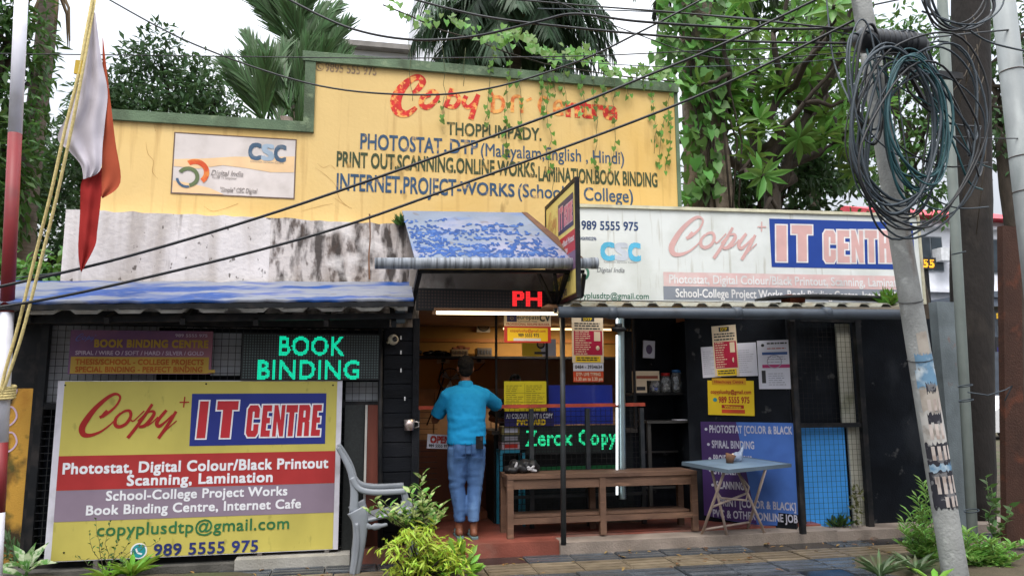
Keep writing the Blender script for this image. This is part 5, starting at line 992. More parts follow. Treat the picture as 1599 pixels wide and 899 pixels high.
def person(label, foot, shoulders, face, mats, elbows, hands_, lean=.04, s=1., seat=False, stance=.085, arms=True):
    """standing figure facing +Y or -Y (face = +1 / -1); foot: ground point between the heels"""
    X, Yb, Zb = foot; f = face; t = thing('person', label, 'person', (X, Yb, Zb))
    hip, wst, chest, sh = Zb+.86*s, Zb+1.0*s, Zb+1.22*s, Zb+1.385*s
    P_ = lambda x, y, z: V((X+x, Yb+f*y, z))
    b = MB(); ls = []
    for q in (1, -1):
        fx = q*stance; stp = .05 if q == 1 else 0.
        b.tube([P_(q*.085, .0, hip+.02), P_(q*.09, .03, Zb+.46*s), P_(fx, .0-stp, Zb+.085), P_(fx, -.005-stp, Zb+.05)], [.075, .05, .037, .036], 12)
        b.ell(P_(fx, -.03-stp, Zb+.045), (.034, .035, .036), 10, 8); b.tube([P_(fx, -.03-stp, Zb+.036), P_(fx, .06-stp, Zb+.04), P_(fx*1.08, .15-stp, Zb+.027)], [(.034, .03), (.036, .03), (.042, .018)], 10)
        for k in range(5): b.ell(P_(fx*1.08+(k-2)*.017, .19-stp-abs(k-1.5)*.006, Zb+.028), (.009, .022, .011), 8, 6)
        ls.append(P_(fx, 0-stp, 0))
    b.tube([P_(0, 0, hip-.06), P_(0, 0, wst), P_(0, lean*.5, chest), P_(0, lean, sh-.02)], [(.13, .095), (.12, .09), (.14, .1), (.11, .075)], 16)
    b.tube([P_(0, lean+.0, sh-.04), P_(0, lean+.02, sh+.05), P_(0, lean+.035, sh+.12)], [.06, .052, .05], 12)
    hc = P_(0, lean+.045, sh+.185); T_, M = head(b, hc, (0, f, 0), s)
    for q, el, ha in ((1, elbows[0], hands_[0]), (-1, elbows[1], hands_[1])):
        S_ = P_(q*shoulders, lean-.005, sh-.07); E, H_ = V(el), V(ha); d = (H_-E).normalized()
        b.tube([P_(q*.1, lean, sh-.03), S_, S_.lerp(E, .5), E, E.lerp(H_, .3), H_], [.05, .052, .045, .038, .04, .026], 12)
        up = V((0, 0, 1)); sd = d.cross(up).normalized()*(-q*f)
        hand(b, H_, d, up, -sd if True else sd)
    body = remeshed(b, 'body', mats['skin'], t, .0075, 3)
    # hair cap: back and top of the skull
    b = MB(); b.ell(T_(0, -.024, .046), (.08*s, .094*s, .09*s), 18, 12, M); b.ell(T_(0, -.05, -.01), (.068*s, .052*s, .07*s), 14, 10, M); b.ell(T_(0, .05, .095), (.05*s, .035*s, .026*s), 12, 8, M)
    remeshed(b, 'hair', mats['hair'], t, .0075, 2, lambda c: .005*noise.noise(c*110)+.005*noise.noise(c*45))
    b = MB()
    for q in (1, -1): b.ell(T_(.03*q, .083, .012), (.013*s, .007*s, .0065*s), 10, 6, M)
    b.build('eyes', mat('eye_dark', (.02, .015, .012), .2), body)
    # shirt
    b = MB(); hem = hip+.1*s-.085
    b.tube([P_(0, .0, hem-.03), P_(0, .0, hem+.05), P_(0, .0, wst+.06), P_(0, lean*.4, chest-.03), P_(0, lean*.8, sh-.085), P_(0, lean, sh-.03), P_(0, lean, sh+.0)], [(.196, .138), (.194, .136), (.186, .13), (.2, .134), (.214, .12), (.184, .092), (.1, .066)], 28)
    b.tube([P_(-shoulders*1.02, lean-.005, sh-.075), P_(-shoulders*.5, lean, sh-.045), P_(shoulders*.5, lean, sh-.045), P_(shoulders*1.02, lean-.005, sh-.075)], [(.062, .066), (.085, .072), (.085, .072), (.062, .066)], 16)
    for q, el in ((1, elbows[0]), (-1, elbows[1])):
        S_ = P_(q*shoulders, lean-.005, sh-.085); E = V(el); b.tube([S_.lerp(P_(0, lean, sh-.06), .3), S_, S_.lerp(E, .5), S_.lerp(E, .8)], [.08, .074, .072, .076], 16)
    def wr(c):
        w = max(0, 1-abs(c.z-(hem+.14))/.16)
        return .0055*noise.noise(V((c.x*8, c.y*8, c.z*22)))*(.5+1.6*w)+.005*noise.noise(V((c.x*14+c.z*9, c.y*14, c.z*10)))+.003*noise.noise(c*30)
    remeshed(b, 'shirt', mats['shirt'], t, .011, 4, wr)
    b = MB(); n = 22; c0 = P_(0, lean+.012, sh+.02)
    ring = [[c0+V((math.cos(a)*r, f*math.sin(a)*r*.92, z+.012*(-math.sin(a)))) for a in np.linspace(0, 2*math.pi, n, endpoint=False)] for r, z in ((.09, -.035), (.071, .03), (.064, .038), (.064, .02))]
    vs = [q for rg_ in ring for q in rg_]; b.smooth = True; b.add(vs, [(k*n+j, k*n+(j+1) % n, (k+1)*n+(j+1) % n, (k+1)*n+j) for k in range(3) for j in range(n)]); b.build('collar', mats['shirt'], t)
    # trousers
    b = MB(); b.tube([P_(0, 0, hem+.04), P_(0, 0, hip), P_(0, 0, hip-.1)], [(.168, .122), (.178, .134), (.156, .122)], 24); b.ell(P_(.07, -.05, hip-.04), (.085, .08, .1), 14, 10); b.ell(P_(-.07, -.05, hip-.04), (.085, .08, .1), 14, 10)
    for q, lp in ((1, ls[0]), (-1, ls[1])):
        x = lp.x-X; y = f*(lp.y-Yb); b.tube([P_(q*.085, -.005, hip-.04), P_(q*.09, .01, hip-.2), P_(q*.09, .025, Zb+.46*s), P_(x*.98, y*.7, Zb+.25), P_(x, y, Zb+.145)], [(.104, .112), (.097, .106), (.076, .086), (.061, .072), (.053, .064)], 18)
    def wr2(c):
        k = max(0, 1-abs(c.z-(Zb+.5))/.15)+max(0, 1-abs(c.z-(Zb+.2))/.14)
        return .006*noise.noise(V((c.x*9, c.y*9, c.z*26)))*(.5+k)+.004*noise.noise(V((c.x*18, c.y*18, c.z*9)))
    remeshed(b, 'trousers', mats['trousers'], t, .012, 3, wr2)
    return t, P_, hem, hip, ls
fz = .1205
px_ = 1.03; py_ = 7.33
sk = dict(skin=m_skin, hair=m_hair, shirt=mat('polo_blue', S(20, 144, 200), .9, var=.07, scale=6, bump=.15, bscale=180), trousers=mat('denim', S(74, 108, 156), .85, var=.16, scale=5, stretch=(2, 2, .6), dirt=[(S(112, 146, 186), .6, 3, .5, .7, (2, 2, .5)), (S(40, 62, 100), .5, 8, .58, .7, (1, 1, 1))], bump=.25, bscale=160))
eR, eL = (1.41, 7.62, 1.345), (.735, 7.52, 1.22)
man, P_, hem, hip, ls = person('customer in bright blue polo shirt and faded jeans leaning on the red rail', (px_, py_, fz), .19, 1, sk, (eR, eL), ((1.2, 7.8, 1.4), (.9, 7.8, 1.4)), .07, 1.03, stance=.066)
# jeans details, phone in the back pocket, slippers
b = MB(); BP = Plane(P_(0, -.139, 0), (1, 0, 0))
for q in (-1, 1):
    c = q*.085
    for (a, b0, c1, d1) in ((c-.055, hip-.125, c+.055, hip-.122), (c-.058, hip-.12, c-.055, hip+.01), (c+.055, hip-.12, c+.058, hip+.01)): b.slab(BP, a, b0, c1, d1, -.02, .001)
b.build('pocket_seam', mat('denim_seam', S(48, 78, 122), .8), man)
q = P_(.105, -.142, hip+.005); ph = thing('mobile_phone', 'black mobile phone sticking out of the back pocket of the jeans', 'phone', q); b = MB(); b.box(q.x-.035, q.x+.035, q.y-.012, q.y+.001, q.z-.05, q.z+.07); b.build('case', mat('phone_black', (.01, .01, .012), .25), ph)
b = MB(); b.box(q.x+.006, q.x+.028, q.y-.016, q.y-.0125, q.z+.03, q.z+.06); b.build('camera_bump', m_ink, ph)
for q, cl in zip(ls, ('right', 'left')):
    x, y = q.x, q.y; b = MB(); pts = [(-.036, -.075), (-.03, -.09), (0, -.096), (.03, -.09), (.036, -.075), (.034, .0), (.046, .1), (.042, .17), (.02, .205), (-.02, .2), (-.042, .16), (-.044, .09), (-.034, 0)]
    pl = Plane((x, y, fz), (1, 0, 0), (0, 1, 0)); b.poly(pl, pts, .0015, .018); sl_ = b.build('slipper', mat('slipper_teal', S(96, 120, 122), .6), man)
    b = MB()
    for sx in (-1, 1): b.tube([(x+sx*.036, y+.05, fz+.02), (x+sx*.03, y+.1, fz+.06), (x, y+.15, fz+.062)], .008, 8)
    b.build('strap', MATS['slipper_teal'], sl_)
# shop attendant behind the counter, mostly hidden
sk2 = dict(skin=mat('skin_dark', S(96, 62, 46), .55), hair=m_hair, shirt=mat('shirt_black', (.012, .012, .014), .8, var=.2), trousers=mat('trousers_dark', (.02, .02, .025), .8))
ax = at(803, 575, 8.95)
person('shop attendant in a black shirt standing in the dark behind the counter', (ax.x, 8.95, .121), .19, -1, sk2, ((ax.x+.3, 8.88, 1.18), (ax.x-.3, 8.88, 1.18)), ((ax.x+.14, 8.66, 1.15), (ax.x-.14, 8.66, 1.15)), .03, .93)
# ================================================================ PLANTS
def leafmat(name, col, island=.35, hue=.02, rough=.45, var=.15): return mat(name, col, rough, var=var, scale=3, leaf=True, island=island, hue=hue, spec=.35)
def spray(mb, rg_, c, r, n, ln, wd, T, drop=-.3, out=.6):
    """n leaves around c in an ellipsoid r, pointing outwards and a little down"""
    q = rnd_dirs(rg_, n)*(rg_.random((n, 1))**.4); pos = np.array(c)+q*np.array(r); d = q*out+rnd_dirs(rg_, n)*.6+np.array((0, 0, drop)); nr = rnd_dirs(rg_, n)*.6+np.array((0, -.3, 1))
    k = rg_.uniform(.7, 1.3, n); return leaves(mb, pos, d, nr, ln*k, wd*k, T)
def limb_pts(a, b_, rg_, wob=.08, n=5):
    a, b_ = np.array(a, float), np.array(b_, float); L_ = np.linalg.norm(b_-a); P = []
    for k in range(n+1): f = k/n; P.append(a*(1-f)+b_*f+(rg_.normal(size=3)*wob*L_*math.sin(math.pi*f)*.5))
    return [V(p) for p in P]
def broad_tree(name, label, base, h, crown_c, crown_r, nclump, nleaf, ln, wd, lm, bm, seed, tr=.18, T=T_DIAM, limbs=8, group=None, cs=.32, drop=-.3):
    rg_ = np.random.default_rng(seed); base = V(base); cc = np.array(crown_c, float); cr_ = np.array(crown_r, float)
    t = thing(name, label, 'tree', base, group); b = MB(); top = V(cc*.5+np.array(base)*.5); top.z = max(cc[2]-cr_[2]*.5, base.z+.4*(cc[2]-base.z))
    b.tube(limb_pts(base, top, rg_, .05, 6), list(np.linspace(tr, tr*.6, 7)), 10)
    cl = []
    for k in range(nclump):
        q = rnd_dirs(rg_, 1)[0]; cl.append(cc+q*cr_*(.45+.55*rg_.random()**.5))
    for k in range(limbs):
        e = cl[k]; b.tube(limb_pts(top-V((0, 0, rg_.uniform(0, .3))), e, rg_, .15, 5), list(np.linspace(tr*.45, .015, 6)), 6)
    b.build('trunk', bm, t); b = MB()
    for c in cl: spray(b, rg_, c, cr_*cs*rg_.uniform(.7, 1.25), max(3, nleaf//nclump), ln, wd, T, drop)
    b.build('crown', lm, t); return t
def frond(mb, base, d, ln, rg_, droop=.5, lf=.5, n=34, w=.035, up=(0, 0, 1), rach=.018, hang=.35, fwd=0.):
    """a feather palm leaf: arching midrib with leaflets to both sides"""
    p = np.array(base, float); d = np.array(d, float); d /= np.linalg.norm(d); P = [p.copy()]; D = [d.copy()]; m = 12
    for k in range(m):
        d = d+np.array((0, 0, -droop/m*(1+1.2*k/m))); d /= np.linalg.norm(d); p = p+d*ln/m; P.append(p.copy()); D.append(d.copy())
    mb.tube([V(q) for q in P], list(np.linspace(rach, .004, m+1)), 5)
    pos, dr, nr, L_, Wd = [], [], [], [], []
    for k in range(n):
        f = .16+.84*k/(n-1); i = min(int(f*m), m-1); g = f*m-i; q = P[i]*(1-g)+P[i+1]*g; dd = D[i]; sd = np.cross(dd, np.array(up, float)); sd /= np.linalg.norm(sd)+1e-9
        for s_ in (1, -1):
            pos.append(q); dr.append(sd*s_*(.8-fwd*.4)+dd*(.55+.4*f+fwd*.5)+np.array((0, 0, -hang))*(1+rg_.normal()*.25)+rg_.normal(size=3)*.07); nr.append(np.cross(sd, dd)+rg_.normal(size=3)*.15); L_.append(lf*(math.sin(math.pi*min(1, .18+f*.8))**.7)*rg_.uniform(.85, 1.1)); Wd.append(w*rg_.uniform(.8, 1.2))
    leaves(mb, pos, dr, nr, np.array(L_), np.array(Wd), T_BLADE)
m_bark = mat('bark_grey', S(128, 114, 100), .9, var=.25, scale=6, stretch=(1, 1, 3), dirt=[(S(70, 64, 56), .8, 3, .5, .68, (1, 1, 2)), (S(90, 104, 70), .5, 2, .55, .7, (1, 1, 1))], bump=.6, bscale=30)
m_barkd = mat('bark_dark', S(62, 54, 46), .9, var=.3, scale=6, stretch=(2, 2, .5), bump=.6, bscale=30)
m_palmbark = mat('palm_bark', S(120, 108, 98), .9, var=.25, scale=8, stretch=(.4, .4, 6), dirt=(S(76, 70, 62)), da=.7, ds=4, bump=.5)
lg_dark = leafmat('leaf_dark', (.058, .12, .045)); lg_mid = leafmat('leaf_mid', (.06, .14, .034)); lg_palm = leafmat('leaf_palm', (.05, .1, .05), .3); lg_fan = leafmat('leaf_fan', (.06, .13, .045), .35, .02)
lg_bright = leafmat('leaf_bright', (.1, .24, .035), .3, .03); lg_ivy = leafmat('leaf_ivy', (.08, .21, .04), .35, .025); lg_fr = leafmat('leaf_frangipani', (.1, .23, .045), .4, .03, .35); lg_coco = leafmat('leaf_coco', (.06, .09, .04), .35)
# ---- left: coconut trunk and broad trees
def crown_of(px, py, Y): return at(px, py, Y)
rgl = np.random.default_rng(11)
t = thing('coconut_palm', 'tall slim grey palm trunk between the painted pole and the flag', 'tree', (*at(34, 560, 11).xy, -.14))
b = MB(); pts = [V((at(25, 600, 11).x, 11, -.14))]+[at(px, py, 11) for px, py in ((28, 480), (40, 330), (54, 200), (68, 90), (76, 10), (80, -210))]
b.tube(pts, [.2, .16, .145, .135, .13, .125, .12], 12); b.build('trunk', m_palmbark, t)
tp = at(80, -210, 11)
for k in range(9):
    a = k*2.4; b = MB(); frond(b, tp, (math.cos(a), math.sin(a), .9-.05*k), 2.4, rgl, .9, .75, 30, .05); b.build('frond', lg_coco, t)
b = MB(); q = at(78, 5, 11)
for k in range(14): a = k*.9; b.tube([q+V((.1*math.cos(a), .1*math.sin(a), .25)), q+V((.25*math.cos(a), .25*math.sin(a), -.05)), q+V((.3*math.cos(a), .3*math.sin(a), -.4-.3*random.random()))], [.03, .02, .005], 5)
b.build('dry_sheath', mat('dry_fibre', S(130, 112, 90), .9, var=.3), t)
broad_tree('broadleaf_tree', 'dark green bushy tree behind the hanging flag and the low end of the yellow wall', (at(240, 500, 13).x, 13, -.14), 6, at(262, 215, 13), (1.3, 1.0, 1.5), 70, 10000, .15, .07, lg_dark, m_barkd, 21, .2, T_DIAM, 12)
broad_tree('broadleaf_tree', 'shaggy dark tree directly behind the white and red pole', (at(-60, 560, 10).x, 10, -.14), 6, at(-75, 170, 10), (.95, .9, 2.4), 55, 7000, .16, .07, lg_mid, m_barkd, 22, .18, T_DIAM, 10)
broad_tree('broadleaf_tree', 'low dark tree filling the gap between the palm trunk and the white wall', (at(60, 560, 12).x, 12, -.14), 4, at(75, 350, 12), (1.0, .8, 1.6), 50, 6000, .15, .065, lg_dark, m_barkd, 23, .14, T_DIAM, 10)
broad_tree('broadleaf_tree', 'lacy dark tree top showing between the coconut trunk and the flag', (at(180, 560, 14).x, 14, -.14), 5, at(140, 270, 14), (.9, .9, 1.45), 54, 5200, .15, .065, lg_dark, m_barkd, 27, .14, T_DIAM, 10, cs=.28)
broad_tree('broadleaf_tree', 'distant dark tree between the bushy tree and the feather palms', (at(390, 560, 16).x, 16, -.14), 5, at(340, 250, 16), (1.3, .8, 1.1), 34, 2600, .17, .075, lg_dark, m_barkd, 28, .14, T_DIAM, 10)
t = thing('hedge', 'bright low leafy hedge showing just above the blue roof beside the white wall', 'hedge', (-4, 9.5, 0)); b = MB()
for px in range(-20, 100, 14): spray(b, rgl, at(px, 428+rgl.uniform(-8, 16), 9.5), (.28, .2, .2), 60, .13, .07, T_OVAL)
b.build('leaves', lg_ivy, t)
b = MB()
for px in (0, 40, 80): p = at(px, 440, 9.5); b.tube([(p.x, 9.5, -.14), (p.x, 9.5, p.z)], [.03, .015], 6)
b.build('stem', m_barkd, t)
# ---- fan and feather palms behind the step of the parapet
rgf = np.random.default_rng(31)
t = thing('feather_palm', 'shorter bushy feather palm with upright fronds above the green coping step', 'tree', (at(440, 560, 9.6).x, 9.6, -.14))
cb = at(445, 185, 9.6); b = MB(); b.tube([(cb.x+.1, 9.6, -.14), (cb.x, 9.6, cb.z)], [.14, .1], 10); b.build('trunk', m_palmbark, t)
for k in range(20): 
    a = rgf.uniform(-.5, .35) if k % 2 else rgf.uniform(-.65, .2); b = MB(); frond(b, V(cb)+V((rgf.uniform(-.25, .2), rgf.uniform(-.2, .2), rgf.uniform(-.3, .35))), (math.sin(a), rgf.uniform(-.4, .4), math.cos(a)*1.1), rgf.uniform(.6, 1.05), rgf, .35, .5, 24, .024, up=(0, -1, .15), hang=.0, fwd=1); b.build('frond', lg_fan, t)
t = thing('feather_palm', 'taller dense feather palm rising out of the frame behind the parapet step', 'tree', (at(470, 560, 10.4).x, 10.4, -.14))
cb = at(470, 95, 10.4); b = MB(); b.tube([(cb.x, 10.4, -.14), (cb.x, 10.4, cb.z)], [.15, .11], 10); b.build('trunk', m_palmbark, t)
for k in range(27):
    a = rgf.uniform(-.75, .7); b = MB(); frond(b, V(cb)+V((rgf.uniform(-.25, .25), rgf.uniform(-.3, .3), rgf.uniform(-1.0, .5))), (math.sin(a), rgf.uniform(-.5, .3), math.cos(a)), rgf.uniform(.6, 1.0), rgf, .35, .5, 26, .026, up=(0, -1, .15), hang=.0, fwd=1); b.build('frond', lg_fan, t)
# ---- big drooping palm behind the wall
rgp = np.random.default_rng(41)
def big_palm(label, px, py, Y, n, L_, lf, seed, mt, droop=1.7, a0=0.):
    rg_ = np.random.default_rng(seed); c = at(px, py, Y); t = thing('coconut_palm', label, 'tree', (c.x, Y, -.14)); b = MB(); b.tube([(c.x+.3, Y, -.14), (c.x+.1, Y, c.z*.5), (c.x, Y, c.z)], [.22, .17, .15], 12); b.build('trunk', m_palmbark, t)
    for k in range(n):
        a = a0+k*2.39996; el = .9-1.2*k/n; b = MB(); frond(b, c, (math.cos(a), math.sin(a)*.8, el), L_*rg_.uniform(.8, 1.1), rg_, droop, lf, 44, .05, hang=.9, rach=.025); b.build('frond', mt, t)
    b = MB()
    for k in range(9): a = k*.7; b.ell(c+V((.22*math.cos(a), .22*math.sin(a), -.2+.05*(k % 3))), (.1, .1, .12), 10, 7)
    b.build('coconut', mat('coconut_brown', S(96, 84, 50), .7, var=.3), t); return t
big_palm('large palm with drooping fronds behind the middle of the yellow parapet', 800, 5, 14, 34, 2.7, 1.0, 42, lg_palm, 1.5)
big_palm('coconut palm whose frond tips hang above the climber covered trunk', 1105, -60, 13, 18, 2.0, .7, 43, lg_coco, 1.9, .4)
# ---- climber covered trunk
rgi = np.random.default_rng(51)
t = thing('climber_tree', 'thick pale old trunk covered in heart leaved climber beside the yellow wall', 'tree', (at(1095, 560, 8.6).x, 8.6, -.14))
pts = [V((at(1105, 560, 8.6).x, 8.6, -.14))]+[at(px, py, 8.6) for px, py in ((1102, 330), (1098, 230), (1092, 140), (1088, 50), (1084, -60))]
b = MB(); b.tube(pts, [.3, .27, .25, .23, .22, .2], 14); b.tube([q+V((-.2, -.12, 0)) for q in pts], [.11, .1, .09, .08, .07, .06], 10); b.tube([q+V((.22, -.1, 0)) for q in pts[:4]], [.13, .12, .08, .04], 10); b.build('trunk', m_bark, t)
b = MB()
for k in range(9): x = rgi.uniform(-.25, .25); b.tube([pts[1]+V((x, -.28, -.6)), pts[2]+V((x+.1*rgi.normal(), -.28, 0)), pts[3]+V((x+.1*rgi.normal(), -.26, 0)), pts[4]+V((x, -.24, 0))], .013, 5)
b.build('climber_stem', m_barkd, t)
b = MB(); n = 620
py = np.concatenate([rgi.uniform(-30, 140, 430), rgi.uniform(140, 310, 190)]); pos = []
for y in py:
    sp_ = 52 if y < 130 else 30; cx = 1082 if y < 130 else 1098
    if 60 < y < 130: sp_, cx = 62, 1078
    pos.append(tuple(at(cx+rgi.uniform(-sp_, sp_), y, 8.25+rgi.uniform(-.12, .35))))
leaves(b, pos, np.array((0, -.25, -1))+rgi.normal(size=(n, 3))*.45, np.array((0, -1, .35))+rgi.normal(size=(n, 3))*.35, rgi.uniform(.1, .19, n), rgi.uniform(.1, .17, n), T_HEART); b.build('climber_leaves', lg_ivy, t)
# ---- frangipani tree on the right: whorls of long leaves on forked limbs
rgr = np.random.default_rng(61)
t = thing('frangipani_tree', 'broad tree with whorls of long leaves on forked limbs above the white signboard', 'tree', (at(1215, 560, 9).x, 9, -.14))
b = MB(); base = V((at(1205, 560, 9).x, 9, -.14)); f0 = at(1205, 285, 9); b.tube([base, (base+f0)/2+V((.05, 0, 0)), f0], [.16, .13, .11], 10)
tips = []
def fork(p, q, r, dep):
    b.tube(limb_pts(p, q, rgr, .12, 4), list(np.linspace(r, r*.65, 5)), 7)
    if dep == 0: tips.append((q, q-p)); return
    for k in range(3 if dep == 2 else 2):
        d = (q-p).normalized()*rgr.uniform(.45, .75)+V(rgr.normal(size=3)*.45)+V((0, 0, .25)); fork(q, q+d*(.7 if dep == 2 else .5), r*.6, dep-1)
for (px, py, Y) in ((1130, 225, 8.7), (1160, 160, 9.2), (1260, 180, 8.8), (1300, 230, 9.1), (1215, 150, 8.6), (1180, 240, 8.5), (1285, 130, 9.3)): fork(f0+V((0, 0, rgr.uniform(-.2, .1))), at(px, py, Y), .085, 2)
b.build('trunk', m_barkd, t)
for (px, py, Y) in ((1185, 185, 8.3), (1200, 200, 8.2), (1150, 200, 8.4), (1240, 90, 8.6), (1130, 60, 8.7), (1170, 40, 8.8), (1210, 70, 8.6), (1300, 60, 8.7), (1265, 120, 8.5), (1120, 95, 8.6), (1150, 125, 8.5), (1225, 130, 8.4), (1320, 110, 8.6), (1140, 160, 8.5), (1190, 110, 8.6), (1290, 175, 8.6), (1250, 215, 8.5), (1325, 200, 8.7), (1335, 40, 8.9), (1105, 30, 8.9)): tips.append((at(px, py, Y), V(rgr.normal(size=3)*.5)+V((0, -.3, 1))))
for _ in range(46): px, py = rgr.uniform(1095, 1345), rgr.uniform(-20, 250); tips.append((at(px, py, rgr.uniform(8.5, 9.6)), V(rgr.normal(size=3)*.6)+V((0, -.3, .9))))
b = MB()
for p, d in tips:
    d = d.normalized(); m = 13; a = rgr.uniform(0, 6); e1 = d.orthogonal().normalized(); e2 = d.cross(e1); P3, D3 = [], []
    for k in range(m): an = a+k*2.4; o = e1*math.cos(an)+e2*math.sin(an); P3.append(tuple(p-d*.1*k/m)); D3.append(tuple(o+d*(.75-.08*k)+V((0, 0, -.12))))
    leaves(b, P3, D3, [tuple(d)]*m, rgr.uniform(.24, .36, m), rgr.uniform(.085, .125, m), T_OVAL)
b.build('crown', lg_fr, t)
broad_tree('broadleaf_tree', 'dense dark tree low behind the white signboard and forked limbs', (at(1190, 560, 10.5).x, 10.5, -.14), 4, at(1215, 285, 10.3), (1.5, .6, .75), 44, 3400, .15, .08, lg_dark, m_barkd, 24, .12, T_OVAL, 10)
broad_tree('broadleaf_tree', 'leafy tree seen through the coils of cable between the leaning poles', (at(1430, 560, 12).x, 12, -.14), 5, at(1400, 190, 12), (1.35, 1.0, 2.0), 44, 3200, .16, .08, lg_mid, m_barkd, 25, .16, T_OVAL, 10)
broad_tree('broadleaf_tree', 'dark tree top behind the galvanised pole and dark trunk', (at(1580, 560, 11).x, 11, -.14), 5, at(1570, 120, 11), (.9, .8, 1.9), 30, 2200, .16, .08, lg_dark, m_barkd, 26, .16, T_OVAL, 8)
broad_tree('broadleaf_tree', 'mid green tree behind the frangipani under the wires', (at(1290, 560, 13).x, 13, -.14), 5, at(1255, 90, 13), (2.0, .9, 1.5), 40, 2600, .18, .09, lg_mid, m_barkd, 29, .16, T_OVAL, 10)
# ---- creeper hanging over the parapet
rgv = np.random.default_rng(71)
t = thing('creeper', 'light green creeper with heart leaves trailing over the top of the yellow parapet', 'creeper', at(900, 100, 7.5)); st_, lv, hg = MB(), MB(), MB()
main = [at(px, py, 7.62) for px, py in ((598, 8), (640, 25), (690, 48), (740, 62), (790, 82), (850, 100), (920, 112), (990, 122), (1060, 128))]
st_.tube(main, .008, 5); P3, D3, N3, L3 = [], [], [], []
for k in range(300):
    px = rgv.uniform(600, 1060); f = (px-600)/460; py = 12+f*118+8*math.sin(px*.06)+rgv.normal()*7
    if px < 770 and rgv.random() < .55: continue
    P3.append(tuple(at(px, py-3, 7.5+rgv.uniform(-.12, .3)))); D3.append((rgv.normal()*.5, -.3, -.8+rgv.normal()*.5)); N3.append((rgv.normal()*.4, -1, .5)); L3.append(rgv.uniform(.055, .105))
L3 = np.array(L3); leaves(lv, P3, D3, N3, L3, L3*.9, T_HEART)
P3, D3, N3, L3 = [], [], [], []
for px, y0, y1, dens in ((766, 105, 190, .5), (690, 60, 190, .06), (692, 150, 190, .8), (800, 100, 250, .8), (770, 60, 120, .5), (812, 105, 215, .5), (846, 108, 185, .9), (862, 108, 150, .9), (880, 110, 165, .8), (855, 110, 270, .45), (912, 118, 190, .7), (925, 118, 290, .35), (945, 120, 180, .6), (962, 122, 270, .5), (985, 124, 150, .9), (1003, 126, 150, .9), (1018, 132, 245, .7), (1046, 135, 270, .8), (1040, 180, 262, .8), (855, 260, 345, .2), (640, 62, 170, .02), (725, 75, 140, .03)):
    x = px; pts = []
    for y in np.arange(y0, y1, 12): x += rgv.normal()*2.2; pts.append(at(x, y, 7.545+rgv.uniform(-.01, .01)))
    if len(pts) > 1: hg.tube(pts, .0028, 4)
    for q in pts:
        for _ in range(2):
            if rgv.random() < dens: P3.append(tuple(q+V(rgv.normal(size=3)*.02))); D3.append((rgv.normal()*.45, -.15, -1)); N3.append((rgv.normal()*.5, -1, .2)); L3.append(rgv.uniform(.036, .075))
L3 = np.array(L3); leaves(hg if False else lv, P3, D3, N3, L3, L3*.85, T_HEART)
st_.v += []; st_.build('stem', m_barkd, t); hg.build('hanging_stem', mat('vine_green', (.09, .1, .04), .7), t); lv.build('leaves', lg_bright, t)
# tuft growing from the wall top beside the canopy
def tuft(name, label, base, n, L_, w, lm, seed, spread=.8, T=T_BLADE, cat='plant', stems=True, group=None):
    rg_ = np.random.default_rng(seed); t = thing(name, label, cat, base, group); b = MB(); d = rnd_dirs(rg_, n)*spread; d[:, 2] = np.abs(d[:, 2])+.55
    leaves(b, np.array(base)+rg_.normal(size=(n, 3))*np.array((.03, .03, .002)), d, rnd_dirs(rg_, n)+np.array((0, 0, .5)), L_*rg_.uniform(.6, 1.15, n), w*rg_.uniform(.7, 1.2, n), T); b.build('leaves', lm, t); return t
tuft('weed', 'small green weed growing where the white wall top meets the canopy', at(627, 352, 7.4), 40, .16, .035, lg_mid, 81, .9, T_DIAM)
tuft('weed', 'yellow green weed on the roof edge beside the leaning pole', at(1385, 478, 6.7), 60, .2, .06, lg_bright, 82, 1.1, T_DIAM)
# ---- foreground shrubs
def stem_plant(mb_s, mb_l, base, top, rg_, nl, ln, wd, T, droop=-.1, f0=.3, r=.006):
    P = limb_pts(base, top, rg_, .1, 5); mb_s.tube(P, list(np.linspace(r, r*.4, 6)), 5); pos, D = [], []
    for k in range(nl):
        f = f0+(1-f0)*k/max(1, nl-1); i = min(int(f*5), 4); q = P[i].lerp(P[i+1], f*5-i); a = k*2.4+rg_.random(); pos.append(tuple(q)); D.append((math.cos(a), math.sin(a), .5+droop+.5*f))
    leaves(mb_l, pos, D, np.array((0, 0, 1))+rg_.normal(size=(nl, 3))*.3, ln*rg_.uniform(.7, 1.2, nl), wd*rg_.uniform(.8, 1.2, nl), T)
def leaf_var(name, edge, mid):
    m = mat(name, mid, .45, var=.2, scale=18, leaf=True, island=.3, dirt=edge, da=.9, ds=22, dlo=.46, dhi=.56); return m
rgs = np.random.default_rng(91); sb = gnd(655, 905, 0)
m_vari = leaf_var('leaf_variegated', (.52, .58, .26), (.12, .3, .055)); m_gold = leafmat('leaf_gold', (.33, .46, .05), .4, .04); m_lime = leafmat('leaf_lime', (.16, .34, .04), .35, .03)
t = thing('variegated_shrub', 'cream edged variegated shrub rising behind the golden one in front of the chair', 'shrub', sb+V((-.1, .1, 0))); s_, l_ = MB(), MB()
for (px, py) in ((660, 742), (655, 760), (672, 770), (640, 765), (600, 785), (585, 782), (612, 800), (575, 800), (690, 790), (692, 800), (640, 800), (660, 810), (625, 790), (670, 795), (610, 815), (645, 785), (600, 800), (630, 812), (655, 790), (680, 812)): stem_plant(s_, l_, sb+V((rgs.normal()*.04, .05, .3)), at(px, py, 6.32+rgs.uniform(-.1, .12)), rgs, 11, .1, .05, T_OVAL, 0, .35)
s_.build('stem', m_barkd, t); l_.build('leaves', m_vari, t)
t = thing('golden_shrub', 'golden green drooping shrub in front of the shop entrance', 'shrub', sb); s_, l_ = MB(), MB(); b = l_
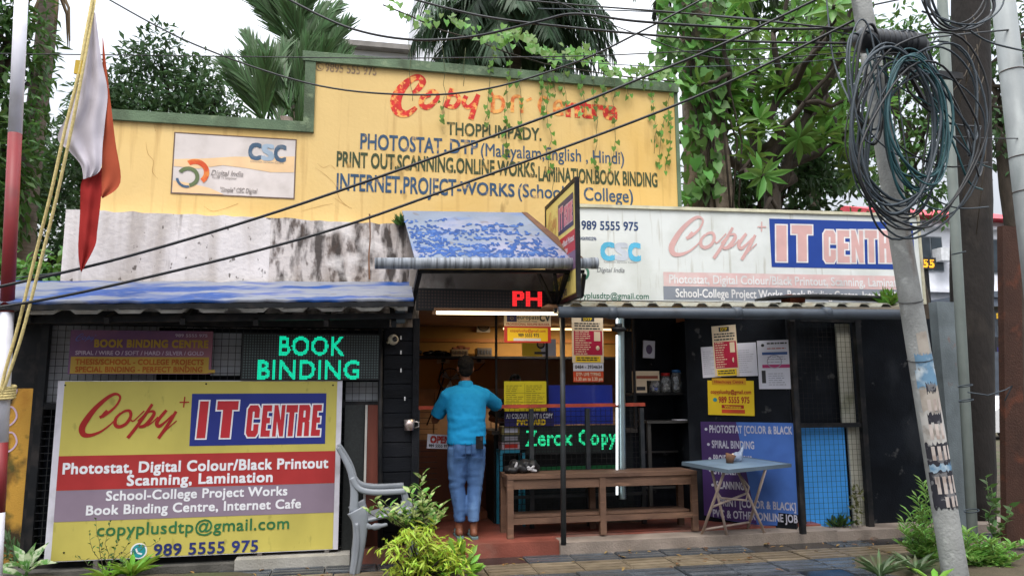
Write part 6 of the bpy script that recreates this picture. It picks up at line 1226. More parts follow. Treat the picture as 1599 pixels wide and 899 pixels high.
for k in range(46):
    px = 668+rgs.uniform(-1, 1)*(30+45*rgs.random()); py = 815+abs(px-664)*.5+rgs.uniform(0, 70); p = at(px, py, 6.25+rgs.uniform(-.18, .16)); s_.tube([sb+V((rgs.normal()*.05, rgs.normal()*.05, 0)), p-V((0, 0, .05)), p], [.008, .005, .003], 5)
    n = 26; a = rgs.uniform(0, 6.28, n); leaves(b, np.array(p)+rgs.normal(size=(n, 3))*.035, np.stack([np.cos(a), np.sin(a)-.2, -.55+rgs.normal(size=n)*.35], 1), np.array((0, -.4, 1))+rgs.normal(size=(n, 3))*.3, .085*rgs.uniform(.7, 1.3, n), .021*rgs.uniform(.8, 1.3, n), T_DIAM)
s_.build('stem', m_barkd, t); l_.build('leaves', m_gold, t)
t = thing('lime_plant', 'bright lime plant with broad leaves at the foot of the golden shrub', 'plant', gnd(715, 900, 0)); b = MB(); c = gnd(712, 903, 0); n = 60; q = rnd_dirs(rgs, n); q[:, 2] = abs(q[:, 2]); leaves(b, np.array(c)+q*np.array((.14, .1, .22)), q+np.array((0, 0, .3)), rnd_dirs(rgs, n)*.5+np.array((0, -.5, 1)), .12*rgs.uniform(.7, 1.2, n), .055*rgs.uniform(.8, 1.2, n), T_OVAL); b.build('leaves', m_lime, t)
# bottom left plants
t = thing('dieffenbachia', 'plant with pale centred broad leaves at the foot of the red and white pole', 'plant', gnd(35, 925, 0)); b = MB(); b2 = MB(); c = gnd(40, 910, 0)
D3 = [(-.9, -.2, .35), (.15, -.2, 1.1), (.55, -.3, .5), (-.2, -.5, .5), (.3, .3, .7), (-.5, .2, .8), (.8, 0, .2), (-.6, -.6, .2)]; leaves(b, [tuple(c+V((0, 0, .05+.012*k))) for k in range(8)], D3, [(0, -.4, 1)]*8, [.34, .26, .24, .22, .25, .24, .22, .24], [.1, .11, .1, .09, .1, .09, .1, .09], T_OVAL)
b.tube([c, c+V((0, 0, .16))], .012, 6); b.build('leaves', leaf_var('leaf_dieff', (.55, .62, .42), (.1, .25, .06)), t)
def rosette(name, label, px, py, n, L_, w, lm, seed, up=.7, cat='plant'):
    rg_ = np.random.default_rng(seed); c = gnd(px, py, 0); t = thing(name, label, cat, c); b = MB(); a = np.arange(n)*2.39996; e = up*(1-.8*np.arange(n)/n)+.15
    pos = np.array(c)+np.stack([np.cos(a)*.015, np.sin(a)*.015, .02+np.arange(n)*.001], 1); leaves(b, pos, np.stack([np.cos(a), np.sin(a), e*1.4], 1), np.stack([-np.cos(a)*.4, -np.sin(a)*.4, np.ones(n)], 1), L_*rg_.uniform(.75, 1.1, n), w*rg_.uniform(.8, 1.1, n), T_OVAL); b.build('leaves', lm, t); return t
rosette('lily_plant', 'bright green strap leaved plant below the yellow signboard', 205, 905, 22, .26, .05, m_lime, 101, .7)
rosette('lily_plant', 'smaller lime strap leaved plant under the big yellow signboard', 168, 908, 14, .2, .045, m_lime, 102, .6)
rosette('bromeliad', 'larger dark red and green rosette out on the pavement', 1375, 905, 20, .26, .045, mat('leaf_brom', (.07, .13, .05), .4, leaf=True, var=.2, scale=6, island=.4, dirt=(.1, .03, .03), da=.7, ds=6), 103, .8)
rosette('bromeliad', 'second dark rosette next to the foot of the leaning pole', 1432, 900, 18, .24, .045, MATS['leaf_brom'], 104, .8)
rosette('lily_plant', 'single bright green leaf clump at the very foot of the leaning pole', 1462, 915, 6, .2, .07, m_lime, 105, .5)
t = thing('weed', 'thin dry weed with tiny leaves in front of the signboard bottom', 'weed', gnd(160, 893, .05)); s_, l_ = MB(), MB()
for (px, py) in ((140, 830), (150, 812), (172, 815), (185, 845), (205, 840), (160, 850), (228, 850), (120, 870), (178, 870), (250, 842)): stem_plant(s_, l_, gnd(165+rgs.normal()*8, 896, .05), at(px, py, 6.85), rgs, 8, .045, .02, T_DIAM, -.1, .35, .003)
s_.build('stem', mat('stem_brown', (.08, .07, .04), .8), t); l_.build('leaves', lg_mid, t)
tuft('fern_clump', 'little green clump at the bottom of the white strip in the mesh bay', gnd(1310, 822, .06), 50, .16, .03, lg_mid, 83, 1.2, T_DIAM)
t = thing('creeper', 'dry brownish green creeper climbing the white strip in the mesh bay', 'creeper', gnd(1335, 820, .06)); b = MB(); n = 60; leaves(b, [tuple(at(1336+rgs.normal()*5, rgs.uniform(755, 822), 7.22)) for _ in range(n)], rgs.normal(size=(n, 3))+np.array((0, -.3, -.3)), np.array((0, -1, .3))+rgs.normal(size=(n, 3))*.4, rgs.uniform(.03, .06, n), rgs.uniform(.02, .04, n), T_HEART); b.build('leaves', leafmat('leaf_dry', (.12, .13, .04)), t)
# right hand weeds: fern-like stems left of the pole, leafy mass right of it
lg_weed = leafmat('leaf_weed', (.17, .36, .08), .3, .03); rgw = np.random.default_rng(111)
def weed(label, cx, cy, spread, tops, nl, ln, wd, lm, T=T_DIAM, zs_=0., Yo=0):
    c = gnd(cx, cy, zs_); t = thing('weed', label, 'weed', c); s_, l_ = MB(), MB()
    for (px, py) in tops: stem_plant(s_, l_, c+V((rgw.normal()*spread, rgw.normal()*.06, 0)), at(px, py, c.y+rgw.uniform(-.15, .15)+Yo), rgw, nl, ln, wd, T, -.15, .12, .006)
    s_.build('stem', mat('stem_green', (.1, .17, .05), .7), t); l_.build('leaves', lm, t); return t
weed('tall feathery green weed between the dark wall and the leaning pole', 1455, 880, .1, [(1440, 752), (1432, 775), (1452, 765), (1420, 800), (1410, 830), (1445, 800), (1425, 845), (1470, 820), (1405, 850), (1440, 830), (1460, 845), (1412, 815), (1450, 860), (1428, 868)], 46, .1, .02, lg_weed)
weed('low spreading green weeds between the leaning pole and the rusty post', 1540, 890, .22, [(1510, 830), (1525, 838), (1545, 845), (1560, 850), (1580, 850), (1500, 850), (1530, 860), (1570, 870), (1590, 870), (1515, 875), (1550, 880), (1585, 890), (1540, 862), (1600, 850), (1505, 865)], 46, .1, .028, lg_weed)
weed('slender tall weed with small heart leaves in front of the dark post', 1550, 870, .03, [(1540, 745), (1548, 760), (1580, 790)], 16, .085, .06, lg_mid, T_HEART)
b = MB(); p = at(1563, 868, 6.0); 
for k in range(14): a = k*2.4; b.ell(p+V((.035*math.cos(a)*(k/14)**.5, -.02, .03*math.sin(a)*(k/14)**.5)), (.012, .01, .012), 6, 5)
tag(b.build('blue_flower', mat('flower_blue', S(150, 170, 226), .6)), 'pale blue flower head among the green weeds', 'flower')
# ================================================================ POLES, CABLES, FLAG
m_conc = mat('pole_concrete', S(150, 152, 150), .85, var=.15, scale=5, bump=.35, bscale=50, dirt=[(S(104, 106, 104), .7, 4, .48, .68, (1, 1, .5)), (S(196, 198, 196), .5, 9, .58, .7, (1, 1, 1)), (S(110, 84, 66), .5, 3, .64, .74, (2, 2, .4))])
m_galv = mat('galvanised', S(132, 137, 138), .6, metal=.15, var=.1, scale=3, dirt=[(S(160, 166, 166), .6, 5, .5, .68, (1, 1, .4)), (S(104, 114, 114), .5, 7, .56, .7, (1, 1, .3))], bump=.1)
m_rustpole = mat('rust_pole', S(70, 46, 36), .85, var=.25, scale=5, dirt=[(S(70, 44, 34), .7, 4, .5, .68, (1, 1, .5)), (S(112, 62, 42), .6, 6, .56, .7, (1, 1, 1))], bump=.4)
m_cab = [mat('cable_black', (.012, .013, .015), .45, var=.2), mat('cable_slate', S(50, 60, 68), .5, var=.15), mat('cable_teal', S(36, 76, 82), .5, var=.15)]
P0, P1 = gnd(1493, 905, 0), at(1345, 0, 5.35); P2 = P0.lerp(P1, 1.12); dirp = (P1-P0).normalized()
pole = thing('utility_pole', 'leaning pale concrete utility pole with torn posters carrying the coils of cable', 'utility pole', P0)
b = MB(); b.tube([P0-dirp*.3]+[P0.lerp(P2, k/10) for k in range(11)], [.098]+list(np.linspace(.098, .078, 11)), 24); b.build('shaft', m_conc, pole)
# torn posters wrapped round the pole: curved patches a little proud of it
def wrap(mb, f0, f1, a0, a1, r, n=10, jag=.0, rng=None):
    up = dirp; e1 = V((1, 0, 0))-up*up.x; e1.normalize(); e2 = up.cross(e1); vs = []; L_ = (P2-P0).length
    for i in range(n+1):
        a = rad(a0+(a1-a0)*i/n)
        for f, s_ in ((f0, 1), (f1, -1)):
            ff = f+(rng.uniform(-1, 1)*jag if rng else 0); c = P0.lerp(P2, ff); rr = r+.098-.02*ff; vs.append(c+(e1*math.cos(a)+e2*math.sin(a))*rr)
    return mb.add(vs, [(2*i, 2*i+2, 2*i+3, 2*i+1) for i in range(n)])
def f_of(py): # fraction of the pole's length at a photo row
    best = min(range(0, 1001), key=lambda k: abs((lambda q: (H0/2-FPX*q.dot(U_)/q.dot(F_)))(P0.lerp(P2, k/1000)-EYE)-py)); return best/1000
rw_ = random.Random(9); pp = [mat('torn_blue', S(98, 132, 158), .8, var=.2, dirt=S(190, 200, 205), da=.9, ds=9), mat('torn_white', S(178, 176, 172), .85, var=.1, dirt=S(120, 110, 100), da=.8, ds=10), mat('torn_dark', S(40, 40, 48), .8, var=.3, dirt=S(120, 120, 122), da=.8, ds=14, dlo=.56, dhi=.62), mat('torn_cream', S(168, 160, 150), .85, var=.12, dirt=S(130, 120, 110), da=.6, ds=10)]
F0_ = -100  # the side of the shaft that faces the pavement
patches = [(552, 575, 60, 0, .002), (575, 602, 75, 0, .0021), (598, 612, 30, 2, .003), (604, 640, 60, 3, .0022), (640, 700, 75, 1, .0023), (644, 660, 40, 2, .0034), (690, 722, 80, 2, .003), (720, 736, 80, 0, .0026), (733, 790, 84, 2, .0031), (520, 552, 35, 3, .002)]
b = MB()
for (ya, yb_, half, k, d) in patches: b.m(pp[k]); wrap(b, f_of(yb_), f_of(ya), F0_-half*rw_.uniform(.8, 1), F0_+half*rw_.uniform(.75, 1), d, 22, .0032, rw_)
b.build('torn_poster', None, pole)
b = MB(); b.m(mat('poster_letter', S(182, 172, 166), .8, dirt=S(140, 120, 110), da=.6, ds=12))
for (ya, yb_, a0, n) in ((740, 752, -50, 1), (740, 768, -45, 4), (772, 788, -20, 3), (694, 716, -45, 4), (660, 684, -40, 3), (622, 640, -30, 3)):
    for k in range(n): c = F0_+a0+k*26; wrap(b, f_of(yb_), f_of(ya), c, c+15, .0048, 3)
b.build('poster_lettering', None, pole)
b = MB()
for py in (330, 470, 560): f = f_of(py); c = P0.lerp(P2, f); e1 = V((1, 0, 0)); e2 = V((0, 1, .2)); r = .1-.02*f+.003; b.tube([c+e1*r*math.cos(a)+e2*r*math.sin(a)+V((0, 0, .02*math.cos(a))) for a in np.linspace(0, 2*math.pi, 20, endpoint=False)], .003, 5, closed=True)
b.build('binding_wire', m_cab[0], pole)
# splice closure strapped to the pole
q0, q1 = at(1335, 62, 5.05), at(1445, 72, 5.05); t = thing('splice_closure', 'black cylindrical cable closure strapped across the leaning pole', 'cable closure', (q0+q1)/2)
b = MB(); b.tube([q0, q0.lerp(q1, .06), q0.lerp(q1, .08), q0.lerp(q1, .9), q0.lerp(q1, .92), q1], [.05, .085, .098, .098, .085, .05], 20); 
for k in range(9): f = .14+.08*k; b.tube([q0.lerp(q1, f), q0.lerp(q1, f+.02)], .103, 20)
b.build('body', mat('closure_black', (.016, .018, .022), .4, var=.2), t)
# coils of spare cable
rc = np.random.default_rng(77)
def coil(name, label, cx, cy, rx, ry, Y, n, seed, spread=1., cols=(0, 1, 2), tilt=0.):
    rg_ = np.random.default_rng(seed); t = thing(name, label, 'cable coil', at(cx, cy, Y))
    for k in range(n):
        ox, oy = rg_.normal(size=2)*np.array((12, 16))*spread; sx, sy = rx*rg_.uniform(.8, 1.1), ry*rg_.uniform(.8, 1.1); ph = rg_.uniform(-.12, .12)+tilt; w1, w2, w3 = rg_.normal(size=3)*np.array((.06, .06, .03)); yy = Y+rg_.uniform(-.1, .1); pts = []
        for a in np.linspace(0, 2*math.pi, 40, endpoint=False):
            x, y = sx*math.cos(a)*(1+w1*math.sin(2*a+k)+w3*math.sin(4*a)), sy*math.sin(a)*(1+w2*math.cos(2*a+k)+w3*math.cos(3*a+k)); pts.append(at(cx+ox+x*math.cos(ph)-y*math.sin(ph), cy+oy+x*math.sin(ph)+y*math.cos(ph), yy+.05*math.sin(a+k)))
        b = MB(); b.tube(pts, rg_.uniform(.006, .0125), 6, closed=True); b.build('cable_loop', m_cab[cols[k % len(cols)]], t)
    return t
coil('cable_coil', 'tall slate coloured coil of cable, the largest on the leaning pole', 1400, 205, 68, 132, 4.98, 11, 5, .5, (1, 1, 0, 1))
coil('cable_coil', 'teal tinted inner coil of cable, narrower than the slate one', 1432, 190, 46, 104, 4.95, 9, 9, .45, (2, 2, 1, 2), -.12)
coil('cable_coil', 'wide slack grey loops sagging lowest below the other coils', 1436, 215, 100, 138, 4.9, 6, 6, .7, (1, 1, 0), .22)
coil('cable_coil', 'narrow upright loops of cable beside the black closure', 1358, 130, 26, 96, 4.94, 4, 7, .4, (1, 0, 1))
coil('cable_coil', 'maroon and black loops at the top in front of the dark trunk', 1500, 0, 56, 52, 5.0, 6, 8, .4, (0, 1, 0))
t = thing('cable_bundle', 'loose black cables dropping from the tangle down to the thin grey pole', 'cables', at(1470, 150, 5.0))
for k in range(12):
    b = MB(); x0, y0 = 1380+rc.uniform(-30, 80), 70+rc.uniform(-10, 60); x1, y1 = 1500+rc.uniform(-60, 60), 240+rc.uniform(-60, 110); mx_, my_ = (x0+x1)/2+rc.normal()*40, (y0+y1)/2+rc.uniform(0, 90)
    pts = spl([np.array(at(x0, y0, 5.0)), np.array(at((x0+mx_)/2+rc.normal()*14, (y0+my_)/2, 4.95)), np.array(at(mx_, my_, 4.92)), np.array(at((x1+mx_)/2, (y1+my_)/2+20, 4.95)), np.array(at(x1, y1, 5.1))], 5); b.tube(pts, rc.uniform(.005, .01), 5); b.build('cable', m_cab[int(rc.integers(0, 3))], t)
# cross arm & clamps behind the tangle
b = MB(); b.bar(at(1395, 110, 5.25), at(1500, 120, 5.6), .05, .06); b.bar(at(1400, 80, 5.2), at(1450, 170, 5.35), .03); tag(b.build('cross_arm', m_dark), 'black steel cross arm between the leaning pole and the dark trunk', 'bracket')
# thin grey pole, dark trunk, concrete slab post, galvanised pole, rusty post
q0, q1 = gnd(1519, 838, .02), at(1469, -40, 6.15); t = tag(MB().tube([q0-V((0, 0, .2)), q0, q1], .05, 14).build('steel_pole', mat('thin_pole', S(104, 112, 108), .65, metal=.1, var=.15, scale=4, dirt=[(S(84, 92, 88), .7, 3, .5, .7, (1, 1, .4))])), 'thin grey green steel pole between the leaning pole and the dark trunk', 'pole')
b = MB()
for py in (395, 602, 625, 797): f = .5; q = at(1497+(py-395)*.05, py, 6.1); b.tube([q+V((.06*math.cos(a), .06*math.sin(a), .012*math.cos(a))) for a in np.linspace(0, 2*math.pi, 14, endpoint=False)], .006, 5, closed=True)
q = at(1511, 612, 6.0); b.tube([q, q+V((.2, -.02, -.03)), q+V((.42, 0, .02)), q+V((.5, 0, .06)), q+V((.4, 0, -.08))], .006, 5); tag(b.build('binding_wire', m_cab[1]), 'loops of wire tied round the thin grey steel pole', 'wire')
q0, q1 = at(1519, 830, 7.5), at(1515, -60, 7.5); q0.z = -.05
t = thing('old_tree', 'thick black brown trunk between the thin grey pole and the galvanised pole', 'trunk', q0); b = MB(); n = 22; pts = [q0.lerp(q1, k/n)+V((.012*noise.noise((k, 0, 0)), .012*noise.noise((k, 5, 0)), 0)) for k in range(n+1)]; b.tube(pts, [(.235-.02*k/n)+.01*noise.noise((k*.8, 3, 3)) for k in range(n+1)], 16); b.build('trunk', mat('trunk_black', S(34, 30, 28), .9, var=.3, scale=5, stretch=(1, 1, .4), dirt=[(S(60, 54, 48), .7, 3, .52, .7, (1, 1, .5))], bump=.6, bscale=24), t)
b = MB(); 
for k in range(7):
    x = rc.uniform(1500, 1550); y = rc.uniform(20, 200); b.tube([at(x, y, 7.2), at(x+rc.normal()*10, y+40, 7.18), at(x+rc.normal()*22, y+90+rc.uniform(0, 90), 7.2)], .006, 5)
b.build('dry_vine', mat('vine_dry', S(74, 66, 56), .9), t)
q0, q1 = at(1468, 835, 7.0), at(1473, 472, 7.0); b = MB(); b.box(q1.x-.13, q1.x+.13, 6.95, 7.07, -.1, q1.z); tag(b.build('concrete_post', mat('slab_post', S(120, 130, 134), .8, var=.2, dirt=[(S(150, 84, 56), .8, 4, .64, .7, (1, 1, .5)), (S(80, 88, 92), .6, 3, .5, .7, (1, 1, .5))], bump=.3)), 'flat grey concrete post with rust stains behind the leaning pole', 'post')
q0, q1 = at(1640, 640, 5.6), at(1563, -30, 5.6); q0 = q1+(q0-q1)*((q1.z+.1)/(q1.z-q0.z)); gpole = thing('galvanised_pole', 'fat galvanised tubular pole leaning in front of the rusty post', 'pole', q0); b = MB(); b.tube([q0, q1], .1, 24); b.build('shaft', m_galv, gpole)
b = MB()
for py in (112, 246, 300): 
    c = min((q0.lerp(q1, k/400) for k in range(401)), key=lambda q: abs((H0/2-FPX*(q-EYE).dot(U_)/(q-EYE).dot(F_))-py)); b.tube([c+V((.1025*math.cos(a), .1025*math.sin(a), .006*math.cos(a))) for a in np.linspace(0, 2*math.pi, 24, endpoint=False)], .0035, 5, closed=True)
b.build('weld_seam', m_rustpole, gpole)
q1, q0 = at(1578, 350, 6.2), gnd(1584, 850, 0); q0.z = -.08; b = MB(); b.bar(q0+V((.1, .1, 0)), q1+V((.1, .1, 0)), .2, .05); b.bar(q0+V((-.016, .1, 0)), q1+V((-.016, .1, 0)), .028, .07); tag(b.build('rusty_post', m_rustpole), 'rusty brown steel channel post behind the galvanised pole', 'post')
# ---- overhead cables
CAB = [
 ([(160, -6, 8), (300, 68, 7.6), (480, 130, 7.2), (634, 148, 6.9), (760, 139, 6.6), (900, 97, 6.3), (1000, 50, 6.1), (1110, -8, 6)], 0, .009, 'black cable swooping low across the painted phone number and red lettering'),
 ([(-6, 84, 8), (250, 87, 7.6), (480, 90, 7.3), (640, 91, 7), (900, 88, 6.5), (1090, 80, 6), (1330, 72, 5.5)], 0, .0055, 'thin level cable running just above the green coping'),
 ([(440, -6, 7.5), (540, 42, 7.2), (640, 62, 7), (740, 57, 6.8), (840, 34, 6.5), (900, 22, 6.3), (1000, 34, 6), (1180, 45, 5.8), (1340, 44, 5.4)], 0, .012, 'thick dark cable dipping in front of the middle palm'),
 ([(620, -8, 7), (750, 25, 6.7), (900, 44, 6.4), (1122, 63, 5.9), (1330, 68, 5.4)], 0, .011, 'black cable running down to the closure from the top middle'),
 ([(720, -8, 7), (900, 8, 6.5), (1080, 22, 6), (1340, 48, 5.4)], 0, .008, 'uppermost thin cable crossing in front of the middle palm'),
 ([(-20, 452, 6.35), (200, 400, 6.3), (480, 315, 6.2), (850, 183, 6.0), (1009, 119, 5.9), (1122, 72, 5.8), (1290, -8, 5.6)], 0, .012, 'long straight black cable rising from the blue roof through the red lettering'),
 ([(-20, 483, 6.3), (160, 449, 6.3), (480, 370, 6.2), (715, 290, 6.1), (1080, 154, 5.8), (1350, 24, 5.4)], 0, .012, 'lower long black cable rising from the blue roof over the canopy to the pole'),
 ([(840, 14, 7), (1000, 18, 6.4), (1200, 32, 5.8), (1345, 58, 5.4)], 1, .006, 'slack grey wire in front of the climber covered trunk'),
 ([(1290, -8, 5.6), (1299, 80, 5.5), (1310, 120, 5.4), (1330, 165, 5.1), (1345, 200, 5.0)], 1, .008, 'grey wire hanging straight down beside the leaning pole'),
 ([(1345, 12, 5.3), (1440, -8, 5.5)], 0, .008, 'short black cable from the leaning pole top towards the dark trunk'),
 ([(1445, 60, 5.1), (1520, 52, 5.4), (1610, 44, 5.6)], 0, .008, 'black cable crossing the dark trunk near the top'),
 ([(1440, 18, 5.1), (1500, 40, 5.2), (1545, 66, 5.3), (1610, 82, 5.5)], 1, .009, 'grey cable tied across the galvanised pole'),
 ([(1450, 210, 5.1), (1540, 216, 5.4), (1610, 216, 5.6)], 0, .005, 'thin wire crossing the galvanised pole halfway up'),
 ([(96, 425, 7.3), (40, 432, 7.8), (-20, 440, 8.2)], 1, .006, 'thin grey wire leaving the top of the white wall just above the hedge'),
 ([(850, -6, 6.5), (990, 52, 6.2), (1130, 92, 6), (1345, 80, 5.4)], 0, .005, 'thin drooping wire in front of the frangipani top'),
 ([(1345, 88, 5.3), (1210, 100, 5.8), (1020, 104, 6.6), (830, 90, 7.4)], 1, .0045, 'faint grey wire behind the others above the creeper'),
]
for pts, c, r, lb in CAB:
    b = MB(); b.tube(spl([np.array(at(*p)) for p in pts], 8), r, 6); tag(b.build('overhead_cable', m_cab[c]), lb, 'cable', 'overhead cables')
# ---- soil round the plants and fallen leaves on the paving
def mound(cx, cy, rx, ry, h, seed):
    n, m = 36, 8; vs = [(cx, cy, h)]; fs = []
    for i in range(1, m+1):
        f = i/m
        for j in range(n):
            a = 2*math.pi*j/n; k = 1+.25*noise.noise((math.cos(a)*1.5+seed, math.sin(a)*1.5, seed)); vs.append((cx+rx*f*k*math.cos(a), cy+ry*f*k*math.sin(a), h*(1-f*f)+.012*noise.noise((f*6*math.cos(a), f*6*math.sin(a), seed))*(i < m)-.006*(i == m)))
    fs = [(0, 1+j, 1+(j+1) % n) for j in range(n)]+[(1+(i-1)*n+j, 1+i*n+j, 1+i*n+(j+1) % n, 1+(i-1)*n+(j+1) % n) for i in range(1, m) for j in range(n)]
    b = MB(); b.smooth = True; b.add(vs, fs); tag(b.build('planting_bed', m_soil), kind='structure')
for k, (px, py, rx, ry, h) in enumerate(((660, 908, .55, .3, .05), (195, 912, 1.1, .3, .05), (40, 915, .5, .35, .06), (1470, 880, .75, .5, .05), (1560, 880, .8, .7, .06))): g = gnd(px, py, 0); mound(g.x, g.y, rx, ry, h, k*3.1)
rfl = np.random.default_rng(131); b = MB(); n = 150; X = rfl.uniform(-3, 7, n); Y = 6.95-np.abs(rfl.normal(size=n))*.5; leaves(b, np.stack([X, Y, np.full(n, .009)+rfl.uniform(0, .006, n)], 1), np.stack([rfl.normal(size=n), rfl.normal(size=n), rfl.uniform(-.02, .15, n)], 1), np.tile((0, 0, 1.), (n, 1))+rfl.normal(size=(n, 3))*.15, rfl.uniform(.03, .08, n), rfl.uniform(.015, .035, n), T_OVAL)
tag(b.build('fallen_leaves', mat('leaf_fallen', S(120, 92, 50), .8, var=.3, island=.5, hue=.04)), kind='stuff')
# ---- flag pole, flag, ropes
q0, q1 = gnd(-6, 905, .0), at(38, -30, 6.5)
b0 = at(-2, 780, 6.5); q0 = at(-5, 880, 6.5); q0.z = -.05; q1 = at(36, -60, 6.5)
fp = thing('flag_pole', 'tall round pole painted in red and white bands', 'pole', q0)
def fpz(py): return min((q0.lerp(q1, k/2000) for k in range(2001)), key=lambda q: abs((H0/2-FPX*(q-EYE).dot(U_)/(q-EYE).dot(F_))-py))
bands = [(-60, 209, 'w'), (209, 488, 'r'), (488, 690, 'w'), (690, 800, 'r'), (800, 930, 'w')]
mw, mr_ = mat('pole_white', S(226, 226, 236), .5, var=.05, dirt=S(180, 176, 176), da=.4, ds=4), mat('pole_red', S(134, 44, 48), .5, var=.1, dirt=S(90, 40, 40), da=.5, ds=5)
for ya, yb_, k in bands: b = MB(); b.tube([fpz(yb_), fpz(ya)], .05, 18); b.build('painted_band', mw if k == 'w' else mr_, fp)
FY = 6.2
m_flagw = mat('flag_white', S(190, 184, 192), 1., var=.06, scale=4, dirt=S(186, 178, 186), da=.5, ds=3, spec=0., bump=.1, bscale=200); m_flago = mat('flag_orange', S(166, 82, 60), 1., var=.08, spec=0.); m_flagr = mat('flag_red', S(150, 50, 48), 1., var=.1, spec=0.)
fl_ = thing('flag', 'limp faded flag in white orange and red hanging from a rope', 'flag', at(145, 20, FY))
def cloth(mb, L_, R_pts, mt, y0=0., folds=3, amp=.05, n=26):
    """a hanging piece of cloth between a left and a right outline, with vertical folds"""
    Lp, Rp = spl([np.array(p, float) for p in L_], 6), spl([np.array(p, float) for p in R_pts], 6); m = len(Lp); vs = []
    for i in range(m):
        for j in range(n+1):
            f = j/n; x, y = Lp[i]*(1-f)+Rp[min(i, len(Rp)-1)]*f; d = amp*math.sin(folds*2*math.pi*f+.6*i/m*3)*min(1, i/6)+.02*noise.noise((x*.05, y*.03, y0)); vs.append(at(x, y, FY+y0+d))
    mb.smooth = True; mb.m(mt).add(vs, [(i*(n+1)+j, i*(n+1)+j+1, (i+1)*(n+1)+j+1, (i+1)*(n+1)+j) for i in range(m-1) for j in range(n)])
b = MB(); cloth(b, [(140, 20), (127, 110), (112, 165), (90, 214), (108, 236), (126, 258), (130, 280)], [(149, 20), (158, 90), (168, 142), (164, 190), (160, 230), (158, 262), (148, 274)], m_flagw, 0, 2.2, .014); b.build('white_stripe', None, fl_)
b = MB(); cloth(b, [(160, 60), (160, 143), (160, 200), (159, 262), (158, 306)], [(161, 60), (171, 145), (180, 220), (188, 285), (160, 310)], m_flago, .03, 1.2, .01, 12); b.build('orange_stripe', None, fl_)
b = MB(); cloth(b, [(132, 275), (126, 290), (125, 330), (122, 390), (126, 424)], [(159, 262), (158, 306), (152, 360), (148, 385), (127, 425)], m_flagr, .045, 1.6, .013, 16); b.build('red_stripe', None, fl_)
b = MB(); b.bar(at(124, 95, 6.12), at(121, 116, 6.12), .05, .02); b.build('toggle', mat('toggle_yellow', S(196, 164, 50), .6), fl_)
m_rope = mat('rope_yellow', S(206, 188, 130), .9, var=.2, scale=40, bump=.4, bscale=150)
b = MB(); b.tube(spl([np.array(at(*p)) for p in ((146, -10, 6.2), (133, 60, 6.14), (124, 110, 6.12), (100, 210, 6.15), (80, 300, 6.2), (55, 400, 6.3), (28, 510, 6.36), (8, 580, 6.4), (2, 612, 6.42))], 5), .012, 7); tag(b.build('rope', m_rope), 'yellow flag rope strand nearer the painted pole, running down to the knot', 'rope')
b = MB(); b.tube(spl([np.array(at(*p)) for p in ((148, 0, 6.22), (130, 105, 6.12), (112, 200, 6.14), (88, 310, 6.2), (62, 415, 6.28), (35, 520, 6.34), (12, 590, 6.4), (3, 614, 6.42))], 5), .012, 7); tag(b.build('rope', m_rope), 'yellow flag rope strand nearer the red cloth', 'rope')
b = MB(); q = at(3, 612, 6.42)
for k in range(5): b.tube([q+V((.062*math.cos(a)+.0, .062*math.sin(a)+.06, .02*k-.04+.01*math.sin(a))) for a in np.linspace(0, 2*math.pi, 16, endpoint=False)], .012, 6, closed=True)
tag(b.build('rope_knot', m_rope), 'knot of yellow rope wound round the white band of the pole', 'rope')
# ================================================================ AROUND THE SHOP
m_moss = mat('mossy_yellow', S(196, 150, 62), .85, var=.15, scale=2, bump=.3, dirt=[(S(150, 92, 26), .7, 3, .5, .7, (1, 1, .5)), (S(36, 34, 26), .95, 3.2, .47, .58, (1, 1, .6)), (S(62, 74, 36), .7, 6, .6, .7, (1, 1, 1))])
qa = at(62, 582, 7.9); b = MB(); b.box(-6.5, qa.x, 7.9, 8.1, -.14, qa.z); wl_ = b.build('boundary_wall', m_moss); tag(wl_, 'mossy blackened yellow boundary wall behind the red and white pole', 'wall')
WM = FP(7.9); b = MB()
for py in (610, 650, 690): c = WM.uv(6, py); b.ribbon(WM, [(c[0]-.06, c[1]+.05), (c[0]+.06, c[1]+.09), (c[0]+.11, c[1]), (c[0]+.06, c[1]-.08), (c[0]-.05, c[1]-.1)], .016, .004)
b.build('painted_letter', mat('letter_lilac', S(196, 170, 190), .8), wl_)
t = thing('weed_clump', 'dark weeds growing at the foot of the mossy yellow wall', 'weed', gnd(25, 860, 0)); b = MB(); spray(b, rgl, gnd(20, 868, .12), (.3, .12, .18), 120, .1, .03, T_DIAM, .4); b.build('leaves', lg_dark, t)
b = MB(); b.box(at(58, 600, 7.22).x-.02, at(72, 600, 7.22).x, 7.2, 7.3, 0, 2.2); b.box(at(20, 600, 7.5).x, at(58, 600, 7.22).x-.021, 7.22, 7.28, 1.55, 2.2); tag(b.build('timber_frame', m_dark), 'black timber frame between the mossy yellow wall and the grille', 'frame')
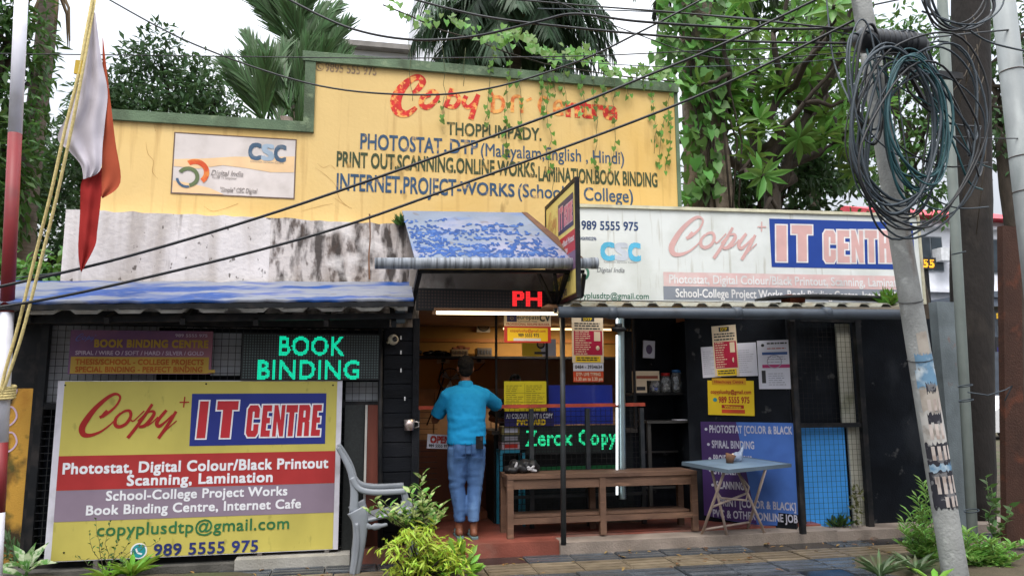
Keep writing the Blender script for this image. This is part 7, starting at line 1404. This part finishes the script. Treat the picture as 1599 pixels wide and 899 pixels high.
# buildings far off on the right
m_bw = mat('render_white', S(222, 224, 230), .8, var=.05, dirt=S(170, 170, 174), da=.5, ds=.6); m_win = mat('window_dark', S(52, 62, 70), .15, var=.3, scale=2); m_rr = mat('roof_red', S(196, 70, 80), .7, var=.15, stretch=(8, 1, 1)); m_gf = mat('frame_grey', S(120, 126, 132), .5)
def bldg(name, label, x0, x1, Y, h, dep, mw_, floors, cols, roof=None, z0=-.14):
    t = thing(name, label, 'building', ((x0+x1)/2, Y, z0)); b = MB(); b.box(x0, x1, Y, Y+dep, z0, h); wl_ = b.build('wall', mw_, t)
    fh = (h-.2)/floors
    for i in range(floors):
        for j in range(cols):
            w = (x1-x0)/cols; a = x0+w*j+w*.2; zz = z0+i*fh+fh*.32; b = MB(); b.box(a-.06, a+w*.6+.06, Y-.06, Y-.002, zz-.06, zz+fh*.5+.06); f = b.build('window', m_gf, t); b = MB(); b.box(a, a+w*.28, Y-.09, Y-.062, zz, zz+fh*.5).box(a+w*.32, a+w*.6, Y-.09, Y-.062, zz, zz+fh*.5); b.build('pane', m_win, f)
    for i in range(1, floors+1): b = MB(); b.box(x0-.15, x1+.15, Y-.35, Y-.003, z0+i*fh-.08, z0+i*fh+.06); b.build('ledge', mw_, t)
    b = MB()
    if roof:
        vs = [(x0-.6, Y-.8, h), (x1+.6, Y-.8, h), (x1+.6, Y+dep+.8, h), (x0-.6, Y+dep+.8, h), (x0-.6, Y+dep/2, h+1.6), (x1+.6, Y+dep/2, h+1.6)]; b.add(vs, [(0, 1, 5, 4), (2, 3, 4, 5), (0, 4, 3), (1, 2, 5), (3, 2, 1, 0)]); b.build('roof', roof, t)
    else: b.box(x0-.1, x1+.1, Y-.1, Y+dep+.1, h+.001, h+.25); b.build('parapet', mw_, t)
    return t
BY = 30
xa, xb = at(1425, 400, BY).x, at(1640, 400, BY).x; hb = at(1500, 345, BY).z
wbld = bldg('white_building', 'white building with a red roof far behind the poles', xa, xb, BY, hb, 8, m_bw, 3, 4, m_rr)
for px, py in ((1475, 398), (1590, 400)): q = at(px, py, BY-.4); MB().box(q.x-.4, q.x+.4, BY-.65, BY-.1, q.z-.3, q.z+.3).build('air_conditioner', mat('ac_white', S(206, 208, 210), .5), wbld)
led_thing('led_price_sign', 'small dark LED sign with orange digits 55 on the far white building', FP(16), (1437, 402, 1462, 420), [('55', 1441, 417, 1459, 405, .04)], (1., .42, .02), 1.2, .03, (.03, .02, .01), .06)
q = at(1449, 420, 16); tag(MB().box(q.x-.06, q.x+.06, 16.05, 16.15, -.14, q.z).build('sign_post', m_dark), 'dark post holding the orange digit sign', 'post')
xa, xb = at(1545, 480, 26).x, at(1700, 480, 26).x; bldg('grey_shop', 'low dark grey shop with a yellow stripe behind the rusty post', xa, xb, 26, at(1580, 465, 26).z, 3, mat('shop_grey', S(84, 92, 104), .6), 1, 3)
b = MB(); q0 = at(1560, 492, 25.5); b.box(xa, xb, 25.6, 25.7, q0.z-.12, q0.z+.1); tag(b.build('yellow_fascia', mat('fascia_yellow', S(222, 176, 40), .5)), 'thin yellow fascia strip on the far grey shop', 'fascia')
t, sp, w, h = sheet('shop_sign', 'black and blue shop sign with a red and white badge far beyond the poles', FP(25), (1556, 526, 1600, 549), mat('sign_black', (.015, .015, .018), .5), th=.1, cat='sign'); b = MB(); b.m(m_navy); F_rect(b, sp, w, h, 0, 0, 1, .3); b.m(m_paper); F_text(b, sp, w, h, 'DR', .5, .4, .95, .85, .05, .004); b.m(m_porange).disc(sp, -.6*w, .2*h, .5*h, .003, 16); b.m(m_paper).disc(sp, -.6*w, .2*h, .28*h, .005, 12, r0=.16*h); b.build('lettering', None, t)
b = MB(); q = at(1578, 549, 25.1); b.box(q.x-.05, q.x+.05, 25.12, 25.2, -.14, q.z); tag(b.build('sign_post', m_dark), 'post under the black and blue shop sign', 'post')
# parked vehicles glimpsed between trunk and rusty post
def car(label, px, Y, col, mname):
    x = at(px, 560, Y).x; t = thing('parked_car', label, 'car', (x, Y, -.14)); mc = mat(mname, col, .25, metal=.2, var=.03); z = -.14; pl = Plane((x, Y-.85, z), (1, 0, 0)); prof = [(-2, .25), (2, .25), (2.05, .6), (1.9, .85), (1.1, .95), (.5, 1.42), (-.9, 1.45), (-1.7, .95), (-2.05, .85)]; b = MB(); b.poly(pl, prof, -1.7, 1.7); b.build('body', mc, t)
    b = MB(); b.poly(pl, [(.98, .97), (.45, 1.36), (-.1, 1.38), (-.1, .97)], .001, .004); b.poly(pl, [(-.2, .97), (-.2, 1.38), (-.85, 1.38), (-1.5, .97)], .001, .004); b.build('window', m_win, t)
    for sx in (-1.25, 1.3):
        for yy in (Y-.86, Y+.7): b = MB(); b.tube([(x+sx, yy, z+.32), (x+sx, yy+.18, z+.32)], .32, 18); w_ = b.build('wheel', m_cab[0], t); b = MB(); b.tube([(x+sx, yy-.006, z+.32), (x+sx, yy-.001, z+.32)], .19, 14); b.build('rim', m_galv, w_)
    for yy in (Y-.6, Y+.6): b = MB(); b.ell((x-2.03, yy, z+.68), (.04, .16, .08), 10, 6); b.build('headlight', m_paper, t)
car('white car parked far off beyond the dark trunk', 1580, 22, (.7, .7, .72), 'car_white')
# a pale house glimpsed above the parapet between the palms
xa, xb = at(535, 50, 20).x, at(755, 50, 20).x
t = thing('white_house', 'pale house with a flat slab roof glimpsed behind the palms above the parapet', 'building', ((xa+xb)/2, 20, -.14)); b = MB(); b.box(xa, at(650, 50, 20).x, 20, 26, -.14, at(600, 82, 20).z); b.box(at(650, 50, 20).x+.01, xb, 20.4, 26, -.14, at(700, -40, 20).z); b.build('wall', m_bw, t)
b = MB(); zz = at(600, 82, 20).z; b.box(xa-.3, at(650, 50, 20).x-.01, 19.7, 26.2, zz+.002, zz+.15); b.build('roof', mat('slab_grey', S(130, 126, 122), .8), t)
# unseen houses added across the road to cut low sky light under the roofs
for k, (x0, x1, Y, h, mt, lb) in enumerate(((-24, -12, -20, 7.5, 'house_cream', 'cream house across the road facing the shop'), (-10, 1, -21, 10, 'house_grey', 'tall grey house across the road facing the shop'), (3, 14, -20, 8, 'house_pink', 'pinkish house across the road facing the shop'), (16, 28, -21, 9, 'house_blue', 'blue grey house across the road facing the shop'))):
    bldg('sky_blocking_house', lb, x0, x1, Y, h, 8, mat(mt, [(.42, .36, .25), (.25, .25, .25), (.38, .26, .24), (.22, .27, .32)][k], .85, var=.12), 3, 4)
